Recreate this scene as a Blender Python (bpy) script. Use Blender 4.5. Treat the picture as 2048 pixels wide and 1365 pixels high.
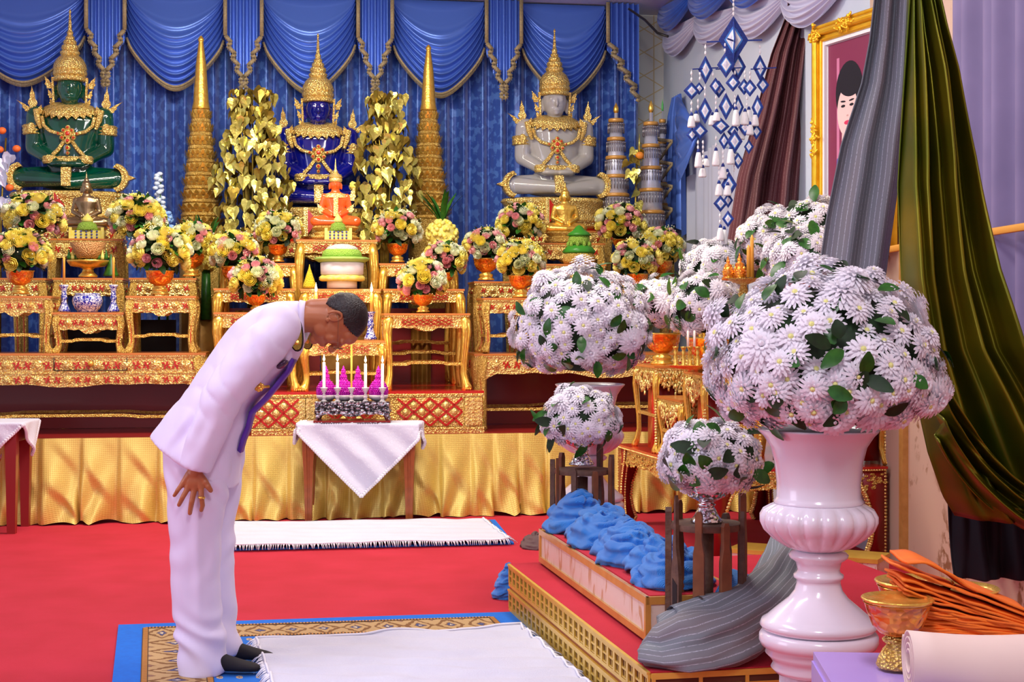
import bpy, bmesh, math, random
import numpy as np
from mathutils import Vector, Matrix, noise as mnoise
for o in list(bpy.data.objects):
    bpy.data.objects.remove(o)
S = bpy.context.scene
COL = S.collection
PI = math.pi
# ------------------------------------------------------------------ camera (level, 1.5 m high, 53 mm)
F = 3000.0; CX = 1024.0; HY = 640.0; EYE = 1.5
cd = bpy.data.cameras.new('camera'); cam = bpy.data.objects.new('camera', cd); COL.objects.link(cam)
cam.location = (0, 0, EYE); cam.rotation_euler = (PI/2, 0, 0)
cd.sensor_width = 36.0; cd.lens = 36.0*F/2048.0; cd.shift_y = -(682.5-HY)/2048.0
cd.clip_start = 0.05; cd.clip_end = 100
S.camera = cam
# ------------------------------------------------------------------ world, lights, exposure
W = bpy.data.worlds.new('world'); S.world = W; W.use_nodes = True
bgn = W.node_tree.nodes['Background']; bgn.inputs[0].default_value = (0.80, 0.80, 1.0, 1); bgn.inputs[1].default_value = 0.50
S.view_settings.view_transform = 'Standard'; S.view_settings.look = 'None'; S.view_settings.gamma = 1.0
S.view_settings.use_curve_mapping = False
S.view_settings.exposure = 0.30
S.cycles.max_bounces = 7; S.cycles.transmission_bounces = 6; S.cycles.transparent_max_bounces = 8
S.cycles.caustics_refractive = False; S.cycles.caustics_reflective = False; S.cycles.sample_clamp_indirect = 6
def area(name, loc, size, power, col, rot=(0, 0, 0), sy=None):
    l = bpy.data.lights.new(name, 'AREA'); l.energy = power; l.color = col; l.size = size
    if sy: l.shape = 'RECTANGLE'; l.size_y = sy
    o = bpy.data.objects.new(name, l); COL.objects.link(o); o.location = loc; o.rotation_euler = rot
    return o
area('unseen_ceiling_light', (-1.6, 10.4, 4.45), 3.2, 175, (1.0, 0.90, 0.74), sy=0.5, rot=(math.radians(16), 0, 0))  # overhead area lights added to light the hall; no fixture in view
area('unseen_ceiling_light', (0.6, 8.0, 4.45), 0.5, 105, (1.0, 0.93, 0.86), sy=2.6, rot=(math.radians(10), 0, 0))
area('unseen_ceiling_light', (-1.8, 5.2, 4.45), 0.5, 62, (0.86, 0.86, 1.0), sy=2.6)
area('unseen_ceiling_light', (0.3, 1.9, 4.4), 0.6, 120, (0.95, 0.92, 1.0), sy=2.6, rot=(math.radians(38), 0, 0))  # added fill, tilted forward to brighten the near white flowers
area('window_daylight', (-5.2, 4.0, 2.0), 2.6, 75, (0.80, 0.78, 1.0), rot=(0, math.radians(-90), 0), sy=2.2)

# ------------------------------------------------------------------ frames
TH = math.radians(8.7); CT, ST = math.cos(TH), math.sin(TH); OY = 11.55
def FR(a, b, z=0.0):                      # hall frame: a runs right along the stage front, b away behind it
    return Vector((a*CT - b*ST, OY + a*ST + b*CT, z))
def at(x, y, Y):                          # a point seen at x, y of the photograph, Y metres away
    return Vector(((x-CX)*Y/F, Y, EYE-(y-HY)*Y/F))
def on(x, y, b):                          # (a, z) of a point seen at x, y on the hall plane b
    dx = (x-CX)/F
    t = (b + OY*CT)/(CT - dx*ST)
    X, Y = t*dx, t
    return X*CT + (Y-OY)*ST, EYE-(y-HY)*t/F, t
def flr(x, y, z=0.0):                     # where a ray meets the level z
    t = F*(EYE-z)/(y-HY)
    return Vector(((x-CX)*t/F, t, z))
# ------------------------------------------------------------------ materials
MATS = {}
class NT:
    def __init__(s, name):
        s.m = bpy.data.materials.new(name); s.m.use_nodes = True; s.t = s.m.node_tree
        s.b = s.t.nodes['Principled BSDF']; s.out = s.t.nodes['Material Output']
    def n(s, ty, **kw):
        x = s.t.nodes.new(ty)
        for k, v in kw.items():
            if k[0] == 'i': x.inputs[int(k[1:])].default_value = v
            else: setattr(x, k, v)
        return x
    def l(s, a, b): s.t.links.new(a, b)
    def math(s, op, a, b=None, c=None):
        x = s.n('ShaderNodeMath', operation=op)
        for i, v in enumerate((a, b, c)):
            if v is None: continue
            if hasattr(v, 'links'): s.l(v, x.inputs[i])
            else: x.inputs[i].default_value = v
        return x.outputs[0]
    def mix(s, f, a, b):
        x = s.n('ShaderNodeMix', data_type='RGBA')
        if hasattr(f, 'links'): s.l(f, x.inputs[0])
        else: x.inputs[0].default_value = f
        for i, v in ((6, a), (7, b)):
            if hasattr(v, 'links'): s.l(v, x.inputs[i])
            else: x.inputs[i].default_value = (*v, 1) if len(v) == 3 else v
        return x.outputs[2]
    def step(s, v, lo, hi):
        x = s.n('ShaderNodeMapRange'); s.l(v, x.inputs[0]); x.inputs[1].default_value = lo; x.inputs[2].default_value = hi
        return x.outputs[0]
    def bump(s, h, strength=.5, dist=.01):
        x = s.n('ShaderNodeBump'); x.inputs['Strength'].default_value = strength; x.inputs['Distance'].default_value = dist
        s.l(h, x.inputs['Height']); s.l(x.outputs[0], s.b.inputs['Normal'])
    def co(s, kind='Object', scale=(1, 1, 1)):
        c = s.n('ShaderNodeTexCoord'); m = s.n('ShaderNodeMapping'); s.l(c.outputs[kind], m.inputs[0])
        m.inputs['Scale'].default_value = scale
        return m.outputs[0]
    def tex(s, kind, vec, scale, detail=2.0, out=0, distortion=None, **kw):
        x = s.n({'noise': 'ShaderNodeTexNoise', 'vor': 'ShaderNodeTexVoronoi', 'wave': 'ShaderNodeTexWave'}[kind], **kw)
        s.l(vec, x.inputs['Vector']); x.inputs['Scale'].default_value = scale
        if kind != 'vor': x.inputs['Detail'].default_value = detail
        if distortion is not None: x.inputs['Distortion'].default_value = distortion
        return x.outputs[out]
    def xyz(s, vec):
        x = s.n('ShaderNodeSeparateXYZ'); s.l(vec, x.inputs[0]); return x.outputs
    def color(s, c):
        if hasattr(c, 'links'): s.l(c, s.b.inputs['Base Color'])
        else: s.b.inputs['Base Color'].default_value = (*c, 1)
def M(name, col, rough=.5, metal=0., col2=None, nscale=20, bump=None, coat=0., trans=0., ior=1.45, sheen=0., emit=None, sss=0., cons='noise', alpha=1.):
    t = NT(name); b = t.b
    b.inputs['Roughness'].default_value = rough; b.inputs['Metallic'].default_value = metal
    b.inputs['Coat Weight'].default_value = coat; b.inputs['Coat Roughness'].default_value = .08
    b.inputs['Transmission Weight'].default_value = trans; b.inputs['IOR'].default_value = ior
    b.inputs['Sheen Weight'].default_value = sheen; b.inputs['Alpha'].default_value = alpha
    if sss: b.inputs['Subsurface Weight'].default_value = sss; b.inputs['Subsurface Radius'].default_value = (.02, .01, .01)
    vec = t.co()
    if col2: t.color(t.mix(t.step(t.tex(cons, vec, nscale, 3), .3, .7), col, col2))
    else: t.color(col)
    if bump: t.bump(t.tex(bump[0], vec, bump[1], 3), bump[2], bump[3] if len(bump) > 3 else .01)
    if emit: b.inputs['Emission Color'].default_value = (*emit[:3], 1); b.inputs['Emission Strength'].default_value = emit[3]
    MATS[name] = t.m
    return t.m
gold = M('gold', (1.0, .66, .13), .25, .72, (.85, .48, .07), 30, bump=('noise', 60, .25))
gold_pale = M('gold_pale', (1.0, .80, .30), .25, .6, (.92, .62, .16), 30, bump=('vor', 90, .4))
gold_carved = M('gold_carved', (1.0, .78, .28), .27, .6, (.80, .50, .11), 45, bump=('vor', 70, .8, .012))
gold_fine = M('gold_fine', (1.0, .74, .22), .3, .62, (.66, .36, .05), 70, bump=('vor', 140, .9, .01))
red_lac = M('red_lacquer', (.55, .02, .012), .25, 0, coat=.5)
red_dark = M('red_lacquer_dark', (.28, .012, .01), .35, 0, coat=.3)
orange_edge = M('orange_lacquer_edge', (.70, .24, .05), .35, .2, coat=.3)
white_cer = M('white_glazed_plaster', (.86, .80, .86), .22, 0, coat=.5, col2=(.82, .76, .84), nscale=5)
silver = M('silver_metal', (.85, .85, .88), .16, 1., bump=('vor', 60, .6))
silver_dark = M('oxidised_silver', (.62, .62, .66), .28, 1., (.05, .05, .055), 45, bump=('vor', 60, .8), cons='vor')
jade = M('jade_green_glass', (.0, .040, .026), .07, 0, coat=1., col2=(.0, .085, .045), nscale=4)
sapph = M('sapphire_blue_glass', (.004, .008, .26), .07, 0, coat=1., col2=(.003, .005, .17), nscale=4)
clear = M('clear_crystal', (.98, .95, .90), .10, 0, trans=.58, ior=1.2, coat=.8)
clearglass = M('clear_glass', (1, 1, 1), .02, 0, trans=1., ior=1.4)
ruby = M('ruby_red', (.7, .03, .01), .15, 0, coat=1.)
amber = M('amber_orange_glass', (.9, .13, .02), .12, 0, coat=1., sss=.2)
bronze = M('bronze', (.42, .30, .17), .32, .9, (.3, .2, .1), 20)
leafg = M('leaf_green', (.010, .075, .008), .35, 0, (.03, .15, .015), 30)
leafd = M('leaf_dark_green', (.003, .018, .003), .6, 0, (.008, .04, .005), 30)
leafgold = M('gold_foil_leaf', (.92, .82, .22), .25, .75, (.55, .5, .08), 25, bump=('noise', 30, .4))
leafbrown = M('dark_foil_leaf', (.33, .24, .03), .3, .7, (.2, .13, .02), 25)
yel = M('yellow_petal', (1.0, .86, .10), .5, 0, (.98, .92, .35), 40, sss=.1)
pink = M('pink_petal', (.92, .42, .47), .5, 0, (.95, .6, .6), 40, sss=.1)
cream = M('cream_petal', (.94, .95, .76), .5, 0, (.86, .92, .62), 40, sss=.1)
wpet = M('white_petal', (.97, .94, .98), .6, 0, (.92, .89, .95), 30)
wcen = M('flower_eye', (.80, .80, .28), .6)
orangeg = M('orange_gold_glaze', (1.0, .46, .04), .16, .6, (.85, .14, .01), 30, coat=.4, bump=('vor', 60, .5))
wood = M('brown_wood', (.26, .1, .04), .45, 0, (.16, .06, .025), 14)
woodred = M('red_brown_table_wood', (.42, .1, .02), .35, 0, (.3, .07, .015), 14, coat=.3)
woodold = M('old_dark_wood', (.16, .085, .05), .6, 0, (.09, .045, .03), 25, bump=('noise', 60, .3))
skin = M('skin', (.47, .17, .065), .40, 0, (.40, .135, .05), 12, sss=.1)
hairm = M('black_hair', (.008, .005, .004), .42, 0, (.02, .010, .008), 60, bump=('noise', 150, .5))
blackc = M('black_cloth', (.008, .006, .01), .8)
darkc = M('dark_cloth', (.02, .012, .012), .8)
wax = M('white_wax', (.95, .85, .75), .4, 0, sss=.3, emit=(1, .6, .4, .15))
waxy = M('yellow_wax', (.88, .42, .06), .4, 0, sss=.2)
flame = M('candle_flame', (1, .8, .4), .5, emit=(1, .72, .35, 22))
purple = M('magenta_beads', (.62, .01, .50), .4, 0, (.5, .01, .55), 40, bump=('vor', 90, .8))
glassy = M('crystal', (.96, .92, .96), .06, 0, trans=.3, ior=1.4)
blackp = M('black_plastic', (.01, .01, .01), .4)
white_sat = M('white_satin', (.8, .82, .95), .3, 0, sheen=.2)
robe_orange = M('saffron_cloth', (.93, .2, .01), .7, 0, (.85, .15, .01), 15, bump=('noise', 300, .1))
cream_cloth = M('cream_cloth', (.80, .62, .53), .7, 0, (.75, .56, .48), 4, bump=('noise', 8, .2))
def sheerify(m, f, col):                                # let light through thin petals and cloth
    t = m.node_tree; o = t.nodes['Material Output']; b = t.nodes['Principled BSDF']; x = t.nodes.new('ShaderNodeMixShader'); y = t.nodes.new('ShaderNodeBsdfTranslucent')
    y.inputs[0].default_value = (*col, 1); x.inputs[0].default_value = f; t.links.new(b.outputs[0], x.inputs[1]); t.links.new(y.outputs[0], x.inputs[2]); t.links.new(x.outputs[0], o.inputs[0])
sheerify(wpet, .22, (.97, .95, .98)); sheerify(yel, .25, (.98, .8, .1)); sheerify(pink, .25, (.95, .45, .45)); sheerify(cream, .25, (.9, .92, .6))
# ------------------------------------------------------------------ mesh builder
class MB:
    def __init__(s):
        s.v = []; s.f = []; s.mi = []; s.uv = []; s.X = Matrix.Identity(4); s.m = 0
    def add(s, vs, fs, m=None, uvs=None):
        o = len(s.v); X = s.X; m = s.m if m is None else m
        s.v.extend([tuple(X @ Vector(p)) for p in vs])
        for k, f in enumerate(fs):
            s.f.append([i+o for i in f]); s.mi.append(m)
            s.uv.append([uvs[i] for i in f] if uvs else None)
        return s
    def box(s, x0, x1, y0, y1, z0, z1, m=None):
        vs = [(x, y, z) for z in (z0, z1) for y in (y0, y1) for x in (x0, x1)]
        return s.add(vs, [(0, 2, 3, 1), (4, 5, 7, 6), (0, 1, 5, 4), (2, 6, 7, 3), (0, 4, 6, 2), (1, 3, 7, 5)], m)
    def obox(s, p, q, w, t, m=None, up=(0, 0, 1)):      # bar from p to q, w along side, t along up
        p, q = Vector(p), Vector(q); d = (q-p).normalized(); up = Vector(up)
        sd = d.cross(up)
        if sd.length < 1e-4: sd = d.cross(Vector((0, 1, 0)))
        sd.normalize(); u = sd.cross(d).normalized(); vs = []
        for c in (p, q):
            for a, b in ((-1, -1), (1, -1), (1, 1), (-1, 1)): vs.append(c+sd*a*w/2+u*b*t/2)
        return s.add(vs, [(0, 1, 2, 3), (7, 6, 5, 4), (0, 4, 5, 1), (1, 5, 6, 2), (2, 6, 7, 3), (3, 7, 4, 0)], m)
    def lathe(s, prof, n=24, m=None, c=(0, 0, 0), sx=1, sy=1, rib=0, ribn=0, ribr=None):
        vs = []; fs = []
        for k, (r, z) in enumerate(prof):
            for i in range(n):
                a = 2*PI*i/n; rr = r
                if rib and (ribr is None or ribr[0] <= k <= ribr[1]): rr = r*(1+rib*abs(math.sin(a*ribn/2)))
                vs.append((c[0]+rr*math.cos(a)*sx, c[1]+rr*math.sin(a)*sy, c[2]+z))
        for k in range(len(prof)-1):
            for i in range(n):
                j = (i+1) % n; fs.append((k*n+i, k*n+j, (k+1)*n+j, (k+1)*n+i))
        if prof[0][0] > 1e-6: fs.append(tuple(range(n))[::-1])
        if prof[-1][0] > 1e-6: fs.append(tuple((len(prof)-1)*n+i for i in range(n)))
        return s.add(vs, fs, m)
    def ell(s, c, r, m=None, nu=14, nv=9, rot=None):
        R = rot if rot else Matrix.Identity(3); c = Vector(c); vs = []; fs = []
        for k in range(nv+1):
            p = PI*k/nv
            for i in range(nu):
                a = 2*PI*i/nu
                vs.append(c + R @ Vector((r[0]*math.sin(p)*math.cos(a), r[1]*math.sin(p)*math.sin(a), r[2]*math.cos(p))))
        for k in range(nv):
            for i in range(nu):
                j = (i+1) % nu; fs.append((k*nu+i, (k+1)*nu+i, (k+1)*nu+j, k*nu+j))
        return s.add(vs, fs, m)
    def tube(s, pts, rad, n=10, m=None, flat=1.0, side=(0, 1, 0), cap=True):
        pts = [Vector(p) for p in pts]; rad = rad if hasattr(rad, '__len__') else [rad]*len(pts); vs = []; fs = []
        sd0 = Vector(side)
        for k, p in enumerate(pts):
            d = (pts[min(k+1, len(pts)-1)]-pts[max(k-1, 0)])
            d = d.normalized() if d.length > 1e-9 else Vector((0, 0, 1))
            sd = sd0 - d*sd0.dot(d)
            if sd.length < 1e-3: sd = Vector((1, 0, 0)) - d*d.x
            if sd.length < 1e-3: sd = Vector((0, 0, 1)) - d*d.z
            sd.normalize(); u = d.cross(sd)
            for i in range(n):
                a = 2*PI*i/n; vs.append(p+sd*math.cos(a)*rad[k]*flat+u*math.sin(a)*rad[k])
        for k in range(len(pts)-1):
            for i in range(n):
                j = (i+1) % n; fs.append((k*n+i, k*n+j, (k+1)*n+j, (k+1)*n+i))
        if cap:
            fs.append(tuple(range(n))[::-1]); fs.append(tuple((len(pts)-1)*n+i for i in range(n)))
        return s.add(vs, fs, m)
    def caps(s, p, q, r0, r1, n=12, m=None, k=4, flat=1.0, side=(0, 1, 0)):        # rounded tapered limb
        p, q = Vector(p), Vector(q); d = (q-p); L = d.length; d = d.normalized(); pts = []; rs = []
        for i in range(k): a = PI/2*i/k; pts.append(p-d*r0*math.cos(a)); rs.append(max(r0*math.sin(a), r0*.05))
        pts += [p, p.lerp(q, .5), q]; rs += [r0, (r0+r1)/2, r1]
        for i in range(k-1, -1, -1): a = PI/2*i/k; pts.append(q+d*r1*math.cos(a)); rs.append(max(r1*math.sin(a), r1*.05))
        return s.tube(pts, rs, n, m, flat, side)
    def loft(s, rings, m=None, cap=True, closed=True):
        n = len(rings[0]); vs = [p for r in rings for p in r]; fs = []
        for k in range(len(rings)-1):
            for i in range(n if closed else n-1):
                j = (i+1) % n; fs.append((k*n+i, k*n+j, (k+1)*n+j, (k+1)*n+i))
        if cap and closed:
            fs.append(tuple(range(n))[::-1]); fs.append(tuple((len(rings)-1)*n+i for i in range(n)))
        return s.add(vs, fs, m)
    def grid(s, fn, nu, nv, m=None):
        vs = []; uvs = []; fs = []
        for j in range(nv+1):
            for i in range(nu+1):
                vs.append(fn(i/nu, j/nv)); uvs.append((i/nu, j/nv))
        for j in range(nv):
            for i in range(nu):
                a = j*(nu+1)+i; fs.append((a, a+1, a+nu+2, a+nu+1))
        return s.add(vs, fs, m, uvs)
    def prism(s, pts, y0, y1, m=None, bev=0):          # outline in x,z pushed along y
        n = len(pts); vs = [(x, y0, z) for x, z in pts]+[(x, y1, z) for x, z in pts]
        fs = [tuple(range(n)), tuple(range(2*n-1, n-1, -1))]+[(i, n+i, n+(i+1) % n, (i+1) % n) for i in range(n)]
        return s.add(vs, fs, m)
    def dome(s, c, r, h, n=8, m=None, ny=-1):           # low boss on a face looking to -y
        vs = []; fs = []; K = 3
        for k in range(K+1):
            a = PI/2*k/K
            for i in range(n):
                b = 2*PI*i/n; vs.append((c[0]+r*math.cos(a)*math.cos(b), c[1]+ny*h*math.sin(a), c[2]+r*math.cos(a)*math.sin(b)))
        for k in range(K):
            for i in range(n): j = (i+1) % n; fs.append((k*n+i, k*n+j, (k+1)*n+j, (k+1)*n+i))
        return s.add(vs, fs, m)
    def build(s, name, mats, parent=None, smooth=True, loc=None, ang=None):
        me = bpy.data.meshes.new(name); me.from_pydata(s.v, [], s.f)
        mats = mats if isinstance(mats, (list, tuple)) else [mats]
        for q in mats: me.materials.append(q)
        me.polygons.foreach_set('material_index', s.mi)
        if any(u is not None for u in s.uv):
            l = me.uv_layers.new(name='UVMap'); k = 0
            for u, f in zip(s.uv, s.f):
                for i in range(len(f)): l.data[k].uv = u[i] if u else (0, 0); k += 1
        me.polygons.foreach_set('use_smooth', [bool(smooth)]*len(me.polygons))
        me.update()
        if smooth and ang is not None: me.set_sharp_from_angle(angle=math.radians(ang))
        o = bpy.data.objects.new(name, me); COL.objects.link(o)
        if parent: o.parent = parent
        if loc is not None: o.location = loc
        return o
def evalmesh(o):
    WS = bpy.data.scenes.get('work') or bpy.data.scenes.new('work'); WS.collection.objects.link(o)
    with bpy.context.temp_override(scene=WS, view_layer=WS.view_layers[0]): dg = bpy.context.evaluated_depsgraph_get()
    e = o.evaluated_get(dg)
    me = bpy.data.meshes.new_from_object(e); mats = list(o.data.materials); WS.collection.objects.unlink(o)
    o.modifiers.clear(); o.data = me
    if not me.materials:
        for q in mats: me.materials.append(q)
    return o
def melt(o, vox, sm=4, fac=.5, fn=None):               # fuse overlapping volumes into one smooth skin
    r = o.modifiers.new('r', 'REMESH'); r.mode = 'VOXEL'; r.voxel_size = vox; r.use_smooth_shade = True
    if sm:
        q = o.modifiers.new('s', 'SMOOTH'); q.factor = fac; q.iterations = sm
    evalmesh(o)
    if fn:
        N_ = [v.normal.copy() for v in o.data.vertices]; C_ = [tuple(fn(v.co.copy(), n)) for v, n in zip(o.data.vertices, N_)]
        o.data.vertices.foreach_set('co', [q for c in C_ for q in c]); o.data.update()
    o.data.polygons.foreach_set('use_smooth', [True]*len(o.data.polygons))
    return o
def tag(o, label=None, cat=None, group=None, kind=None):
    if label: o['label'] = label
    if cat: o['category'] = cat
    if group: o['group'] = group
    if kind: o['kind'] = kind
    return o
def empty(name, loc, rz=0., label=None, cat=None, group=None):
    o = bpy.data.objects.new(name, None); COL.objects.link(o); o.location = loc; o.rotation_euler = (0, 0, rz)
    o.empty_display_size = .1
    return tag(o, label, cat, group)
def struct(o): o['kind'] = 'structure'; return o
def inst(me, name, parent, loc, rot=None, sc=1.0):
    o = bpy.data.objects.new(name, me); COL.objects.link(o); o.parent = parent
    if rot is not None:
        T = Matrix.LocRotScale(Vector(loc), rot, Vector((sc, sc, sc) if not hasattr(sc, '__len__') else sc)); o.matrix_basis = T
    else: o.location = loc; o.scale = (sc, sc, sc) if not hasattr(sc, '__len__') else sc
    return o
KIDS = {}
def copy_tree(o, loc, rz, label, group=None):
    kids = {}
    for q in bpy.data.objects:
        if q.parent: kids.setdefault(q.parent, []).append(q)
    def rec(q, par):
        c = q.copy(); COL.objects.link(c)
        if par: c.parent = par
        for ch in kids.get(q, []): rec(ch, c)
        return c
    r = rec(o, None); r.location = loc; r.rotation_euler = (0, 0, rz); r['label'] = label
    if group: r['group'] = group
    return r
def lerp(a, b, t): return a+(b-a)*t
def pl(tab, t):                                         # piecewise linear table lookup, tab = [(t, v...)]
    if t <= tab[0][0]: return tab[0][1:]
    for p, q in zip(tab, tab[1:]):
        if t <= q[0]:
            k = (t-p[0])/(q[0]-p[0]+1e-12); return tuple(lerp(a, b, k) for a, b in zip(p[1:], q[1:]))
    return tab[-1][1:]
# ================================================================== THE ROOM
AW = 2.0                                               # side wall, in hall frame
BW = 3.1                                               # back wall
CZ = on(1276, 23, 2.85)[1]+.02                         # ceiling height
def hall(b_, name, mats, a=0, bb=0, z=0, **k):         # build a mesh made in hall axes
    o = b_.build(name, mats, **k); o.location = FR(a, bb, z); o.rotation_euler = (0, 0, TH); return o
# carpet
t = NT('red_carpet'); v = t.co(); n1 = t.tex('noise', v, 3, 3); n2 = t.tex('noise', t.co('Object', (4, 60, 1)), 6, 2)
c = t.mix(t.step(n1, .3, .7), (.50, .008, .026), (.58, .014, .042)); c = t.mix(t.math('MULTIPLY', t.step(n2, .62, .75), .25), c, (.42, .006, .012))
t.color(c); t.b.inputs['Roughness'].default_value = .9; t.bump(t.tex('noise', v, 400, 2), .5, .004); carpet = t.m
b = MB(); b.box(-7, 5, -1.5, 16.5, -.06, 0); struct(b.build('floor', carpet, smooth=False))
ceil_m = M('ceiling_paint', (.72, .76, .86), .7)
b = MB(); b.box(-7, AW+.1, -12.5, BW+.1, CZ, CZ+.08); struct(hall(b, 'ceiling', ceil_m, smooth=False))
# wallpapers
t = NT('geometric_wallpaper'); v = t.co(); x, y, z = t.xyz(v)
def tri(t, x, y, s):
    a = t.math('ABSOLUTE', t.math('SUBTRACT', t.math('FRACT', t.math('MULTIPLY', x, s)), .5))
    b_ = t.math('ABSOLUTE', t.math('SUBTRACT', t.math('FRACT', t.math('MULTIPLY', t.math('ADD', t.math('MULTIPLY', x, .5), t.math('MULTIPLY', y, .866)), s)), .5))
    c_ = t.math('ABSOLUTE', t.math('SUBTRACT', t.math('FRACT', t.math('MULTIPLY', t.math('SUBTRACT', t.math('MULTIPLY', x, .5), t.math('MULTIPLY', y, .866)), s)), .5))
    return t.math('MINIMUM', a, t.math('MINIMUM', b_, c_))
t.color(t.mix(t.step(tri(t, x, z, 5), .02, .035), (.62, .5, .25), (.70, .72, .66))); t.b.inputs['Roughness'].default_value = .6; geo_m = t.m
t = NT('floral_wallpaper'); v = t.co('Object', (1, 1, .55)); n = t.tex('noise', v, 3.2, 6); n2 = t.tex('noise', t.co('Object', (1, 1, 1)), 14, 5)
k = t.math('MULTIPLY', t.step(n, .53, .6), t.step(n2, .48, .56))
t.color(t.mix(k, (.66, .48, .36), (.30, .15, .07))); t.b.inputs['Roughness'].default_value = .6; floral_m = t.m
wallblue = M('pale_blue_wallpaper', (.62, .72, .88), .6, 0, (.68, .76, .88), 3)
b = MB(); b.box(-6.5, AW, 0, .12, 0, 5); struct(hall(b, 'wall_back', geo_m, 0, BW, smooth=False))
b = MB(); b.box(0, .12, -2.2, BW+.12, 0, 5); struct(hall(b, 'wall_right_far', wallblue, AW, 0, smooth=False))
b = MB(); b.box(0, .12, -12.3, -2.2, 0, 5); struct(hall(b, 'wall_right', floral_m, AW, 0, smooth=False))
trimw = M('orange_wood_trim', (.62, .33, .09), .4, 0, (.5, .25, .06), 20)
b = MB(); b.box(-.035, 0, -2.80, -2.74, 0, 3.4); struct(hall(b, 'trim_1', trimw, AW, 0, smooth=False))
# ------------------------------------------------------------------ stage with gold skirt
b = MB(); b.box(-5, AW-.01, .05, BW-.02, 0, .60, 0); b.box(-5, AW-.01, .0, BW-.02, .60, .63, 0)
o = hall(b, 'stage_platform', red_dark, smooth=False)
tag(o, 'long raised stage with dark red top carrying the altar tables', 'stage')
t = NT('gold_brocade'); v = t.co('UV'); x, y, z = t.xyz(v)
u1 = t.math('MULTIPLY', x, 460); v1 = t.math('MULTIPLY', y, 44)
d = t.math('ADD', t.math('ABSOLUTE', t.math('SUBTRACT', t.math('FRACT', u1), .5)), t.math('ABSOLUTE', t.math('SUBTRACT', t.math('FRACT', v1), .5)))
f = t.step(d, .4, .55)
t.color(t.mix(f, (.82, .60, .13), (.90, .70, .18))); t.b.inputs['Roughness'].default_value = .36; t.b.inputs['Metallic'].default_value = .32
t.bump(f, .3, .004); brocade = t.m
A0, A1 = -4.3, AW-.02
rs = random.Random(5)
seams = [A0]
while seams[-1] < A1: seams.append(seams[-1]+rs.uniform(.17, .3))
flare = [rs.uniform(.4, 1.2) for _ in seams]; lean = [rs.uniform(-.05, .09) for _ in seams]; dz = [rs.uniform(0, .03) for _ in seams]
def skirt(u, w):
    a = lerp(A0, A1, u); k = max(i for i in range(len(seams)) if seams[i] <= a+1e-9); k = min(k, len(seams)-2)
    p = (a-seams[k])/(seams[k+1]-seams[k])
    h = 1-w                                            # 0 at top, 1 at floor
    dep = .012+.03*h+.075*flare[k]*h*(1-p)**1.3*min(1, p*14)+.035*h*h*math.sin(p*8+k+6*h)+.016*min(1, p*10)*(1-p)
    tq = (h*1.6-p*.9+k*.37) % 1.0; dep += .045*min(1, h*2)*(tq if tq < .8 else (1-tq)*4)*math.sin(PI*p)
    return (a+lean[k]*h*h*math.sin(PI*p), -dep-.01, .625*w+.004+dz[k]*h*abs(math.sin(p*5+k)))
b = MB(); b.grid(skirt, 520, 22)
o = hall(b, 'stage_skirt', brocade); tag(o, 'pleated gold brocade skirt hanging along the front of the stage', 'skirt')
# ------------------------------------------------------------------ back curtain
t = NT('blue_damask'); v = t.co('UV', (60, 22, 1)); n = t.tex('noise', v, 2.2, 6); n3 = t.step(n, .5, .56)
t.color(t.mix(n3, (.035, .10, .46), (.09, .22, .66))); t.b.inputs['Roughness'].default_value = .34; t.b.inputs['Sheen Weight'].default_value = .3; t.b.inputs['Metallic'].default_value=.15
damask = t.m
satin = M('blue_satin', (.10, .22, .76), .27, .3, coat=.15)
fringe = M('gold_fringe', (.30, .24, .16), .6, .2, (.5, .4, .2), 60)
AC = on(1276, 30, 2.85)[0]; A2 = -4.6
def curt(u, w):
    a = lerp(A2, AC, u)
    q = 2*PI*a/.185
    d = .062*math.sin(q+.8*math.sin(a*2.1))+.022*math.sin(q*.37+1)+.015*math.sin(q*2+.5)
    return (a, d*(.8+.4*(1-w))-.02, lerp(.63, CZ-.01, w))
b = MB(); b.grid(curt, 900, 4)
o = hall(b, 'stage_curtain', damask, 0, 2.85); tag(o, 'tall blue damask curtain in vertical folds covering the back wall', 'curtain')
def swag(x0, x1, yb, label):
    a0 = on(x0, 60, 2.7)[0]; a1 = on(x1, 60, 2.7)[0]; zb = on((x0+x1)/2, yb, 2.7)[1]; D = CZ-.01-zb; Wd = a1-a0
    def fn(u, w):                                      # w 0 top .. 1 bottom
        g = max(0, (w-.12)/.88)
        e = .50*D*g**1.15
        sh = (math.sin(PI*u)**.72)
        drop = e+(D-e)*sh*(w**.62)*1.0
        if w < .02: drop = 0
        fold = math.cos(2*PI*8*(g**.8)) if g > 0 else 1
        amp = .050*(g > 0)*min(1, g*4)
        y = -.02-.13*sh*math.sin(PI*w*.9)-amp*(.5+.5*fold)
        return (a0+Wd*(u+.04*math.sin(2*PI*u)*g), y, CZ-.015-min(drop, D))
    b = MB(); b.grid(fn, 40, 110)
    r = empty('curtain_swag', FR(0, 2.7), TH, label, 'curtain swag', 'blue satin swags')
    b.build('satin_folds', satin, r)
    b = MB()
    pts = [fn(i/40, 1) for i in range(41)]
    b.tube([(p[0], p[1]-.005, p[2]) for p in pts], .012, 6)
    for i in range(120):
        p = fn(i/119, 1); b.obox((p[0], p[1]-.005, p[2]), (p[0]+.002, p[1]-.004, p[2]-.045), .004, .004)
    b.build('fringe', fringe, r)
sw = [(-75, 172, 167), (255, 448, 176), (527, 710, 185), (786, 967, 190), (1042, 1208, 193)]
wd = ['above the green statue', 'between the green statue and the left spire', 'above the dark blue statue', 'behind the right spire', 'above the clear statue']
for (x0, x1, yb), w_ in zip(sw, wd): swag(x0, x1, yb, 'blue satin curtain swag hanging '+w_)
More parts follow.
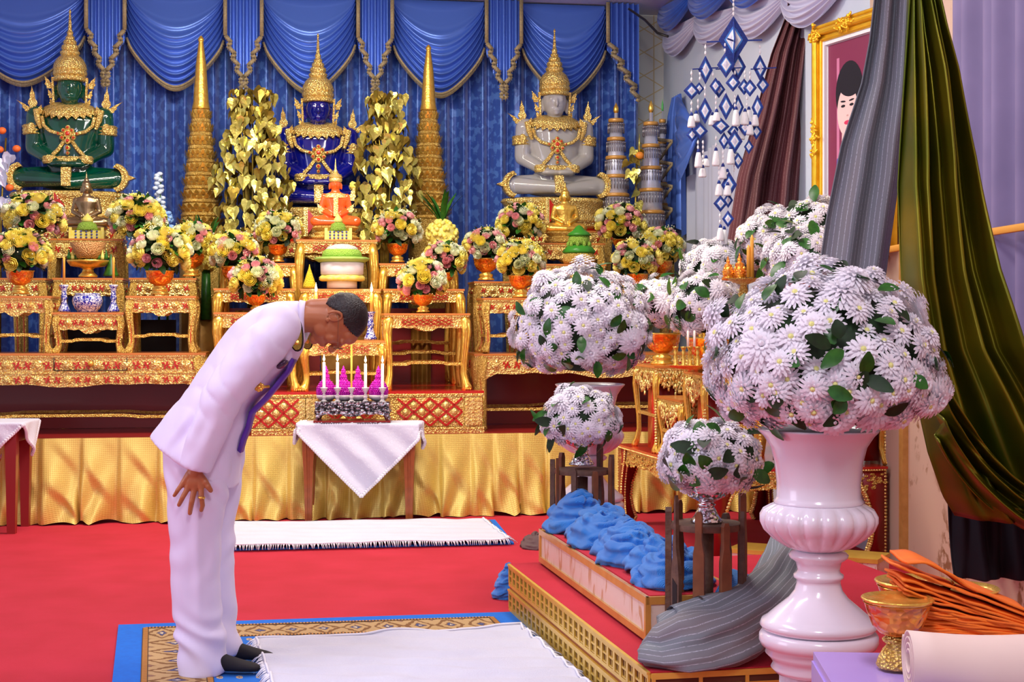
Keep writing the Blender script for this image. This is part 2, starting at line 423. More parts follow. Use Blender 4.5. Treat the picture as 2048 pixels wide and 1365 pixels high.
def jabot(x0, x1, yb, ys, label, half=None):
    a0, _, _ = on(x0, 60, 2.62); a1 = on(x1, 60, 2.62)[0]; zb = on((x0+x1)/2, yb, 2.62)[1]; zs = on(x0, ys, 2.62)[1]
    top = CZ-.012; r = empty('curtain_jabot', FR(0, 2.62), TH, label, 'curtain jabot', 'blue satin jabots')
    n = 12
    def low(u):
        k = 1-abs(2*u-1) if half is None else (u if half > 0 else 1-u)
        st = math.floor(k*5)/5; fr = k*5-math.floor(k*5)
        return lerp(zs, zb, min(1, st+.25*fr))
    def fn(u, w):
        y = -.05-.03*math.cos(2*PI*u*6)-.03*(1-abs(2*u-1))
        return (lerp(a0, a1, u), y, lerp(top, low(u), w))
    b = MB(); b.grid(fn, 72, 8); b.build('pleated_panel', satin, r)
    b = MB(); aw = a1-a0
    for sd in ((0, 1) if half is None else ((0,) if half > 0 else (1,))):
        P = []
        z = top; e = a0+.015 if sd == 0 else a1-.015; sg = 1 if sd == 0 else -1
        mid = aw*(.5 if half is None else .95)
        P.append((e, top)); P.append((e, zs))
        N = 5
        for i in range(N):
            xa = e+sg*mid*(i/N+.30/N*1.5); zz = lerp(zs, zb, (i+.6)/N)
            P.append((min(max(xa+sg*mid*.22, a0), a1), zz)); P.append((e+sg*mid*(i+.55)/N, lerp(zs, zb, (i+1)/N)+.01))
        for p, q in zip(P, P[1:]):
            b.obox((p[0], -.11, p[1]), (q[0], -.11, q[1]), .012, .035, 0, up=(0, 0, 1) if abs(p[0]-q[0]) > .01 else (1, 0, 0))
            m_ = int(max(1, abs(p[0]-q[0])/.012))
            for j in range(m_): x_ = lerp(p[0], q[0], j/m_); z_ = lerp(p[1], q[1], j/m_); b.obox((x_, -.11, z_), (x_, -.11, z_-.04), .004, .004)
    b.build('gold_trim', fringe, r)
for (x0, x1, yb, ys, w_) in [(172, 255, 178, 62, 'right of the green statue'), (448, 527, 190, 75, 'right of the left spire'), (712, 786, 193, 80, 'right of the dark blue statue'), (967, 1042, 203, 90, 'left of the clear statue')]:
    jabot(x0, x1, yb, ys, 'blue pleated jabot with zigzag gold trim hanging '+w_)
jabot(1208, 1274, 208, 90, 'blue pleated half jabot at the right end of the curtain', half=1)
# ================================================================== ALTAR FURNITURE
def lattice(b, x0, x1, z0, z1, y, nx, nz, m, dm, th=.010, dome=True):
    W_, H_ = x1-x0, z1-z0; cw, ch = W_/nx, H_/nz
    for i in range(-nz, nx+nz):
        for sg in (1, -1):
            # lines through the grid of diamonds, clipped to the panel
            p = (x0+i*cw, z0 if sg > 0 else z1); pts = []
            t0, t1 = 0, nz
            while p[0]+t0*cw < x0-1e-6: t0 += .25
            while p[0]+t1*cw > x1+1e-6: t1 -= .25
            if t1 > t0+.01:
                b.obox((p[0]+t0*cw, y, p[1]+sg*t0*ch), (p[0]+t1*cw, y, p[1]+sg*t1*ch), .008, th, m, up=(0, 0, 1))
    if dome:
        for i in range(nx):
            for j in range(nz):
                b.dome((x0+(i+.5)*cw, y+.002, z0+(j+.0)*ch+ch*.5 if False else z0+(j+.5)*ch), min(cw, ch)*.0001+.001, .001, 4, dm)
        for i in range(2*nx-1):
            for j in range(2*nz-1):
                if (i+j) % 2 == 0: continue
                b.dome((x0+(i+1)*cw/2, y+.003, z0+(j+1)*ch/2), min(cw, ch)*.27, .014, 8, dm)
def flourish(b, cx, cz, y, s, m, fl=1):                # red cut-out leaf spray between two rosettes
    for (dx, dz, r, l) in ((0, 0, 20, .9), (.15, .32, 60, .55), (-.15, -.32, 60, .55), (.35, -.25, -35, .5), (-.35, .25, -35, .5)):
        a = math.radians(r)*fl; cx_, cz_ = cx+dx*s*fl, cz+dz*s; L = l*s*.5; wv = .14*s
        ux, uz = math.cos(a), math.sin(a)
        P = [(cx_-ux*L, cz_-uz*L), (cx_-uz*wv, cz_+ux*wv), (cx_+ux*L, cz_+uz*L), (cx_+uz*wv, cz_-ux*wv)]
        b.prism(P, y-.006, y+.004, m)
def band(b, x0, x1, z0, z1, y, style, gm=0, rm=1, n=None):
    W_, H_ = x1-x0, z1-z0
    if style == 'lattice':
        lattice(b, x0+W_*.16, x1-W_*.16, z0+.006, z1-.002, y-.004, max(2, int(W_*.68/.055)), 2, rm, gm, th=.0042)
    elif style == 'floral':
        n = n or max(1, int(W_/(H_*2.2)))
        for i in range(n):
            c = x0+(i+.5)*W_/n; r = H_*.40
            b.dome((c, y, (z0+z1)/2), r, .010, 12, gm); b.dome((c, y-.010, (z0+z1)/2), r*.5, .010, 8, gm)
            for sd in (-1, 1):
                flourish(b, c+sd*W_/n*.33, (z0+z1)/2, y-.002, min(H_*.54, W_/n*.3), rm, sd)
def legpts(h, out, sx, sy, r):
    P = []; R = []
    for t, o, k in ((0, 0, 1.25), (.08, .012, 1.35), (.2, .02, 1.15), (.4, .012, .95), (.6, .002, .82), (.78, .0, .80), (.9, .012, .95), (.96, .022, 1.25), (1, .028, 1.15)):
        P.append((sx*o*out, sy*o*out, h*(1-t))); R.append(r*k)
    return P, R
def make_table(name, w, d, h, style='floral', ap=.10, leg=.026, stretch=.30, mats=None, label=None, cat='altar table', group=None, scallop=True, drawers=0, nb=None, top=None, low=None):
    r = empty(name, (0, 0, 0), 0, label, cat, group)
    gm = gold_carved
    b = MB(); b.box(-w/2-.012, w/2+.012, -.012, d+.012, h-.016, h, 0)
    b.box(-w/2-.006, w/2+.006, -.006, d+.006, h-.030, h-.0161, 1)
    n = int(w/.016)
    for i in range(n): b.ell((-w/2+(i+.5)*w/n, -.008, h-.023), (.006, .006, .006), 1, 6, 4)
    b.build('tabletop', [top or orange_edge, gold_pale], r, ang=40)
    b = MB(); za = h-.0301; zl = za-ap
    def edge(u):
        c = min(u, 1-u)
        q = (.86 if drawers else .60)+(.1 if drawers else .40)*math.exp(-(c/.05)**2)+(.1 if drawers else .22)*math.exp(-((u-.5)/.09)**2)+(.03 if drawers else .07)*abs(math.cos(PI*u*7))
        return za-ap*min(q, 1.05)
    if not scallop: edge = lambda u: zl
    for (X, L) in ((Matrix.Identity(4), w), (Matrix.Translation((w/2, d/2, 0)) @ Matrix.Rotation(PI/2, 4, 'Z') @ Matrix.Translation((0, 0, 0)), d), (Matrix.Translation((-w/2, d/2, 0)) @ Matrix.Rotation(-PI/2, 4, 'Z'), d), (Matrix.Translation((0, d, 0)) @ Matrix.Rotation(PI, 4, 'Z'), w)):
        b.X = X
        P = [(-L/2+.004, za), (L/2-.004, za)]+[(-L/2+.004+(L-.008)*(1-i/40), edge(1-i/40)) for i in range(41)]
        b.prism(P[::-1], .0, .018, 0)
        z1_, z0_ = za-.008, za-ap*.56
        if drawers: z0_ = za-ap*.5
        if style: band(b, -L/2+.03, L/2-.03, z0_, z1_, -.0005, style, 0, 1, nb if L == w else None)
        if drawers:
            z1b, z0b = za-ap*.54, za-ap*.92
            b.box(-L/2+.01, L/2-.01, -.006, .0, za-ap*.53, za-ap*.51, 0)
            band(b, -L/2+.03, L/2-.03, z0b, z1b, -.0005, style, 0, 1, nb if L == w else None)
    b.X = Matrix.Identity(4)
    b.build('apron', [gm, red_lac], r, ang=35)
    for sx in (-1, 1):
        for sy in (-1, 1):
            P, R = legpts(h-.031, 1., sx, sy, leg*1.12); b = MB()
            b.tube([(p[0], p[1], p[2]) for p in P], R, 8, 0, side=(1, 0, 0))
            for j in (-1, 0, 1):
                b.ell((P[-1][0]+j*leg*.55, P[-1][1]-leg*.75, .010), (leg*.3, leg*.7, .012), 0, 6, 4)
            for j in (-1, 0, 1):                       # flutes down the face of the leg
                b.tube([(p[0]+j*q*.5, p[1]-q*.85, p[2]) for p, q in list(zip(P, R))[1:-1]], leg*.18, 5, 1 if j == 0 and style == 'floral' else 0)
            b.build('leg', [gold_fine if style == 'floral' else gold, red_lac], r, loc=(sx*(w/2-leg-.004), d/2+sy*(d/2-leg-.004), 0))
    zs = h*stretch if low is None else low
    b = MB(); hw = w/2-leg
    for y in (leg, d-leg):
        for (p, q) in (((-hw, zs), (-hw*.55, zs)), ((-hw*.55, zs), (-hw*.42, zs+.012)), ((-hw*.42, zs+.012), (hw*.42, zs+.012)), ((hw*.42, zs+.012), (hw*.55, zs)), ((hw*.55, zs), (hw, zs))):
            b.obox((p[0], y, p[1]), (q[0], y, q[1]), .018, .022, 0)
    for x in (-hw, hw): b.obox((x, leg, zs), (x, d-leg, zs), .018, .02, 0)
    b.build('stretcher', gold_fine, r, ang=40)
    return r
def place(o, x0, x1, b, z=0): o.location = FR((on(x0, 640, b)[0]+on(x1, 640, b)[0])/2, b, z); o.rotation_euler = (0, 0, TH)
def table_px(name, x0, x1, yt, b, d, zbase, **k):
    a0, zt, _ = on(x0, yt, b); a1 = on(x1, yt, b)[0]
    o = make_table(name, a1-a0-.024, d, zt-zbase, **k); o.location = FR((a0+a1)/2, b, zbase); o.rotation_euler = (0, 0, TH)
    return o, zt
SZ = .63
# benches left and right
_, ZB = table_px('altar_bench', -150, 412, 708, .3, .6, SZ, style='floral', ap=.235, leg=.045, label='long gold and red carved altar bench at the left with drawer rosettes', cat='altar bench', drawers=1, nb=9, low=.13)[0], on(200, 708, .3)[1]
b = MB(); x0, z1, _ = on(108, 716, .29); x1, z0, _ = on(254, 741, .29)
for p, q in (((x0, z0), (x0, z1)), ((x1, z0), (x1, z1)), ((x0, z0), (x1, z0))): b.obox((p[0], .288, p[1]), (q[0], .288, q[1]), .006, .006, 0)
bench = [o for o in bpy.data.objects if o.name == 'altar_bench'][0]
dr = hall(b, 'drawer_outline', darkc); dr.parent = bench; dr.matrix_parent_inverse = (Matrix.Translation(bench.location) @ Matrix.Rotation(TH, 4, 'Z')).inverted()
b = MB(); xm, zm, _ = on(181, 728, .28); b.dome((xm, .285, zm), .022, .02, 12); kn = hall(b, 'drawer_knob', gold); kn.parent = bench; kn.matrix_parent_inverse = dr.matrix_parent_inverse.copy()
table_px('altar_bench', 948, 1480, 708, .3, .6, SZ, style='floral', ap=.20, leg=.05, label='long gold and red carved altar bench at the right behind the white flower urn', cat='altar bench', drawers=0, nb=8, low=.16)
brown_fab = M('dull_gold_fabric', (.50, .28, .05), .4, .35, (.3, .12, .02), 3, bump=('noise', 5, .6, .03))
for xa, xb, bq, zt_, mt_, lb in ((-100, 395, .96, 1.14, red_dark, 'dark red board under the left altar bench'), (955, 1330, .96, 1.14, red_dark, 'dark red board under the right altar bench'), (108, 352, 1.50, 1.50, darkc, 'dark cloth screen behind the left altar tables'), (440, 640, 1.77, 1.60, red_dark, 'dark red screen behind the stools left of centre'), (760, 910, 1.77, 1.60, red_dark, 'dark red screen behind the stools right of centre'), (642, 758, 1.77, 1.72, brown_fab, 'brown gold cloth screen behind the middle column of stools')):
    b = MB(); b.box(on(xa, 700, bq)[0], on(xb, 700, bq)[0], 0, .02, .632, zt_); o = hall(b, 'altar_screen', mt_, 0, bq, smooth=False); tag(o, lb, 'screen')
for xa, xb, bq, lb in ((822, 862, 1.72, 'dull gold cloth hanging behind the right front stool'), (470, 520, 1.72, 'dull gold cloth hanging behind the left front stool')):
    b = MB(); p, q = on(xa, 700, bq)[0], on(xb, 700, bq)[0]; b.grid(lambda u, w: (lerp(p, q, u), .02*math.sin(u*14), lerp(ZC, 1.55, w)) if 0 else (lerp(p, q, u), .02*math.sin(u*14), lerp(.95, 1.58, w)), 20, 2); o = hall(b, 'gold_backcloth', brown_fab, 0, bq); tag(o, lb, 'cloth')
# centre platform with lattice panels
a0, zP, _ = on(506, 785, .1); a1 = on(965, 785, .1)[0]; r = empty('altar_platform', FR(0, .1, 0), TH, 'gold stepped altar platform with red diamond lattice panels at the centre of the stage', 'altar platform')
ZP = zP
b = MB(); b.box(a0, a1, 0, .16, SZ, zP-.02, 0); b.box(a0, a1-.1, .16, 1.68, SZ, zP-.02, 0); b.box(a0-.01, a1+.01, -.012, .17, zP-.02, zP, 1); b.box(a0-.01, a1-.09, .17, 1.69, zP-.02, zP, 1)
b.box(a0-.012, a1+.012, -.014, .02, zP-.045, zP-.0201, 0); b.box(a0-.012, a1+.012, -.014, .02, SZ, SZ+.045, 0)
for i in range(90): b.ell((lerp(a0, a1, (i+.5)/90), -.016, zP-.03), (.008, .006, .006), 0, 6, 4); b.ell((lerp(a0, a1, (i+.5)/90), -.016, SZ+.03), (.008, .006, .006), 0, 6, 4)
b.build('platform_body', [gold_carved, red_lac], r, ang=40)
for xa, xb in ((504, 600), (652, 752), (792, 927)):
    b = MB(); p, q = on(xa, 700, .09)[0], on(xb, 700, .09)[0]; b.box(p, q, -.012, -.002, SZ+.05, zP-.05, 0)
    lattice(b, p+.01, q-.01, SZ+.055, zP-.055, -.016, max(2, round((q-p)/.13)), 2, 1, 2, th=.016)
    b.build('lattice_panel', [gold_carved, red_lac, gold_pale], r, ang=40)
for xa in (604, 618, 630, 936, 947, 958):
    b = MB(); p = on(xa, 700, .09)[0]; b.box(p-.022, p+.022, -.0125, -.002, SZ+.05, zP-.05)
    for k in range(7): z = SZ+.06+k*.03; b.obox((p-.02, -.014, z), (p, -.016, z+.02), .012, .012, 0); b.obox((p, -.016, z+.02), (p+.02, -.014, z), .012, .012, 0)
    b.build('herringbone_column', gold_pale, r, ang=40)
G1 = 'carved gold stools on the left bench'; G2 = 'carved gold stools on the centre platform'; G3 = 'carved gold stools at the right'
# left group
table_px('altar_stool', -45, 103, 592, .34, .42, ZB, style='floral', label='gold carved stool at the far left end of the left bench, cut by the frame', group=G1, ap=.15)
table_px('altar_stool', 105, 248, 625, .36, .40, ZB, style='floral', label='low gold carved stool carrying the blue and white porcelain bowl', group=G1, ap=.16, nb=3)
table_px('altar_stool', 251, 392, 592, .34, .42, ZB, style='floral', label='gold carved stool on the left bench nearest the bowing person', group=G1, ap=.15)
table_px('altar_table', 105, 247, 556, 1.03, .42, SZ, style='floral', label='taller gold table behind the blue and white bowl', ap=.17, nb=3, group='tall gold tables behind the left bench')
table_px('altar_table', 97, 247, 477, 1.6, .32, SZ, style='floral', label='tallest gold table on the left, under the bronze Buddha figure', ap=.2, nb=3, group='tall gold tables behind the left bench')
table_px('altar_table', 258, 393, 556, 1.03, .42, SZ, style='floral', label='tall gold table behind the stool nearest the bowing person', ap=.17, group='tall gold tables behind the left bench')
table_px('altar_table', -60, 92, 556, 1.03, .42, SZ, style='floral', label='tall gold table at the far left edge behind the end stool', ap=.17, group='tall gold tables behind the left bench')
# centre group
for (x0, x1, yt, b_, lab, st, ap) in [
    (601, 773, 682, .18, 'low gold lattice stool at centre behind the purple bottles', 'lattice', .13),
    (768, 940, 627, .18, 'gold stool with red lattice apron at the right front of the platform', 'lattice', .13),
    (427, 598, 625, .18, 'gold stool with red lattice apron at the left front, behind the person\'s back', 'lattice', .13),
    (600, 762, 578, .72, 'middle gold stool at centre, under the green and white offering drum', 'lattice', .12),
    (766, 929, 578, .78, 'second-row gold stool on the right side of the platform', 'lattice', .12),
    (427, 590, 577, .78, 'second-row gold stool on the left side of the platform', 'lattice', .12),
    (592, 755, 479, 1.28, 'tallest gold stool at centre, under the small orange figure', 'lattice', .13),
    (758, 915, 527, 1.30, 'third-row gold stool right of the centre column', 'lattice', .12),
    (440, 597, 526, 1.30, 'third-row gold stool left of the centre column', 'lattice', .12)]:
    table_px('altar_stool', x0, x1, yt, b_, .42, ZP, style=st, label=lab, group=G2, ap=ap, nb=4, leg=.03, stretch=.34)
# right group
table_px('altar_stool', 966, 1125, 596, .34, .42, ZB, style='floral', label='gold carved stool at the left end of the right bench', group=G3, ap=.14)
table_px('altar_table', 948, 1075, 563, 1.03, .42, SZ, style='floral', label='taller gold table behind the stool at the left end of the right bench', group=G3, ap=.15)
table_px('altar_table', 1072, 1212, 528, 1.05, .42, SZ, style='floral', label='gold table on the right carrying the green leaf offering cone', group=G3, ap=.17)
table_px('altar_table', 1080, 1210, 486, 1.6, .32, SZ, style='floral', label='tallest gold table on the right, under the small gold seated figure', group=G3, ap=.17)
table_px('altar_table', 1222, 1360, 563, 1.03, .42, SZ, style='floral', label='gold table at the right end of the stage under the rose bowls', group=G3, ap=.15)
# gold boxes seen between the groups (fabric covered chests)
for xa, xb, yt, lab in ((393, 432, 596, 'between the left bench and the centre'),):
    b = MB(); p, q = on(xa-30, yt, 1.5), on(xb+6, yt, 1.5); b.box(p[0], q[0], 0, .4, SZ, p[1], 0)
    o = hall(b, 'fabric_covered_chest', brown_fab, 0, 1.5); tag(o, 'plain dull gold cloth-covered chest '+lab, 'chest')
# ------------------------------------------------------------------ side altar: big red table and its stools
TA0, TB0, TB1 = .78, -2.6, -.62
tt = make_table('side_altar_table', 1.15, TB1-TB0, .587, style=None, ap=.15, leg=.06, stretch=.2, label='large red lacquered altar table with gold carved apron against the right wall', cat='altar table', top=red_lac, low=-1)
RT = math.radians(12); tt.location = (1.2+.575*math.cos(RT), 9.1+.575*math.sin(RT), 0); tt.rotation_euler = (0, 0, RT)
for ch in list(bpy.data.objects):
    if ch.parent == tt and ch.name.startswith(('stretcher', 'leg')): bpy.data.objects.remove(ch)
wt, dt = 1.15, TB1-TB0
for sx in (-1, 1):
    for sy in (0, 1):
        b = MB(); yy = .005 if sy == 0 else dt-.005; s2 = 1 if sy == 0 else -1
        prof = [(.0, .56), (.19, .56), (.165, .47), (.13, .40), (.095, .30), (.085, .2), (.10, .12), (.125, .05), (.10, .0), (.0, .0), (-.012, .1), (.0, .3), (-.012, .45)]
        for (X, f) in ((Matrix.Translation((sx*(wt/2-.003), yy, 0)) @ Matrix.Scale(-sx, 4, (1, 0, 0)), 0), (Matrix.Translation((sx*(wt/2-.003), yy, 0)) @ Matrix.Rotation(PI/2*s2, 4, 'Z') @ Matrix.Scale(1, 4, (1, 0, 0)), 1)):
            b.X = X; b.prism(prof, -.012, .012, 1)
            for k in range(1, 8):
                p, q = prof[k], prof[k+1]
                for j in range(5):
                    x_, z_ = lerp(p[0], q[0], j/5), lerp(p[1], q[1], j/5)
                    for yy_ in (-.014, .014): b.ell((x_-.004, yy_, z_), (.014, .008, .011), 0, 6, 4)
            for k in range(26): b.ell((0, 0, .02+k*.021), (.012, .018, .012), 0, 6, 4)
        b.build('leg', [gold_pale, red_dark], tt)
b = MB()
for k in range(110): b.ell((-wt/2-.014, lerp(0, dt, (k+.5)/110), .566), (.007, .008, .006), 0, 6, 4)
rr = random.Random(3); b2_ = MB(); b3_ = b; b = MB()
for k in range(64): b2_.ell((lerp(-wt/2, wt/2, (k+.5)/64), -.014, .566), (.008, .007, .006), 0, 6, 4)
for k in range(150):
    u = rr.random(); b.ell((-wt/2-.004, u*dt, .54-rr.random()*.085*(.7+.6*abs(2*u-1))), (.008, rr.uniform(.01, .03), .01), 1, 6, 4)
    b2_.ell((lerp(-wt/2, wt/2, u), -.004, .54-rr.random()*.085*(.7+.6*abs(2*u-1))), (rr.uniform(.01, .03), .008, .01), 1, 6, 4)
b3_.build('side_beading', [gold_pale, gold_fine], tt); b.build('side_carving', [gold_pale, gold_fine], tt)['kind'] = 'stuff'; b2_.build('front_beading', [gold_pale, gold_fine], tt)
def side_stool(px0, Y0, w, d, ztop, lab, h0=.588):
    p = at(px0, 700, Y0); h = ztop-h0
    o = make_table('side_altar_stool', w, d, h, style=None, ap=.12, leg=.02, stretch=.42, label=lab, cat='altar stool', group='gold and red stools on the side altar', scallop=True)
    rr = random.Random(int(px0))
    b = MB()
    for k in range(110):
        u = rr.random()*2-1; zz = h-.035-rr.random()*.16*(1-.75*abs(u))
        b.obox((u*w/2, -.006, zz), (u*w/2+rr.uniform(-.02, .02), -.008, zz-.03), .01, .012, 0)
        b.obox((-w/2-.006, d*(u+1)/2, zz), (-w/2-.008, d*(u+1)/2+rr.uniform(-.02, .02), zz-.03), .01, .012, 0)
    for sx in (-1, 1):
        for k in range(int(h/.02)): b.ell((sx*(w/2-.004), -.002, .02+k*.02), (.014, .012, .011), 0, 6, 4)
    b.build('hanging_carving', gold_pale, o)
    b = MB(); b.box(-w/2+.03, w/2-.03, .05, .06, .02, h-.1); b.build('inner_board', red_dark, o)
    b = MB(); b.box(-w/2+.014, -w/2+.024, .05, d*.45, .02, h-.1); b.build('side_board', red_lac, o)
    o.location = (p.x+w/2*CT, Y0+w/2*ST, h0); o.rotation_euler = (0, 0, TH); return o
side_stool(1311, 10.25, .30, .60, 1.185, 'narrow gold stool at the left of the side altar under an orange pot')
side_stool(1362, 9.63, .30, .56, .985, 'lowest gold stool in the middle of the side altar')
side_stool(1408, 9.16, .36, .42, 1.175, 'gold stool under the brass candlestick tray on the side altar')
side_stool(1560, 9.35, .34, .4, 1.35, 'tall gold stool behind the large white flower ball')
side_stool(1700, 9.4, .24, .4, 1.1, 'gold stool at the right end of the side altar behind the front urn')
# ================================================================== SEATED FIGURES (authored in photograph pixels about the seat, x right, z up, y away)
def flame_plate(b, c, hgt, wid, lean, m=0, th=3, y=0):         # pointed flame-shaped gold ornament
    P = []
    N = 10
    for i in range(N+1):
        t = i/N; w = wid*math.sin(PI*min(1, t*.9+.1))**.8*(1-t*.85)*(1+.25*math.cos(t*18)); P.append((c[0]-w+lean*t*t, c[1]+hgt*t))
    Q = []
    for i in range(N, -1, -1):
        t = i/N; w = wid*math.sin(PI*min(1, t*.9+.1))**.8*(1-t*.85)*(1+.25*math.cos(t*18)); Q.append((c[0]+w+lean*t*t, c[1]+hgt*t))
    b.prism(P+Q, y-th/2, y+th/2, m)
def crowned_statue(name, k, loc, bodymat, label, cat='statue', gm=None, crown_h=1., base=True, group=None):
    r = empty(name, loc, TH, label, cat, group); gm = gm or gold_carved
    K = lambda b: setattr(b, 'X', Matrix.Scale(k, 4)) or b
    b = K(MB())
    # legs folded flat, feet, knees
    b.ell((0, 0, 22), (70, 34, 20), 0, 20, 12)
    for s in (-1, 1):
        b.caps((s*20, 6, 32), (s*92, -12, 28), 22, 19, 16)          # thigh
        b.caps((s*92, -12, 26), (s*2, -46, 20-(s > 0)*6), 19, 12, 16)   # shin crossing in front
        b.ell((s*96, -10, 25), (20, 22, 21), 0, 16, 10)
        # arms
        b.caps((s*66, 0, 150), (s*69, 2, 90), 18, 17, 14)
        b.caps((s*69, 2, 86), (s*26, -32, 56), 16, 11, 14)
        b.ell((s*14, -38, 52), (22, 12, 7), 0, 12, 8)
        b.ell((s*62, 0, 152), (20, 17, 18), 0, 14, 10)
        b.ell((s*27, 2, 196), (5, 4, 17), 0, 10, 8)                   # long ear lobes
    tr = []
    for z, rx, ry in ((28, 46, 26), (50, 43, 25), (72, 43, 25), (95, 49, 26), (120, 57, 27), (142, 60, 26), (158, 50, 22), (166, 30, 17), (172, 17, 14), (184, 15, 14)):
        tr.append([(rx*math.cos(2*PI*i/24), ry*math.sin(2*PI*i/24), z) for i in range(24)])
    b.loft(tr)
    b.ell((0, 0, 206), (26, 27, 32), 0, 20, 14); b.ell((0, -6, 188), (19, 19, 18), 0, 16, 10)
    b.ell((0, -27, 200), (3.6, 6, 9), 0, 8, 6); b.ell((0, -24, 186), (9, 3.6, 2.6), 0, 8, 6); b.ell((0, -22, 179), (6, 4, 4), 0, 8, 6)
    for s in (-1, 1): b.ell((s*10, -24.5, 206), (6.5, 2.5, 2.2), 0, 8, 6); b.ell((s*10, -24.5, 213), (8, 2.5, 1.6), 0, 8, 6)
    o = b.build('body', bodymat, r); melt(o, 2.2*k, 5)
    # crown
    b = K(MB())
    pr = [(29, 218), (32, 220), (32, 226), (30, 228), (33, 231), (33, 237), (31, 239), (33, 243), (31, 252), (26, 262), (20, 268), (17, 270), (19, 273), (19, 277), (15, 280), (17, 284), (16, 289), (12, 292), (13, 295), (12, 299), (8, 302), (9, 306), (6, 309), (5.5, 312), (6.5, 315), (3.8, 320), (3.2, 330), (2.2, 345), (1.4, 352), (2.3, 355), (1.8, 359), (.2, 362)]
    b.lathe([(r_, 218+(z-218)*crown_h) for r_, z in pr], 28)
    b.build('crown', gm, r, ang=30)
    for s in (-1, 1):
        b = K(MB()); b.obox((s*31, 0, 176), (s*33, 0, 226), 10, 4); flame_plate(b, (s*40, 205), 24, 9, s*9, y=3); flame_plate(b, (s*37, 186), 18, 6, s*6, y=3); flame_plate(b, (s*35, 172), 14, 5, s*4, y=3)
        b.build('ear_ornament', gm, r, ang=30)
    b = K(MB()); n = 44                                             # collar with pointed rim
    vs = [];
    for i in range(n):
        a = 2*PI*i/n
        for (ra, z) in ((17, 172), (30, 171), (46, 163), ((57 if i % 2 else 50), (150 if i % 2 else 156))):
            f = -math.sin(a); q = 12*max(0, f)
            vs.append((ra*math.cos(a)*1.0, ra*math.sin(a)*.56-1, z-q*(ra/50)+2))
    fs = []
    for i in range(n):
        j = (i+1) % n
        for c in range(3): fs.append((i*4+c, i*4+c+1, j*4+c+1, j*4+c))
    b.add(vs, fs); o = b.build('collar', gm, r, ang=40)
    q = o.modifiers.new('s', 'SOLIDIFY'); q.thickness = 4*k; q.offset = 1; evalmesh(o)
    for s in (-1, 1):
        b = K(MB())
        flame_plate(b, (s*70, 158), 50, 11, s*2, y=-4, th=5); flame_plate(b, (s*80, 158), 22, 9, s*22, y=-2, th=5); flame_plate(b, (s*56, 152), 18, 8, -s*4, y=-14, th=5)
        b.tube([(s*62, -18, 160), (s*58, -22, 140), (s*52, -24, 122)], [6, 6, 3], 8)
        b.build('shoulder_flame', gm, r, ang=30)
        b = K(MB()); b.lathe([(18, 0), (20.5, 2), (19, 5), (20.5, 9), (19, 13), (21, 17), (18, 20)], 20, c=(s*71, 2, 112)); b.ell((s*71, -18, 124), (8, 4, 11), 0, 10, 6); b.build('armband', gm, r, ang=30)
        b = K(MB()); b.lathe([(13, -7), (15, -3), (14, 0), (15, 4), (13, 8)], 16, c=(s*34, -30, 60)); b.ell((s*34, -40, 62), (9, 6, 8), 0, 8, 6); b.build('wristband', gm, r, ang=30)
        # crescent knee ornament with pointed tip
        b = K(MB()); P = []; N = 16
        for i in range(N+1): a = -PI/2+PI*i/N; P.append((s*(92+24*math.cos(a)*1.0+(13 if abs(i-N/2) < 1 else 0)), 27+27*math.sin(a)))
        for i in range(N, -1, -1): a = -PI/2+PI*i/N; P.append((s*(86+17*math.cos(a)), 27+20*math.sin(a)))
        P = P if s < 0 else P[::-1]
        b.prism(P, -36, -16); 
        for i in range(1, N): a = -PI/2+PI*i/N; b.ell((s*(90+22*math.cos(a)), -36, 27+24*math.sin(a)), (4.5, 4, 4.5), 0, 6, 4)
        b.build('knee_ornament', gm, r, ang=30)
    b = K(MB())
    for s in (-1, 1):
        b.tube([(s*50, -24, 146), (s*46, -27, 128), (s*34, -28, 117), (s*16, -29, 112), (0, -29, 112)], 3.6, 8)
        b.tube([(s*6, -28, 100), (s*18, -27, 82), (s*34, -28, 66)], 4, 8)
    b.tube([(-44, -22, 66), (-20, -30, 62), (0, -32, 60), (20, -30, 62), (44, -22, 66)], 5, 8)
    b.lathe([(43, 56), (46, 60), (45, 66), (42, 69)], 24, sy=.6)
    b.box(-9, 9, -60, -44, 8, 44); b.box(-7, 7, -36, -28, 44, 62)
    b.build('chest_harness', gm, r, ang=30)
    b = K(MB())
    for (x, z, w) in ((0, 112, 9), (0, 98, 7), (0, 84, 5.5), (-11, 104, 5), (11, 104, 5), (-8, 118, 5), (8, 118, 5), (0, 124, 5), (-18, 112, 4), (18, 112, 4), (0, 74, 4)):
        b.ell((x, -33, z), (w, 5, w), 1, 10, 6); b.ell((x, -37, z), (w*.5, 3, w*.5), 0, 8, 5)
    b.build('jewelled_pendant', [ruby, gm], r, ang=30)
    if base:
        b = K(MB())
        b.lathe([(108, -52), (112, -48), (104, -42), (100, -34), (108, -16), (116, -8), (112, -2), (104, 0)], 48, sy=.48, rib=.03, ribn=48)
        b.lathe([(96, -64), (104, -60), (104, -52.1)], 40, sy=.48); b.lathe([(92, -70), (96, -64.1)], 40, 1, sy=.48)
        b.build('carved_pedestal', [gm, red_lac], r, ang=30)
        b = K(MB()); b.box(-30, -25, -62, -50, -60, -2, 1); b.prism([(-24, -2), (-2, -30), (-24, -58)], -60, -52, 0); b.box(-24, -22, -61, -50, -60, -2, 1)
        b.build('pedestal_banner', [red_lac, gold_pale], r, ang=30)
    return r
b2 = 2.34
def stat(px, ybase, ytop, mat_, name, lab):
    a, z, t = on(px, ybase, b2); k = (ybase-ytop)/362*t/F
    return crowned_statue(name, k, FR(a, b2, z), mat_, lab), a, z, k
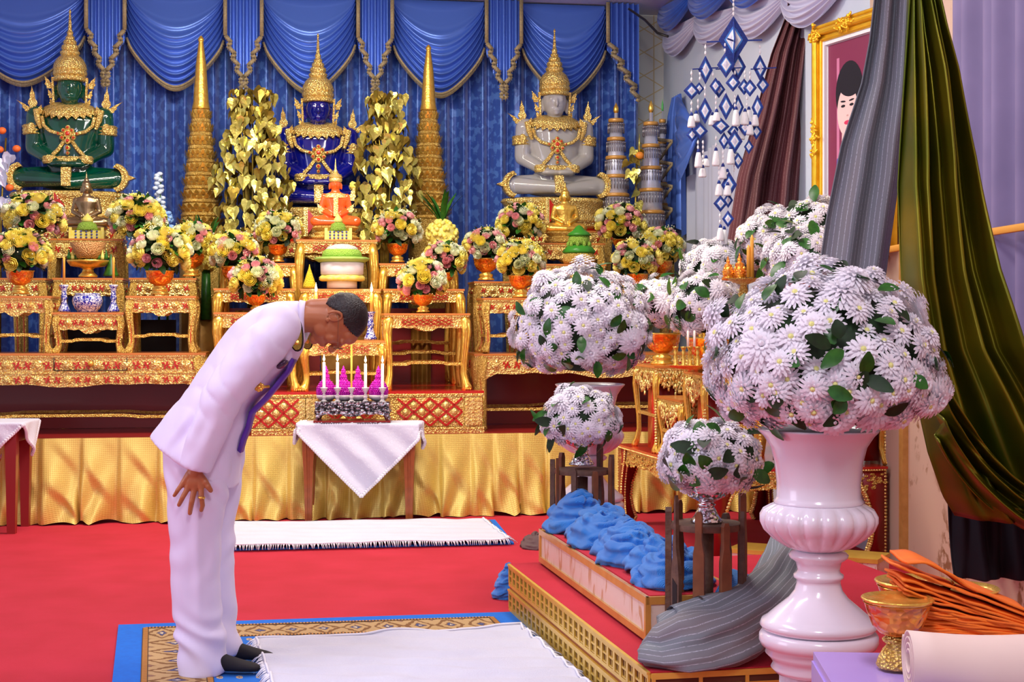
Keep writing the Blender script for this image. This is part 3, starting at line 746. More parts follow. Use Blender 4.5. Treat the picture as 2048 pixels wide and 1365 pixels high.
for px, yb, yt, mt, nm, lab in ((140, 385, 18, jade, 'buddha_statue', 'dark green glass seated Buddha statue with tall gold crown, at the left'),
                           (636, 418, 66, sapph, 'buddha_statue', 'dark blue glass seated Buddha statue with gold crown, at the centre'),
                           (1109, 398, 57, clear, 'buddha_statue', 'clear crystal seated Buddha statue with gold crown, at the right')):
    _, a, z, k = stat(px, yb, yt, mt, nm, lab)
    h = z-70*k
    o = make_table('statue_table', 200*k, 90*k, h-SZ, style='floral', ap=.16, leg=.035, cat='altar table', group='tall tables carrying the statues', label='tall carved table carrying the '+{jade: 'green', sapph: 'blue', clear: 'clear crystal'}[mt]+' statue')
    o.location = FR(a, b2-45*k, SZ); o.rotation_euler = (0, 0, TH)
# gold spires
def spire(px, ytop, ybot, wb, lab):
    bb = 2.28; a, z, t = on(px, ybot, bb); k = t/F; r = empty('gold_spire', FR(a, bb, SZ), TH, lab, 'spire', 'gold spires flanking the central statue')
    zt = on(px, ytop, bb)[1]; H_ = (zt-z)/k; z -= SZ
    b = MB(); b.X = Matrix.Translation((0, 0, z)) @ Matrix.Scale(k, 4)
    zz = H_*.62; rt = wb*.44
    b.lathe([(rt*.8, zz), (rt*.95, zz+2), (rt*.8, zz+H_*.04), (rt*.55, H_*.85), (rt*.25, H_*.965), (rt*.24, H_*.97), (rt*.3, H_*.975), (rt*.3, H_*.985), (rt*.1, H_*1.0)], 24); b.build('smooth_cone', gold, r, ang=40)
    N = 9
    b = MB(); b.X = Matrix.Translation((0, 0, z)) @ Matrix.Scale(k, 4)
    for i in range(N):
        z0 = zz*i/N; h = zz/N; R = lerp(wb, rt*1.05, (i/(N-1))**1.0)
        b.lathe([(R*.86, z0), (R*.97, z0+h*.08), (R*.97, z0+h*.2), (R*.9, z0+h*.3), (R*.93, z0+h*.8), (R*.86, z0+h)], 28)
        n = 20
        for row in (0, 1):
            for j in range(n):
                a_ = 2*PI*(j+row*.5)/n; rr_ = R*(.98 if row == 0 else 1.0); c, s = math.cos(a_), math.sin(a_); q = R*.16
                zc = z0+h*(.35 if row == 0 else .62)
                up = (zc+h*.36); w_ = R*.13
                vs = [(c*rr_-s*w_, s*rr_+c*w_, zc), (c*rr_+s*w_, s*rr_-c*w_, zc), (c*(rr_+q*.7)-s*w_*.8, s*(rr_+q*.7)+c*w_*.8, zc+h*.2), (c*(rr_+q*.7)+s*w_*.8, s*(rr_+q*.7)-c*w_*.8, zc+h*.2), (c*(rr_+q), s*(rr_+q), up)]
                b.add(vs, [(0, 1, 3, 2), (2, 3, 4)], 1)
    b.build('petalled_tiers', [gold_fine, gold], r, ang=30)
    b = MB(); b.lathe([(wb*k*1.02, 0), (wb*k*1.08, .05), (wb*k*.98, .1), (wb*k*.96, z-.03), (wb*k, z-.001)], 24); b.build('tall_foot', gold_fine, r, ang=30)
spire(402, 72, 462, 44, 'tall gold tiered spire between the green and blue statues')
spire(857, 90, 440, 42, 'tall gold tiered spire between the blue and clear statues')
# gold leaf trees
def heart(b, M4, s, m):
    P = [(0, 0), (.28, .12), (.46, -.05), (.44, -.35), (.22, -.65), (.0, -1.05), (-.22, -.65), (-.44, -.35), (-.46, -.05), (-.28, .12)]
    vs = [M4 @ Vector((x*s, -.06*s*abs(x)*4, z*s)) for x, z in P]+[M4 @ Vector((0, .03*s, -.4*s))]
    b.add(vs, [(i, (i+1) % 10, 10) for i in range(10)], m)
def leaf_tree(px, x0, x1, y0, y1, seed, lab):
    bb = 1.98; a, z, t = on(px, y1, bb); r = empty('gold_leaf_tree', FR(a, bb, SZ), TH, lab, 'ornamental tree', 'gold foil leaf trees beside the central statue'); rs = random.Random(seed); k = t/F
    b = MB(); W_ = (x1-x0)/2*k; zt = on(px, y0, bb)[1]-SZ; zb = z-SZ
    for i in range(9):
        u = rs.uniform(-.35, .35)*W_; b.tube([(0, 0, 0), (u*.5, .02, zb), (u, rs.uniform(-.08, .08), lerp(zb, zt, .6)), (u*1.8, rs.uniform(-.1, .1), zt-rs.random()*.1)], [.02, .014, .009, .004], 6)
    b.lathe([(.09, 0), (.1, .03), (.06, .06), (.05, .3), (.11, .36), (.12, .5), (.0, .5)], 16); b.build('stems', leafbrown, r)
    b = MB()
    for i in range(430):
        th = rs.uniform(0, 2*PI); v_ = rs.random(); prof = .55+.45*math.sin(PI*min(1, v_*1.15+.05)); rad = W_*prof*math.sqrt(rs.uniform(.12, 1)); zz = lerp(zb-.15, zt, v_)
        c = Vector((rad*math.cos(th), rad*math.sin(th)*.55, zz+.03)); front = -math.sin(th)
        R_ = Matrix.Translation(c) @ Matrix.Rotation(math.atan2(math.cos(th), front+.6)*.8+rs.uniform(-.5, .5), 4, 'Z') @ Matrix.Rotation(rs.uniform(-.35, .35), 4, 'Y') @ Matrix.Rotation(rs.uniform(-.5, .3), 4, 'X')
        out = rad/W_ > .45 and front > -.2
        heart(b, R_, rs.uniform(.085, .135)*(.9 if out else .8), 0 if (out and rs.random() < .75) else 1)
    o = b.build('foil_leaves', [leafgold, leafbrown], r, smooth=False); o['kind'] = 'stuff'
leaf_tree(505, 432, 588, 182, 470, 4, 'gold foil leaf tree left of the dark blue statue')
leaf_tree(772, 706, 838, 192, 460, 9, 'gold foil leaf tree right of the dark blue statue')
# small figures on the altars
def small_buddha(name, px, yb, yt, bb, mt, lab, crown=False, wide=1.0, halo=False):
    a, z, t = on(px, yb, bb); H_ = (yb-yt)*t/F; s = H_/100; r = empty(name, FR(a, bb, z), TH, lab, 'figurine')
    b = MB(); b.X = Matrix.Scale(s, 4) @ Matrix.Diagonal((wide, 1, 1, 1))
    b.ell((0, 0, 24), (24, 13, 7), 0, 16, 8)
    for q in (-1, 1):
        b.caps((q*6, 0, 26), (q*27, -5, 24), 8, 7); b.caps((q*27, -5, 23), (0, -14, 22), 6.5, 4.5); b.caps((q*15, 0, 57), (q*19, 1, 40), 4.6, 4); b.caps((q*19, 1, 40), (q*6, -11, 32), 4, 3)
    b.loft([[(rx*math.cos(2*PI*i/18), ry*math.sin(2*PI*i/18), z_) for i in range(18)] for z_, rx, ry in ((22, 13, 9), (34, 12, 8), (44, 13, 8), (54, 18, 8.5), (60, 15, 7), (64, 6, 5), (68, 5, 5))])
    b.ell((0, 0, 74), (7.5, 8, 9.5), 0, 14, 10); b.ell((0, -8, 73), (1.3, 2, 3), 0, 6, 5)
    if not crown: b.ell((0, 0, 80), (7, 7.5, 6)); b.ell((0, 0, 86), (4, 4, 4)); b.tube([(0, 0, 87), (0, 0, 93), (0, 0, 100)], [2.6, 1.6, .4], 10)
    for q in (-1, 1): b.ell((q*8, 0, 71), (1.5, 1.5, 5), 0, 6, 5)
    o = b.build('body', mt, r); melt(o, .9*s, 3)
    b = MB(); b.X = Matrix.Scale(s, 4) @ Matrix.Diagonal((wide, 1, 1, 1))
    b.lathe([(30, 0), (32, 2), (27, 5), (29, 8), (24, 10), (31, 15), (29, 17.5), (10, 18)], 28, sy=.62, rib=.05, ribn=22); b.build('lotus_base', gold_fine if crown or mt != bronze else bronze, r, ang=30)
    if crown:
        b = MB(); b.X = Matrix.Scale(s, 4)
        b.lathe([(8.3, 77), (9, 79), (8.3, 82), (9.5, 83), (6, 87), (3, 90), (3.3, 91), (1.5, 94), (.8, 103), (.2, 109)], 16); b.build('crown', gold_pale, r, ang=30)
        b = MB(); b.X = Matrix.Scale(s, 4)
        for q in (-1, 1): flame_plate(b, (q*22, 52), 18, 6, q*3, th=3); flame_plate(b, (q*19, 36), 12, 6, q*6, th=3, y=-4)
        b.lathe([(6, 63), (14, 61), (17, 56), (16, 55), (6, 60)], 16, sy=.6); b.box(-3, 3, -13, -11, 30, 60); b.build('gold_robe_ornament', gold_pale, r, ang=30)
    return r
small_buddha('seated_buddha_figure', 173, 477, 343, 1.75, bronze, 'bronze seated Buddha figure in front of the green statue')
small_buddha('seated_buddha_figure', 1130, 486, 362, 1.70, gold, 'plain gold seated Buddha figure in front of the clear statue', wide=1.05)
small_buddha('crowned_figurine', 671, 479, 330, 1.45, amber, 'orange glass seated figurine with thin gold crown on the centre stool', crown=True)
o = [q for q in bpy.data.objects if q.name.startswith('crowned_figurine')][0]
# ================================================================== FLOWERS
def rose_mesh(name, mt):
    b = MB(); rs = random.Random(len(name)); rg = [(7, 1.0, .30, .62), (6, .78, .15, .85), (5, .55, .05, 1.0), (4, .32, 0.0, 1.02)]
    for (n, R, z0, z1) in rg:
        for i in range(n):
            a = 2*PI*i/n+R*3+rs.uniform(-.1, .1); da = PI/n*1.35
            def fn(u, w):
                aa = a+(u-.5)*2*da; rr = R*math.sin(PI*(.12+.52*w)); tip = 1-.30*abs(2*u-1)**2
                rr += .16*R*max(0, w-.7)*3*(R > .6)
                return (rr*math.cos(aa), rr*math.sin(aa), -.62+(.62+z1*.78)*w*tip)
            b.grid(fn, 3, 3)
    o = b.build(name, mt); me = o.data; bpy.data.objects.remove(o); return me
ROSE = [rose_mesh('rose_yellow', yel), rose_mesh('rose_pink_', pink), rose_mesh('rose_cream__', cream)]
def leaf(b, M4, L, w, m=0, curl=.25):
    vs = []; N = 5
    for i in range(N+1):
        t = i/N; ww = w*math.sin(PI*min(1, t*.92+.04))**.8; z = -curl*L*t*t
        vs += [M4 @ Vector((t*L, -ww, z+.2*ww)), M4 @ Vector((t*L, 0, z)), M4 @ Vector((t*L, ww, z+.2*ww))]
    fs = []
    for i in range(N):
        for j in (0, 1): fs.append((i*3+j, i*3+j+1, i*3+j+4, i*3+j+3))
    b.add(vs, fs, m)
def toward(d, roll=0.):
    d = Vector(d).normalized(); return d.to_track_quat('Z', 'Y').to_matrix() @ Matrix.Rotation(roll, 3, 'Z')
def bowl_mesh(style):
    b = MB()
    if style == 'gold':
        b.lathe([(.060, 0), (.062, .01), (.045, .022), (.052, .03), (.050, .045), (.030, .055), (.038, .062), (.072, .085), (.088, .12), (.092, .155), (.098, .160), (.095, .165), (.085, .160), (.07, .13), (0, .12)], 24, 0, rib=.03, ribn=16)
    o = b.build('bowl', [orangeg]); me = o.data
    me.materials.append(gold)
    for p in me.polygons:
        if p.center.z < .062 or .155 < p.center.z: p.material_index = 1
    bpy.data.objects.remove(o); return me
BOWL = bowl_mesh('gold')
def rose_pot(px, py, R, pyb, bb, lab, seed, zsup=None, grp='rose bouquets in gold bowls'):
    """px,py centre and R half width of the ball in the photograph; pyb the foot of the bowl"""
    a, zc, t = on(px, py, bb); k = t/F; zb = on(px, pyb, bb)[1] if zsup is None else zsup; Rm = R*k; rs = random.Random(seed)
    r = empty('rose_bouquet', FR(a, bb, zb), TH, lab, 'flower arrangement', grp); h = zc-zb
    bs = min(1.15, max(.5, (h-Rm*.55)/.165)); inst(BOWL, 'bowl', r, (0, 0, 0), sc=bs)
    b = MB(); zt = .16*bs
    b.ell((0, 0, h-.0*Rm), (Rm*.66, Rm*.66, Rm*.55), 1, 14, 9)
    for i in range(130):
        th = rs.uniform(0, 2*PI); ph = rs.uniform(-.75, 1.2); d = Vector((math.cos(th)*math.cos(ph), math.sin(th)*math.cos(ph), math.sin(ph)*.9))
        c = Vector((0, 0, h))+d*Rm*rs.uniform(.55, .74)
        R_ = Matrix.Translation(c) @ (toward(Vector((-d.y, d.x, 0))+.01*d, 0).to_4x4() if False else d.to_track_quat('X', 'Z').to_matrix().to_4x4()) @ Matrix.Rotation(rs.uniform(-1, 1), 4, 'Z') @ Matrix.Rotation(rs.uniform(-.7, .5), 4, 'Y')
        leaf(b, R_, Rm*rs.uniform(.25, .42), Rm*.11, 0 if rs.random() < .6 else 1)
    for i in range(60):                                  # fine white sprigs
        th = rs.uniform(0, 2*PI); ph = rs.uniform(-.1, 1.3); d = Vector((math.cos(th)*math.cos(ph), math.sin(th)*math.cos(ph), math.sin(ph)*.9)); c = Vector((0, 0, h))+d*Rm*rs.uniform(.9, 1.12)
        b.ell(c, (Rm*.025,)*3, 2, 5, 3); b.obox(c, c-d*Rm*.2, .002, .002, 0)
    b.build('foliage', [leafg, leafd, cream], r)
    n = 54; g = PI*(3-math.sqrt(5)); rr = .043*rs.uniform(.95, 1.05)*(R/52)**.5
    for i in range(n):
        u = (i+.5)/n; z = 1-u*1.55; rad = math.sqrt(max(0, 1-z*z)); th = g*i+seed+rs.uniform(-.25, .25)
        d = Vector((rad*math.cos(th), rad*math.sin(th), z)); c = Vector((0, 0, h))+Vector((d.x*Rm, d.y*Rm, d.z*Rm*.82))*rs.uniform(.78, .95)
        if d.y > .5 and z < .5: continue
        q = rs.random(); kind = 0 if q < .44 else (1 if q < .74 else 2); s = rr*(1.12 if kind == 0 else .8 if kind == 1 else 1.0)*rs.uniform(.9, 1.1)
        inst(ROSE[kind], 'rose', r, c, (d+Vector((0, 0, .25))).to_track_quat('Z', 'Y'), s)
    return r
pots = [(67, 437, 62, 492, 1.0, 'back rose bouquet at the far left, beside the pedestal of the green statue'),
 (40, 508, 60, 588, .45, 'front rose bouquet at the far left on the end stool'),
 (275, 440, 60, 482, 1.25, 'rose bouquet right of the bronze seated figure'),
 (320, 505, 62, 590, .5, 'rose bouquet on the stool nearest the bowing person'),
 (383, 482, 46, 553, 1.15, 'smaller rose bouquet behind the left bench in front of the left spire'),
 (468, 505, 50, 577, .95, 'rose bouquet on the second-row stool left of centre'),
 (556, 462, 50, 524, 1.45, 'topmost rose bouquet just left of the small orange figurine'),
 (512, 560, 54, 624, .35, 'rose bouquet directly above the bowing person\'s back'),
 (795, 460, 50, 525, 1.45, 'topmost rose bouquet right of the small orange figurine'),
 (890, 520, 46, 576, .95, 'rose bouquet on the second-row stool right of centre'),
 (846, 562, 50, 625, .35, 'rose bouquet on the front right stool of the centre platform'),
 (972, 492, 45, 561, 1.2, 'rose bouquet at the left end of the right group'),
 (1040, 448, 50, 500, 1.5, 'highest rose bouquet left of the gold seated figure'),
 (1042, 522, 52, 595, .5, 'rose bouquet just above the big white flower ball of the far urn'),
 (1240, 450, 52, 505, 1.5, 'rose bouquet in front of the silver tiered cones'),
 (1322, 495, 48, 562, 1.2, 'rightmost rose bouquet on the stage'),
 (1272, 520, 50, 590, .9, 'rose bouquet behind the right side of the far urn')]
for i, p in enumerate(pots): rose_pot(*p, seed=i*7+1)
def mum_mesh(name, big=False):
    b = MB(); rs = random.Random(3 if big else 1)
    rings = [(17, 1.0, .06, .0), (14, .84, .30, .4), (10, .62, .50, .2), (6, .38, .60, .1)] if not big else [(22, 1.0, .0, 0), (19, .90, .18, .3), (16, .75, .34, .1), (12, .56, .48, .5), (8, .34, .58, .2)]
    for n, L, e, ph in rings:
        for i in range(n):
            a = 2*PI*(i+ph)/n+rs.uniform(-.06, .06); l = L*rs.uniform(.9, 1.06); w = .085 if big else .10; ca, sa = math.cos(a), math.sin(a); vs = []
            for t, ww in ((.12, .5), (.55, 1.0), (.86, .95), (1.0, .3)):
                z = e*math.sin(t*PI*.5)-.16*(t**3)+.0; rr = l*t
                vs += [(rr*ca-sa*w*ww, rr*sa+ca*w*ww, z+.03), (rr*ca+sa*w*ww, rr*sa-ca*w*ww, z+.03)]
            b.add(vs, [(0, 1, 3, 2), (2, 3, 5, 4), (4, 5, 7, 6)], 0)
    if not big: b.ell((0, 0, .36), (.17, .17, .12), 1, 8, 4)
    else: b.ell((0, 0, .40), (.13, .13, .12), 0, 6, 4)
    o = b.build(name, [wpet, wcen]); me = o.data; bpy.data.objects.remove(o); return me
MUM = mum_mesh('chrysanthemum_small'); MUMB = mum_mesh('chrysanthemum_large', True)
def mum_ball(loc, rx, rz, lab, seed, fs=.043, nleaf=60, low=-.45, parts=100, big=.10, rise=0., grp='white chrysanthemum arrangements', lL=.11, rzb=None):
    rzb = rzb or rz
    r = empty('chrysanthemum_arrangement', loc, 0, lab, 'flower arrangement', grp); rs = random.Random(seed)
    area_ = 2*PI*rx*(rx+rz)*.5*(1-low); n = int(area_/(fs*fs*2.2)); g = PI*(3-math.sqrt(5)); items = []
    for i in range(n):
        z = 1-(i+.5)/n*(1-low); rad = math.sqrt(1-z*z); th = g*i+rs.uniform(-.06, .06)
        d = Vector((rad*math.cos(th), rad*math.sin(th), z)); 
        bump_ = 1+.10*mnoise.noise(d*2.2+Vector((0, seed, 0)))
        if mnoise.noise(d*2.6+Vector((seed, 0, 0))) > .42: continue
        c = Vector((d.x*rx, d.y*rx, d.z*(rz if d.z > 0 else rzb)))*bump_*rs.uniform(.89, 1.06)
        nrm = Vector((d.x/rx, d.y/rx, d.z/rz)).normalized()
        q = (nrm+Vector((rs.uniform(-.4, .4), rs.uniform(-.4, .4), rs.uniform(-.2, .35)))).to_track_quat('Z', 'Y')
        items.append((d.y+rs.uniform(0, .001), c, q, fs*rs.uniform(.88, 1.15), rs.random() < big))
    items.sort(key=lambda t: t[0])
    vis = [t for t in items if t[0] < .45]; 
    b = MB()
    def bake(me, c, q, s):
        T = Matrix.LocRotScale(c, q, Vector((s, s, s))); b.X = T
        b.add([v.co for v in me.vertices], [list(p.vertices) for p in me.polygons]); 
        k = len(me.polygons); b.mi[-k:] = [p.material_index for p in me.polygons]
    for i, (_, c, q, s, bg) in enumerate(vis):
        me = MUMB if bg else MUM; s = s*(1.5 if bg else 1)
        if bg: c = c*1.02
        if i < parts: inst(me, 'chrysanthemum', r, c, q, s)
        else: bake(me, c, q, s)
    if b.v: o = b.build('more_chrysanthemums', [wpet, wcen], r); o['kind'] = 'stuff'
    b = MB(); b.ell((0, 0, (rz-rzb)*.42), (rx*.84, rx*.84, (rz+rzb)*.43), 1, 20, 12)
    for i in range(nleaf):
        th = rs.uniform(-PI*1.05, PI*.05); z = rs.uniform(low, 1); rad = math.sqrt(1-z*z); d = Vector((rad*math.cos(th), rad*math.sin(th), z)); c = Vector((d.x*rx, d.y*rx, d.z*(rz if z > 0 else rzb)))*rs.uniform(.96, 1.04)
        R_ = Matrix.Translation(c) @ d.to_track_quat('Z', 'Y').to_matrix().to_4x4() @ Matrix.Rotation(rs.uniform(0, 2*PI), 4, 'Z') @ Matrix.Rotation(rs.uniform(-1.0, -.1), 4, 'Y')
        leaf(b, R_, lL*rs.uniform(.6, 1.1), lL*.27, 0 if rs.random() < .7 else 1)
    b.build('leaves', [leafg, leafd], r)
    return r
# ================================================================== THE BOWING PERSON (faces +x, body plane about 6.4 m away)
YP = 6.40; KP = YP/F
def pp(x, y, dy=0.): v = at(x, y, YP); return Vector((v.x, YP+dy, v.z))
uni = M('white_uniform_cloth', (.80, .74, .93), .55, 0, (.76, .70, .90), 4, sheen=.25)
person = empty('person', (pp(420, 1350).x, YP, 0), 0, 'person in a white uniform with stand-up collar bowing low with hands on thighs, facing right', 'person')
PX = person.location
def pb(b, name, mt, **k):
    o = b.build(name, mt, person, **k); o.location = (-PX.x, -PX.y, 0); return o
def ring(pa, pb_, hy, dy=0., n=28, e=2.3):             # ring between two outline points, half depth hy
    A, B_ = pp(*pa, dy), pp(*pb_, dy); c = (A+B_)/2; u = (B_-A)/2; out = []
    for i in range(n):
        a = 2*PI*i/n; ca, sa = math.cos(a), math.sin(a)
        ca = math.copysign(abs(ca)**(2/e), ca); sa = math.copysign(abs(sa)**(2/e), sa)
        out.append(c+u*ca+Vector((0, hy*sa, 0)))
    return out
# jacket: body of the coat
b = MB()
R = [((303, 868), (474, 977), .242), ((318, 850), (478, 935), .238), ((340, 825), (484, 895), .232), ((372, 787), (498, 855), .222), ((405, 738), (512, 812), .212), ((438, 685), (542, 782), .212), ((478, 638), (572, 748), .215), ((515, 614), (592, 722), .215), ((552, 604), (602, 705), .18), ((580, 601), (606, 694), .12), ((600, 600), (609, 686), .075)]
b.loft([ring(p, q, h, 0) for p, q, h in R])
for s, sc in ((-1, 1.0), (1, .97)):                    # sleeves
    P = [pp(572, 655, s*.15), pp(545, 688, s*.205), pp(505, 738, s*.25), pp(468, 790, s*.268), pp(446, 845, s*.272), pp(428, 895, s*.27), pp(418, 926, s*.268)]
    b.tube(P, [.085, .097, .090, .084, .078, .072, .067], 20)
    b.ell(pp(566, 655, s*.15), (.10, .085, .10), 0, 16, 10)
jk = pb(b, 'uniform_jacket', uni)
def wr(co, n):
    x, z = co.x, co.z; d = 0
    # creases: diagonal pulls across the elbow and the back
    e = pp(455, 775); q = (Vector((x, 0, z))-Vector((e.x, 0, e.z))); w = math.exp(-(q.length/.13)**2)
    d += .012*w*(abs(math.sin((q.x*.9+q.z*.7)*30+2.6*mnoise.noise(co*5)))**.7-.5)*(1 if co.y < YP else .3)
    e = pp(540, 690); q = (Vector((x, 0, z))-Vector((e.x, 0, e.z))); w = math.exp(-(q.length/.10)**2); d += .009*w*(abs(math.sin((q.x*1.1+q.z*.3)*30+2.6*mnoise.noise(co*6)))**.7-.5)
    d += .006*mnoise.noise(co*7)+.003*mnoise.noise(co*16); e = pp(400, 850); w = math.exp(-((x-e.x)/.12)**2-((z-e.z)/.09)**2); d += .007*w*math.sin((x*1.0-z*.45)*70+3*mnoise.noise(co*5))
    return co+n*d
melt(jk, .009, 7, .5, wr)
b = MB()                                               # jacket skirt edge, collar and cuff seams
col = [ring((600, 600), (608, 688), .078, 0, 24), ring((612, 603), (613, 682), .066, 0, 24), ring((613, 606), (612, 678), .060, 0, 24), ring((603, 606), (607, 682), .068, 0, 24)]
b.loft(col); pb(b, 'stand_up_collar', uni)
# trousers
b = MB()
for dy, sh, sy in ((-.105, 0, 0), (.115, 7, -14)):
    L = [((336, 868), (474, 880), .105), ((340, 930), (472, 940), .11), ((345, 1000), (463, 1005), .105), ((350, 1060), (452, 1062), .095), ((353, 1100), (453, 1100), .088), ((352, 1150), (450, 1150), .082), ((355, 1200), (452, 1198), .080), ((362, 1250), (455, 1245), .080), ((366, 1300), (460, 1288), .082), ((372, 1338), (466, 1322), .085), ((374, 1350), (462, 1334), .085)]
    b.loft([ring((p[0]+sh, p[1]+sy*(p[1]-868)/482), (q[0]+sh, q[1]+sy*(p[1]-868)/482), h, dy, e=2.1) for p, q, h in L])
b.ell(pp(406, 850), (.145, .19, .13), 0, 20, 12)
tr = pb(b, 'trousers', uni)
def wt_(co, n):
    z = co.z; d = .006*mnoise.noise(Vector((co.x*9, co.y*9, co.z*2.5)))
    w = math.exp(-((z-.14)/.12)**2); d += .011*w*math.sin(z*46+(co.x+1.3)*34+6*mnoise.noise(co*4))
    w = math.exp(-((z-.52)/.09)**2); d += .004*w*math.sin(z*40-co.x*50+5*mnoise.noise(co*5))
    w = max(0, min(1, (z-.2)/.2))*max(0, min(1, (.9-z)/.1)); xc = pp(405, 900).x
    d += .008*w*math.exp(-((co.x-xc-.02)/.02)**2)
    w = math.exp(-((z-.80)/.1)**2); d += .006*w*math.sin((co.x*1.2+z*.6)*50+4*mnoise.noise(co*5))
    return co+n*d
melt(tr, .009, 6, .5, wt_)
# socks and feet
for dy, sx, sy in ((-.10, 0, 0), (.115, 12, -14)):
    yy = YP+dy; kk = yy/F; X0 = pp(398+sx, 0).x
    b = MB(); s = []
    for x, hw, h, z0 in ((-.02, .018, .03, .022), (0, .034, .075, .0), (.04, .038, .10, .0), (.09, .038, .095, .0), (.14, .042, .07, .0), (.20, .047, .05, .0), (.245, .045, .038, .0), (.27, .034, .028, .002), (.28, .012, .014, .010)):
        s.append([Vector((X0+x, yy+hw*math.cos(2*PI*i/18)-.012*(x/.27), z0+.024+(h/2)+(h/2)*math.sin(2*PI*i/18))) for i in range(18)])
    b.loft(s); b.caps((X0+.03, yy, .06), (X0+.035, yy, .16), .042, .045, 14)
    o = pb(b, 'black_sock', blackc); melt(o, .006, 3); 
# hands
def hand(sgn, dy0, dxp=0, dyp=0):
    b = MB(); q = lambda x, y, d=0: pp(x+dxp, y+dyp, dy0+sgn*d)
    b.caps(q(418, 905), q(415, 935), .032, .030, 14, flat=.75)
    b.caps(q(414, 934), q(412, 950), .032, .036, 14, flat=.55); 
    for (kx, ky), r_ in (((427, 963), .0135), ((414, 967), .0135), ((401, 965), .013), ((390, 958), .012)):
        b.caps(q(413+(kx-413)*.35, 938), q(kx, ky), .019, r_, 10)
    F_ = [[(427, 963), (429, 984), (430, 997), (427, 1006)], [(414, 967), (410, 989), (407, 1002), (405, 1012)], [(401, 965), (393, 980), (388, 989), (384, 996)], [(390, 957), (383, 967), (379, 973), (375, 978)]]
    for f, r_ in zip(F_, (.0122, .0125, .0118, .0105)):
        dd = [0, .006, -.001, -.008]
        for i in range(3): b.caps(q(*f[i], dd[i]), q(*f[i+1], dd[i+1]), r_*(1-.08*i), r_*(1-.08*(i+1)), 10)
    t_ = [(424, 940), (435, 952), (440, 960), (445, 968)]
    for i in range(3): b.caps(q(*t_[i], -.002), q(*t_[i+1], -.006), (.019, .014, .0125)[i], (.014, .0125, .0105)[i], 10)
    return b
o = pb(hand(-1, -.258), 'hand', skin); melt(o, .0032, 3)
o = pb(hand(1, .258, 4, -4), 'hand', skin); melt(o, .0032, 3)
b = MB(); c = pp(429, 981, -.266)
b.X = Matrix.Translation(c) @ Matrix.Rotation(.1, 4, 'Y'); b.lathe([(.0125, -.004), (.0145, -.004), (.0150, 0), (.0145, .004), (.0125, .004)], 18); b.ell((0, -.0145, 0), (.007, .003, .006), 0, 8, 5)
pb(b, 'finger_ring', gold)
# head: up points right, the face looks down
HO = pp(672, 640)
def hp(f, u, s): return HO+Vector((u, s, -f))          # forward, up, side (+ = away from the camera)
Rf = Matrix(((0, 1, 0), (0, 0, 1), (-1, 0, 0)))        # columns map (f,u,s) radii
def hell(b, c, r, rot=0., nu=18, nv=12):               # ellipsoid in head axes
    Mx = Matrix(((0, 1, 0), (0, 0, 1), (-1, 0, 0)))
    b.ell(hp(*c), r, 0, nu, nv, Mx @ Matrix.Rotation(rot, 3, 'Z'))
b = MB()
hell(b, (-.012, .035, 0), (.098, .094, .077)); hell(b, (.035, .0, 0), (.070, .080, .066)); hell(b, (.055, -.055, 0), (.052, .050, .050)); hell(b, (.082, -.093, 0), (.024, .020, .026))
hell(b, (.062, .055, 0), (.045, .042, .058)); 
for s in (-1, 1):
    hell(b, (.075, -.015, s*.036), (.026, .030, .026)); hell(b, (.035, -.058, s*.045), (.042, .032, .018)); hell(b, (.094, .030, s*.030), (.014, .011, .025)); 
    hell(b, (.093, .008, s*.030), (.010, .009, .014))
b.caps(hp(.100, .028, 0), hp(.128, -.020, 0), .009, .014, 10); hell(b, (.118, -.024, -.013), (.011, .009, .009)); hell(b, (.118, -.024, .013), (.011, .009, .009))
hell(b, (.104, -.050, 0), (.013, .008, .026)); hell(b, (.103, -.063, 0), (.012, .008, .022))
NK = [hp(.0, -.03, 0), hp(-.005, -.07, 0), hp(-.008, -.12, 0), hp(-.005, -.17, 0)]; b.tube(NK, [.066, .064, .062, .068], 20)
b.caps(hp(-.05, .0, 0), hp(-.045, -.10, 0), .045, .045, 14)
hd = pb(b, 'head', skin); melt(hd, .0045, 4)
for s in (-1, 1):
    b = MB(); P = []
    for i in range(13):
        a = math.radians(-60+300*i/12); P.append(hp(-.012+.019*math.cos(a)*1.0-.004, .004+.031*math.sin(a), s*(.082+.006*math.cos(a)*-1)))
    b.tube(P, [.0055]*12+[.004], 8); 
    b.ell(hp(-.010, .002, s*.078), (.024, .006, .016)); b.ell(hp(.0, -.026, s*.080), (.009, .006, .009))
    pb(b, 'ear', skin)
b = MB(); rs = random.Random(2)                        # hair: shell over the skull, cut along the hairline
def hairline(f): return pl([(-.2, -.088), (-.10, -.082), (-.075, -.06), (-.05, -.015), (-.02, .030), (.0, .040), (.02, .036), (.035, .05), (.055, .07), (.08, .082), (.1, .083), (.2, .09)], f)[0]
nu, nv = 64, 48; vs = []; idx = {}; fs = []
for j in range(nv+1):
    ph = PI*j/nv
    for i in range(nu):
        a = 2*PI*i/nu
        f = -.012+.106*math.sin(ph)*math.cos(a); u = .035+.103*math.cos(ph); s = .0845*math.sin(ph)*math.sin(a)
        f += .004*mnoise.noise(Vector((f*40, u*40, s*40)))
        vs.append((f, u, s))
keep = [v[1] > hairline(v[0]) for v in vs]
outer = [hp(*v) for v in vs]; inner = [hp(*(-.012+(v[0]+.012)*.93, .035+(v[1]-.035)*.93, v[2]*.90)) for v in vs]
n0 = len(vs)
for j in range(nv):
    for i in range(nu):
        q = (j*nu+i, (j+1)*nu+i, (j+1)*nu+(i+1) % nu, j*nu+(i+1) % nu)
        if all(keep[k] for k in q): fs.append(q); fs.append(tuple(n0+k for k in q[::-1]))
from collections import Counter
ed = Counter()
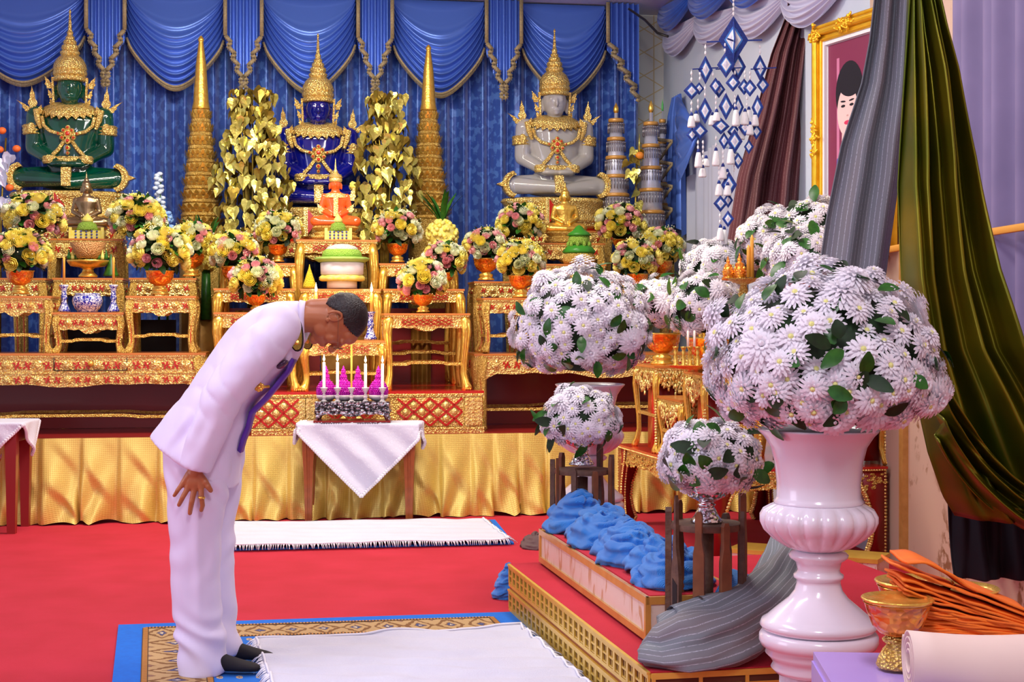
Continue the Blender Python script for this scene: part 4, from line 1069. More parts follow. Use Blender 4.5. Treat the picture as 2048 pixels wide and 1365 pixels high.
for f_ in fs:
    if f_[0] < n0:
        for a_, b_ in zip(f_, f_[1:]+f_[:1]): ed[(a_, b_)] += 1
for (a_, b_) in list(ed):
    if (b_, a_) not in ed: fs.append((b_, a_, n0+a_, n0+b_))
b.add(outer+inner, fs); pb(b, 'hair', hairm)
b = MB()                                               # glasses
for s in (-1, 1):
    b.tube([hp(.122+.002*math.cos(a), .010+.017*math.cos(a), s*(.030+.022*math.sin(a))) for a in [2*PI*i/16 for i in range(17)]], .0016, 6)
    b.tube([hp(.120, .014, s*.052), hp(.09, .016, s*.072), hp(.0, .020, s*.083), hp(-.02, .012, s*.084)], .0012, 6)
b.tube([hp(.124, .012, -.009), hp(.127, .014, 0), hp(.124, .012, .009)], .0018, 6); pb(b, 'glasses', bronze)
# epaulettes, sash, badges
for s in (-1, 1):
    b = MB(); c = pp(603, 668 if s < 0 else 640, s*.15); Mx = Matrix.Translation(pp(602, 668, s*.148)) @ Matrix.Rotation(-.12, 4, 'Y') @ Matrix.Rotation(s*.2, 4, 'X'); b.X = Mx
    pts = [(.024*math.copysign(abs(math.cos(a))**.8, math.cos(a)), .068*math.copysign(abs(math.sin(a))**.9, math.sin(a))) for a in [2*PI*i/20 for i in range(20)]]
    b.prism(pts, -.004, .004, 0); b.prism([(x*1.25, z*1.08) for x, z in pts], .0041, .009, 1)
    for zz in (-.035, 0, .035): b.dome((0, -.004, zz), .012, .005, 10, 2)
    pb(b, 'epaulette', [M('olive_gold_braid', (.45, .36, .06), .4, .4, bump=('vor', 200, .6)), darkc, gold], ang=30)
vio = M('violet_sash_cloth', (.10, .03, .38), .5, 0)
b = MB(); cv = [((598, 716), -.10), ((588, 738), -.105), ((566, 768), -.125), ((545, 794), -.14), ((516, 822), -.12), ((508, 850), -.10), ((497, 876), -.09), ((489, 900), -.075)]
vs = []
for (p, d) in cv:
    A = pp(p[0]-2, p[1]+2, d-.012); vs += [A+Vector((-.012, .004, .008)), A+Vector((-.001, .014, -.004)), A+Vector((-.002, .10, -.006)), A+Vector((-.014, .10, .004))]
b.loft([vs[i*4:i*4+4] for i in range(len(cv))]); pb(b, 'violet_sash', vio)
b = MB(); b.X = Matrix.Translation(pp(536, 770, -.222)) @ Matrix.Rotation(-.6, 4, 'Y')
for i in range(8): a = PI*i/4; b.ell((.014*math.cos(a), 0, .012*math.sin(a)), (.008, .004, .008), 0, 8, 5)
b.ell((0, -.004, 0), (.010, .006, .010), 0, 10, 6); b.obox((0, .004, 0), (.03, .03, -.02), .01, .01); pb(b, 'gold_badge', gold)
b = MB(); b.X = Matrix.Translation(pp(577, 727, -.17)) @ Matrix.Rotation(-.6, 4, 'Y'); b.ell((0, 0, 0), (.028, .05, .014)); pb(b, 'dark_chest_badge', M('dark_enamel', (.05, .02, .06), .3, 0))
# ================================================================== RUGS, RUNNERS, CENTRE TABLE
def quad(c, u, w):                                     # bilinear point, c = far-left, far-right, near-right, near-left
    return c[0].lerp(c[1], u).lerp(c[3].lerp(c[2], u), w)
t = NT('persian_band'); v = t.co('UV'); x, y, z = t.xyz(v)
def dia(t, x, y, sx, sy, ox=0, oy=0):
    a = t.math('ABSOLUTE', t.math('SUBTRACT', t.math('FRACT', t.math('ADD', t.math('MULTIPLY', x, sx), ox)), .5))
    b_ = t.math('ABSOLUTE', t.math('SUBTRACT', t.math('FRACT', t.math('ADD', t.math('MULTIPLY', y, sy), oy)), .5))
    return t.math('ADD', a, b_), a, b_
def rug_mat(name, base, c1, c2, sx, sy, blue=False):
    t = NT(name); v = t.co('UV'); x, y, z = t.xyz(v); ns = t.tex('noise', v, 8, 2)
    nx = t.tex('noise', t.co('UV', (1, 1, 1)), 60, 2)
    nd = t.math('MULTIPLY', t.math('SUBTRACT', t.tex('noise', t.co('UV', (sx*2., sy*2., 1)), 2.5, 3), .5), .35)
    d, a, b_ = dia(t, x, y, sx, sy); d2, a2, b2_ = dia(t, x, y, sx, sy, .5, .5); d = t.math('ADD', d, nd); d2 = t.math('SUBTRACT', d2, nd)
    wv = t.math('SINE', t.math('MULTIPLY', d, 17)); sc = t.step(t.math('ADD', wv, t.math('MULTIPLY', t.math('SINE', t.math('MULTIPLY', d2, 24)), .8)), .2, .5)
    col = t.mix(sc, base, c1); col = t.mix(t.step(d, .16, .13), col, c2)
    col = t.mix(t.step(d2, .14, .11), col, (.30, .16, .12)); col = t.mix(t.step(d, .055, .045), col, (.75, .6, .35))
    t.color(col); t.b.inputs['Roughness'].default_value = .95; t.bump(t.tex('noise', t.co(), 500, 2), .4, .003); return t.m
def rug_blue(name, sx, sy):
    t = NT(name); v = t.co('UV'); x, y, z = t.xyz(v); d, a, b_ = dia(t, x, y, sx, sy); d2, _, _ = dia(t, x, y, sx, sy, .5, .5)
    e = t.math('ADD', t.math('MULTIPLY', a, a), t.math('MULTIPLY', b_, b_)); e = t.math('ADD', e, t.math('MULTIPLY', t.math('SINE', t.math('MULTIPLY', x, sx*50)), .006))
    col = t.mix(t.step(e, .035, .028), (.01, .16, .62), (.62, .42, .22)); col = t.mix(t.step(e, .010, .006), col, (.25, .2, .2)); t.color(col); t.b.inputs['Roughness'].default_value = .95; return t.m
rb = M('rug_blue_border', (.008, .17, .68), .95, 0, (.01, .14, .60), 40)
def rug(name, C, bord, tan, lab, nx, ny, mats):
    o0 = sum(C, Vector())/4; r = empty(name, (o0.x, o0.y, 0), 0, lab, 'rug')
    wx = ((C[1]-C[0]).length+(C[2]-C[3]).length)/2; wy = ((C[3]-C[0]).length+(C[2]-C[1]).length)/2
    def zone(u0, u1, w0, w1, z, nm, mt, rep=None):
        b = MB(); b.grid(lambda u, w: quad(C, lerp(u0, u1, u), lerp(w0, w1, w))+Vector((-o0.x, -o0.y, z+.0015*math.sin(u*9+w*5))), 24, 24); b.build(nm, mt, r)
    b = MB(); q = [quad(C, u, w)-Vector((o0.x, o0.y, 0)) for u, w in ((0, 0), (1, 0), (1, 1), (0, 1))]
    b.add([tuple(p+Vector((0, 0, .001))) for p in q]+[tuple(p+Vector((0, 0, .012))) for p in q], [(3, 2, 1, 0), (4, 5, 6, 7), (0, 1, 5, 4), (1, 2, 6, 5), (2, 3, 7, 6), (3, 0, 4, 7)]); b.build('blue_border', rb, r, smooth=False)
    bu, bw = bord/wx, bord/wy; tu, tw = (bord+tan)/wx, (bord+tan)/wy
    zone(bu, 1-bu, bw, tw, .0145, 'patterned_band', mats[0]); zone(bu, 1-bu, 1-tw, 1-bw, .0145, 'patterned_band', mats[0])
    zone(bu, tu, tw, 1-tw, .0145, 'patterned_band', mats[1]); zone(1-tu, 1-bu, tw, 1-tw, .0145, 'patterned_band', mats[1])
    zone(tu, 1-tu, tw, 1-tw, .0142, 'blue_field', mats[2]); 
    b = MB()                                            # narrow striped guard lines
    for (u0, w0, u1, w1) in ((bu, bw, 1-bu, bw), (bu, bw, bu, 1-bw), (1-bu, bw, 1-bu, 1-bw), (tu, tw, 1-tu, tw), (tu, tw, tu, 1-tw), (1-tu, tw, 1-tu, 1-tw)):
        p, q_ = quad(C, u0, w0)-Vector((o0.x, o0.y, -.0152)), quad(C, u1, w1)-Vector((o0.x, o0.y, -.0152)); L = (q_-p).length; n = int(L/.016)
        b.obox(p, q_, .030, .003, 0)
        for i in range(n): b.obox(p.lerp(q_, i/n)+Vector((0, 0, .002)), p.lerp(q_, (i+.45)/n)+Vector((0, 0, .002)), .022, .002, 1)
    o = b.build('guard_stripe', [M('rug_dark_line', (.10, .05, .02), .9), M('rug_orange', (.62, .28, .07), .9)], r, smooth=False); o['kind'] = 'stuff'
    return r
base = (.52, .34, .15); br = (.22, .10, .03)
rug('patterned_rug', [flr(237, 1255), flr(1022, 1229), flr(1300, 1480), flr(212, 1480)], .13, .27, 'blue bordered patterned rug under the feet of the bowing person', 1, 1,
    [rug_mat('rug_band_long', base, br, (.06, .08, .2), 11, 1), rug_mat('rug_band_short', base, br, (.05, .07, .2), 1, 7), rug_blue('rug_field', 14, 9)])
rug('patterned_rug', [flr(448, 1051), flr(990, 1043), flr(1028, 1090), flr(446, 1103)], .06, .14, 'blue bordered rug lying in front of the cloth-covered centre table', 1, 1,
    [rug_mat('rug_band_b', base, br, (.06, .08, .2), 14, 1), rug_mat('rug_band_c', base, br, (.05, .07, .2), 1, 4), rug_blue('rug_field_b', 10, 4)])
lin = M('white_linen', (.66, .67, .77), .85, 0, (.62, .63, .74), 5, bump=('noise', 120, .3)); fr_m = M('white_cotton_fringe', (.84, .83, .90), .9)
def runner(name, C, lab, sides, seed, z=.019, wv=.006):
    o0 = sum(C, Vector())/4; r = empty(name, (o0.x, o0.y, 0), 0, lab, 'cloth'); rs = random.Random(seed)
    def fn(u, w):
        p = quad(C, u, w)-Vector((o0.x, o0.y, 0)); h = wv*(.5+.5*math.sin(p.x*1.5+p.y*34+3*mnoise.noise(Vector((p.x*2, p.y*3, seed)))))+wv*.6*mnoise.noise(Vector((p.x*6, p.y*14, seed)))
        ed = .012*mnoise.noise(Vector((u*9, w*9, seed+4))); return p+Vector((ed, ed, z+max(0, h)))
    b = MB(); b.grid(fn, 90, 60); o = b.build('linen', lin, r)
    q = o.modifiers.new('s', 'SOLIDIFY'); q.thickness = .003; q.offset = 1; evalmesh(o)
    b = MB()
    for (u0, w0, u1, w1, du, dw) in sides:
        p0, p1 = Vector(fn(u0, w0)), Vector(fn(u1, w1)); n = int((p1-p0).length/.011)
        out = (quad(C, min(1, max(0, u0+du)), min(1, max(0, w0+dw)))-quad(C, u0, w0)); out = (quad(C, .5+du, .5+dw)-quad(C, .5, .5)).normalized()
        for i in range(n):
            t_ = i/n; p = Vector(fn(lerp(u0, u1, t_), lerp(w0, w1, t_))); L = rs.uniform(.025, .055)
            q = p+out*L+Vector((rs.uniform(-.012, .012), rs.uniform(-.008, .008), -p.z+z-.002)); b.tube([p, p.lerp(q, .5)+Vector((0, 0, .006)), q], [.0035, .0028, .0012], 4)
        b.tube([Vector(fn(lerp(u0, u1, i/30), lerp(w0, w1, i/30)))+Vector((0, 0, .003)) for i in range(31)], .006, 6)
    o = b.build('lace_fringe', fr_m, r); o['kind'] = 'stuff'
    return r
runner('white_cloth_runner', [flr(512, 1290, .02), flr(1042, 1264, .02), flr(1200, 1400, .02), flr(560, 1420, .02)], 'large white fringed cloth on the near rug by the black socks', [(0, 0, 1, 0, 0, -.1), (0, 0, 0, 1, -.1, 0), (1, 0, 1, 1, .1, 0)], 3, wv=.016)
runner('white_cloth_runner', [flr(468, 1050, .02), flr(965, 1044, .02), flr(1018, 1086, .02), flr(455, 1099, .02)], 'white lace-edged cloth on the far rug in front of the centre table', [(0, 1, 1, 1, 0, .1), (0, 0, 0, 1, -.1, 0), (1, 0, 1, 1, .1, 0)], 8, z=.019, wv=.010)
# centre table
ct = empty('offering_table', flr(716, 1047), math.radians(2), 'small red-brown wooden table with tapered legs under a white lace cloth, at centre', 'table')
LT, DT, HT = .82, .24, .735; xl = .4
b = MB(); b.box(-.43, .45, -.02, DT, HT-.03, HT-.004); b.build('tabletop', woodred, ct, smooth=False)
b = MB(); b.box(-.39, .41, .0, .02, HT-.12, HT-.0301); b.box(-.39, .41, DT-.03, DT-.01, HT-.12, HT-.0301); b.box(-.39, -.37, .02, DT-.03, HT-.12, HT-.0301); b.box(.39, .41, .02, DT-.03, HT-.12, HT-.0301); b.build('apron', woodred, ct, smooth=False)
for x in (-.365, .375):
    for y in (.03, DT-.05):
        b = MB(); rg = []
        for z, w in ((HT-.031, .046), (HT-.2, .043), (.35, .033), (0, .024)):
            rg.append([(sx*w, sy*w, z) for sx, sy in ((-1, -1), (-.3, -1), (-.25, -.8), (.25, -.8), (.3, -1), (1, -1), (1, 1), (-1, 1))])
        b.loft(rg); b.build('leg', woodred, ct, loc=(x, y, 0), smooth=False)
# cloth: a square turned 45 degrees, corners hanging at front, left and right
t = NT('sheer_white_lace'); v = t.co('Object'); n = t.tex('vor', v, 60)
t.color(t.mix(t.step(n, .12, .2), (.92, .92, .98), (.70, .70, .84))); t.b.inputs['Roughness'].default_value = .7; t.b.inputs['Sheen Weight'].default_value = .3
t.bump(t.tex('noise', t.co('Object'), 40, 3), .25); lace = t.m
def drape_cloth(x0, x1, y0, y1, zt, apex, drop, R, rz=0, name='tablecloth', lab='', loc=None, seed=1):
    r = empty(name, loc, rz, lab, 'tablecloth')
    def hang(x, y):                                    # drop the part beyond the edge
        z = zt; ox = x-x1 if x > x1 else (x-x0 if x < x0 else 0); oy = y0-y if y < y0 else 0; ob = y-y1 if y > y1 else 0
        d = max(abs(ox), oy, ob); px, py = min(max(x, x0), x1), min(max(y, y0), y1)
        if d > 0:
            z = zt-max(0, d-.008); f = .012+.020*min(1, d/.25)*(1+math.sin((x+y)*22+seed))
            if oy >= max(abs(ox), ob): py -= f+.01; px = x if abs(x) < x1 else px
            elif abs(ox) > ob: px += math.copysign(f+.008, ox); py = y if y0 < y < y1 else py
            else: py += f+.01
        return (px, py, z+.0035+.003*mnoise.noise(Vector((x*9, y*9, seed))))
    b = MB(); ax, ay = apex; vs = []; N = 70
    def fn(u, w):
        p = (u-.5)*R*1.414; q = (w-.5)*R*1.414; x = ax+(p-q)*.7071; y = ay+(p+q)*.7071; return hang(x, y)
    b.grid(fn, N, N); o = b.build('lace_cloth', lace, r)
    q = o.modifiers.new('s', 'SOLIDIFY'); q.thickness = .003; q.offset = 1; evalmesh(o)
    b = MB(); n = 46
    for (f0) in (lambda s: (0, s), lambda s: (s, 0), lambda s: (1, s), lambda s: (s, 1)):
        for i in range(n):
            p = Vector(fn(*f0(i/n))); q_ = Vector(fn(*f0((i+1)/n))); c = (p+q_)/2
            b.ell(c+Vector((0, -.004, -.004)), (.013, .004, .014), 0, 8, 5)
    o = b.build('scalloped_lace_edge', fr_m, r); o['kind'] = 'stuff'
    return r
drape_cloth(-.43, .45, -.02, DT, HT, (.03, .06), .6, .62, math.radians(2), lab='white lace tablecloth hanging to a point in front of the centre table', loc=ct.location.copy())
# left table, cut by the frame
lt = empty('offering_table', flr(-75, 1070), math.radians(4), 'dark red table at the left edge of the picture under a white lace cloth', 'table'); hl = at(0, 848, lt.location.y).z
b = MB(); b.box(-.45, .40, 0, .45, hl-.035, hl-.004); b.build('tabletop', red_dark, lt, smooth=False)
b = MB(); b.box(-.42, .37, .02, .04, hl-.13, hl-.0351); b.box(.35, .37, .04, .43, hl-.13, hl-.0351); b.build('apron', red_dark, lt, smooth=False)
for x in (-.40, .33):
    for y in (.03, .41):
        b = MB(); b.loft([[(sx*w, sy*w, z) for sx, sy in ((-1, -1), (1, -1), (1, 1), (-1, 1))] for z, w in ((hl-.036, .04), (0, .028))]); b.build('leg', red_dark, lt, loc=(x, y, 0), smooth=False)
drape_cloth(-.45, .40, 0, .45, hl, (.05, .22), .4, .60, math.radians(4), lab='white lace cloth on the table at the left edge of the picture', loc=lt.location.copy(), seed=4)
# silver tray stand with candles and magenta garlands of beads
zt = HT+.010; trx, try_ = at(704, 836, 11.06).x, 11.14
st = empty('silver_tray', (trx, try_, zt), math.radians(2), 'ornate silver footed tray on the centre table holding candles and magenta bead bottles', 'tray')
w2 = .272; d2 = .12
b = MB(); b.box(-w2, w2, -d2, d2, .135, .150); b.box(-w2+.004, w2-.004, -d2+.004, d2-.004, .085, .092)
for y in (-d2, d2-.01): b.box(-w2+.002, w2-.002, y, y+.010, .092, .135, 0)
for x in (-w2, w2-.01): b.box(x, x+.010, -d2+.01, d2-.01, .092, .135, 0)
for i in range(60): b.ell((-w2+(i+.5)*w2/30, -d2-.003, .150), (.006, .005, .005), 0, 6, 4); b.ell((-w2+(i+.5)*w2/30, -d2-.003, .088), (.006, .005, .005), 0, 6, 4)
lattice(b, -w2+.01, w2-.01, .095, .132, -d2-.003, 6, 1, 1, 0, th=.004)
b.build('tray_gallery', [silver_dark, darkc], st, ang=30)
b = MB(); P = [(-w2+.005, .085), (w2-.005, .085)]; N = 40
for i in range(N+1):
    u = 1-i/N; c = min(u, 1-u); P.append((-w2+.005+2*(w2-.005)*u, .085-(.022+.02*math.exp(-(c/.06)**2)+.018*math.exp(-((u-.5)/.1)**2)+.008*abs(math.sin(u*PI*6)))))
b.prism(P[::-1], -d2+.004, -d2+.012); b.prism(P[::-1], d2-.012, d2-.004); b.build('scalloped_apron', silver_dark, st, ang=30)
for sx in (-1, 1):
    for sy in (-1, 1):
        b = MB(); b.tube([(0, 0, .085), (sx*.012, -.0, .06), (sx*.002, 0, .03), (sx*.02, 0, .0)], [.02, .026, .016, .016], 10); b.ell((sx*.01, sy*.012, .055), (.018, .01, .018)); b.build('foot', silver_dark, st, loc=(sx*(w2-.028), sy*(d2-.022), .013))
b = MB(); b.box(-w2-.01, w2+.01, -d2-.01, d2+.01, 0, .012, 0)
for i in range(50): b.obox((-w2+(i+.5)*w2/25, -d2-.012, .001), (-w2+(i+.5)*w2/25, -d2-.020, .001), .006, .002, 1)
b.build('red_mat', [red_dark, silver], st, smooth=False)
def pt(x, yy): return at(x, 800, yy).x
zz = zt+.151
for x, hgt, lit in ((648, .30, 1), (675, .30, 1), (703, .46, 0), (731, .29, 1), (765, .29, 1)):
    X = pt(x, try_-.07); i_ = {648: 'leftmost', 675: 'second from the left', 703: 'middle', 731: 'second from the right', 765: 'rightmost'}[x]
    b = MB(); b.lathe([(.020, 0), (.022, .005), (.010, .016), (.016, .028), (.018, .034), (.010, .044), (.012, .050), (.008, .060), (.018, .078), (.028, .100), (.028, .104), (.014, .092), (.012, .07), (0, .07)], 14, c=(0, 0, 0))
    o = b.build('candle_holder', glassy, loc=(X, try_-.07, zz)); tag(o, 'small crystal candle holder on the silver tray, %s of five' % i_, 'candle holder', 'crystal candle holders')
    c = empty('candle', (X, try_-.07, zz+.072), 0, ('lit white candle' if lit else 'tall unlit orange candle')+' in the %s crystal holder on the silver tray' % i_, 'candle', 'candles on the silver tray' if lit else None)
    b = MB(); r_ = .0115 if lit else .007; H_ = hgt-.072-.01 if lit else hgt
    b.lathe([(r_*1.05, 0), (r_, .02), (r_*.92, H_), (0, H_+.002)], 12); b.build('candle_stick', wax if lit else waxy, c)
    b = MB(); b.tube([(0, 0, H_), (.001, 0, H_+.012)], .0012, 5); b.build('wick', darkc, c)
    if lit:
        b = MB(); b.lathe([(.001, 0), (.007, .010), (.008, .018), (.004, .034), (.0005, .05)], 12); b.build('flame', flame, c, loc=(0, 0, H_+.008))
        l = bpy.data.lights.new('candle_light', 'POINT'); l.energy = 1.1; l.color = (1, .62, .3); l.shadow_soft_size = .02; lo = bpy.data.objects.new('candle_light', l); COL.objects.link(lo); lo.parent = c; lo.location = (0, -.02, H_+.06)
for k, x in enumerate((652, 687, 716, 757)):
    X = pt(x, try_+.04); w_ = ('leftmost', 'second from the left', 'second from the right', 'rightmost')[k]
    g_ = empty('magenta_garland_bottle', (X, try_+.04, zz), 0, 'magenta beaded flower bottle standing on the silver tray, %s of four' % w_, 'ornament', 'magenta beaded bottles')
    b = MB(); pr = [(.035, .01), (.058, .03), (.069, .065), (.064, .10), (.044, .135), (.024, .155), (.019, .17), (.024, .18), (.018, .19), (.011, .20), (.013, .215), (.008, .245), (.002, .262)]
    b.lathe(pr, 20); n = 0
    for z_ in [.02+.013*i for i in range(17)]:
        R_ = pl([(z, r_) for r_, z in pr], z_)[0]; m_ = max(5, int(2*PI*R_/.014))
        for i in range(m_): a = 2*PI*(i+(int(z_/.013) % 2)*.5)/m_; b.ell((R_*math.cos(a), R_*math.sin(a), z_), (.0075,)*3, 0, 6, 4)
    b.build('beaded_body', purple, g_)
    b = MB(); b.lathe([(.035, 0), (.05, .004), (.068, .02), (.076, .045), (.074, .045), (.066, .022), (.045, .009), (0, .008)], 20); b.build('glass_dish', glassy, g_)
# ================================================================== LOW PLATFORM AND BOX IN FRONT OF THE SIDE ALTAR
wp0, wp1 = flr(1021, 1128, .25), flr(1302, 1345, .25)   # left edge of the platform, far and near
dl = (wp1-wp0); LP = dl.length; ang = math.atan2(dl.x, -dl.y)     # runs towards the camera
RZ = -PI/2+ang                                          # local +x runs from the far corner to the near one, local +y into the hall's right side
goldp = M('yellow_gold_paint', (.85, .58, .10), .38, .35, (.75, .48, .07), 12); hole = M('dark_red_brown', (.10, .03, .01), .7)  # dark red-brown backing behind the gold fretwork openings
pf = empty('low_carpeted_platform', (wp0.x, wp0.y, 0), RZ, 'low two-step platform with red carpet top and gold fretwork edge, at the right front', 'platform')
WDP = 1.75
b = MB(); b.box(-.0, LP, 0.012, WDP, .010, .245, 0); b.box(-.005, LP+.005, -.002, WDP, .2451, .251, 0); b.build('carpeted_top', carpet, pf, smooth=False)
def fret(b, L, z0, z1, flip=False):
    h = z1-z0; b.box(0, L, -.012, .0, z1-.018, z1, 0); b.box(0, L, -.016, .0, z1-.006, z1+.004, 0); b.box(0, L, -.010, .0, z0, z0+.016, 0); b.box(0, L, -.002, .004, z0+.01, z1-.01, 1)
    n = int(L/.088)
    for i in range(n+1):
        x = i*L/n; b.box(max(0, x-.014), min(L, x+.014), -.011, -.0021, z0+.016, z1-.018, 0)
        if i < n:
            xm = x+L/n/2; b.box(xm-.030, xm+.030, -.009, -.0021, (z0+z1)/2-.004, (z0+z1)/2+.004, 0); b.box(xm-.003, xm+.003, -.006, -.0021, z0+.016, z1-.018, 0)
            for zz in (z0+.018, z1-.024): b.box(xm-.03, xm+.03, -.008, -.0021, zz, zz+.005, 0)
b = MB(); fret(b, LP, .137, .246); b.build('upper_fretwork', [goldp, hole], pf, smooth=False)
b = MB(); fret(b, LP, .012, .118); b.build('lower_fretwork', [goldp, hole], pf, smooth=False)
b = MB(); b.box(0, LP, -.004, .011, .119, .136); b.build('dark_red_gap', red_dark, pf, smooth=False)
b = MB(); b.X = Matrix.Translation((LP, 0, 0)) @ Matrix.Rotation(PI/2, 4, 'Z')
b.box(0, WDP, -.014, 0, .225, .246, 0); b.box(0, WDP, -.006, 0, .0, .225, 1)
for i in range(10): x = i*.175; b.box(x, x+.014, -.012, -.0061, 0, .225, 0); b.box(x+.014, x+.161, -.008, -.0061, .19, .20, 0); b.box(x+.014, x+.161, -.010, -.0061, .11, .125, 0)
b.build('front_panelling', [goldp, hole], pf, smooth=False)
# marble box
bx0, bx1 = flr(1079, 1129, .25), flr(1293, 1290, .25)
d2 = bx1-bx0; LB = d2.length; RZ2 = -PI/2+math.atan2(d2.x, -d2.y)
marb = NT('cream_marble_laminate'); v = marb.co('Object', (6, 6, 1.6)); n = marb.tex('noise', v, 3, 6, distortion=1.2)
marb.color(marb.mix(marb.step(n, .56, .66), (.84, .74, .60), (.60, .38, .18))); marb.b.inputs['Roughness'].default_value = .3; marb = marb.m
bx = empty('display_box', (bx0.x, bx0.y, .252), RZ2, 'long low box with cream marble sides and orange wood frame under the blue cloth', 'box')
orw = M('orange_varnished_wood', (.72, .38, .08), .35, .1, (.6, .28, .05), 12, coat=.3)
b = MB(); b.box(.006, LB-.006, .006, .40, .016, .176, 0); b.build('marble_side', marb, bx, smooth=False)
b = MB()
for (x0_, x1_, y0_, y1_) in ((0, LB, -.004, .012), (0, LB, .394, .41), (0, .018, .0, .41), (LB-.018, LB, .0, .41)):
    b.box(x0_, x1_, y0_, y1_, .150, .180); b.box(x0_, x1_, y0_, y1_, .012, .040)
for x in (0, LB-.022):
    for y in (-.004, .389): b.box(x, x+.022, y, y+.022, .0401, .1499)
b.build('wood_frame', orw, bx, smooth=False)
b = MB(); b.box(.02, LB-.02, .02, .39, .1761, .183); b.build('red_top', carpet, bx, smooth=False)
for x in (.08, LB-.12):
    for y in (.05, .32): b = MB(); b.lathe([(.02, 0), (.024, .0118)], 12); b.build('foot', blackp, bx, loc=(x, y, .0))
# blue cloth twisted into rosettes
t = NT('blue_cotton'); v = t.co(); t.color(t.mix(t.tex('noise', v, 6, 3), (.008, .16, .62), (.03, .30, .82))); t.b.inputs['Roughness'].default_value = .75; t.b.inputs['Sheen Weight'].default_value = .3
t.bump(t.tex('wave', v, 90, 3, distortion=6), .6, .004); bluec = t.m
rb_ = empty('blue_cloth_garland', (bx0.x, bx0.y, .252+.183), RZ2, 'bright blue cloth twisted into a row of rosettes along the marble box', 'cloth')
rs = random.Random(6)
def rosette(nm, c, R, H, seed, par, mt=None):          # puffed rolls of cloth wound round a mound
    ph = seed*1.9; rr_ = random.Random(seed); b = MB(); c = Vector(c); s = R/.2; b.ell(c+Vector((0, 0, H*.18)), (R*.86, R*.84, H*.62), 0, 22, 12)
    for (r0, z0, tr, n_) in ((.82, .16, .17, 3), (.66, .44, .17, 2), (.44, .68, .15, 2), (.20, .86, .12, 2)):
        for k in range(n_):
            a0 = ph+k*2*PI/n_+r0*5; P = []; Q = []
            for i in range(15):
                t_ = i/14; a = a0+t_*2*PI/n_*1.35; r_ = R*(r0+.14*math.sin(t_*PI)-.10*t_); P.append(c+Vector((r_*math.cos(a), r_*math.sin(a)*.95, H*(z0+.16*t_*math.sin(a*2+ph))))); Q.append(R*tr*(.35+.75*math.sin(PI*min(1, t_*.9+.1)))*rr_.uniform(.92, 1.08))
            b.tube(P, Q, 10)
    o = b.build(nm, mt or bluec, par)
    def f(co, n):
        q = co-c; a = math.atan2(q.y, q.x); r_ = Vector((q.x, q.y)).length/R
        d = .030*R*math.sin(r_*24+q.z/R*26+3.2*mnoise.noise(q*(9/s*.2/.2)))+.05*R*mnoise.noise(Vector((q.x*14/s, q.y*14/s, q.z*14/s+seed)))
        p = co+n*d; p.z = max(p.z, c.z-.004); return p
    return melt(o, .0065*s if s > .8 else .005, 2, .5, f)
for i in range(7):
    x = .12+i*(LB-.36)/6; rosette('rosette', (x, .20+(.03 if i % 2 else -.02), 0), .185-.003*i, .155-.002*i+(.045 if i == 0 else 0), i+1, rb_)
b = MB(); b.tube([(LB-.05, .33, .03), (LB+.02, .42, -.02), (LB+.06, .55, -.07), (LB+.03, .72, -.11)], [.05, .06, .07, .06], 18, flat=1.7); b.build('trailing_end', bluec, rb_)
c = flr(1018, 1205, 0); o = rosette('blue_cloth_bunch', (0, 0, 0), .09, .19, 9, None); o.location = (c.x, c.y+.12, .001); tag(o, 'small bunch of bright blue cloth on the carpet beside the low platform', 'cloth')
c = flr(1075, 1105, 0); o = rosette('dark_cloth_bunch', (0, 0, 0), .13, .09, 5, None, M('brown_grey_cloth', (.12, .07, .07), .8)); o.location = (c.x+.02, c.y+.2, .001); tag(o, 'small dark brown cloth bunch on the carpet behind the marble box', 'cloth')
b = MB(); b.tube([(0, 0, .0), (.01, 0, .1), (.04, .02, .2), (.06, .1, .26)], [.10, .09, .07, .03], 20, flat=1.5); c = flr(1545, 1420, 0); o = b.build('blue_cloth_fold', bluec, loc=(c.x, c.y+.28, .05)); tag(o, 'bright blue cloth end hanging beside the near urn pedestal', 'cloth')
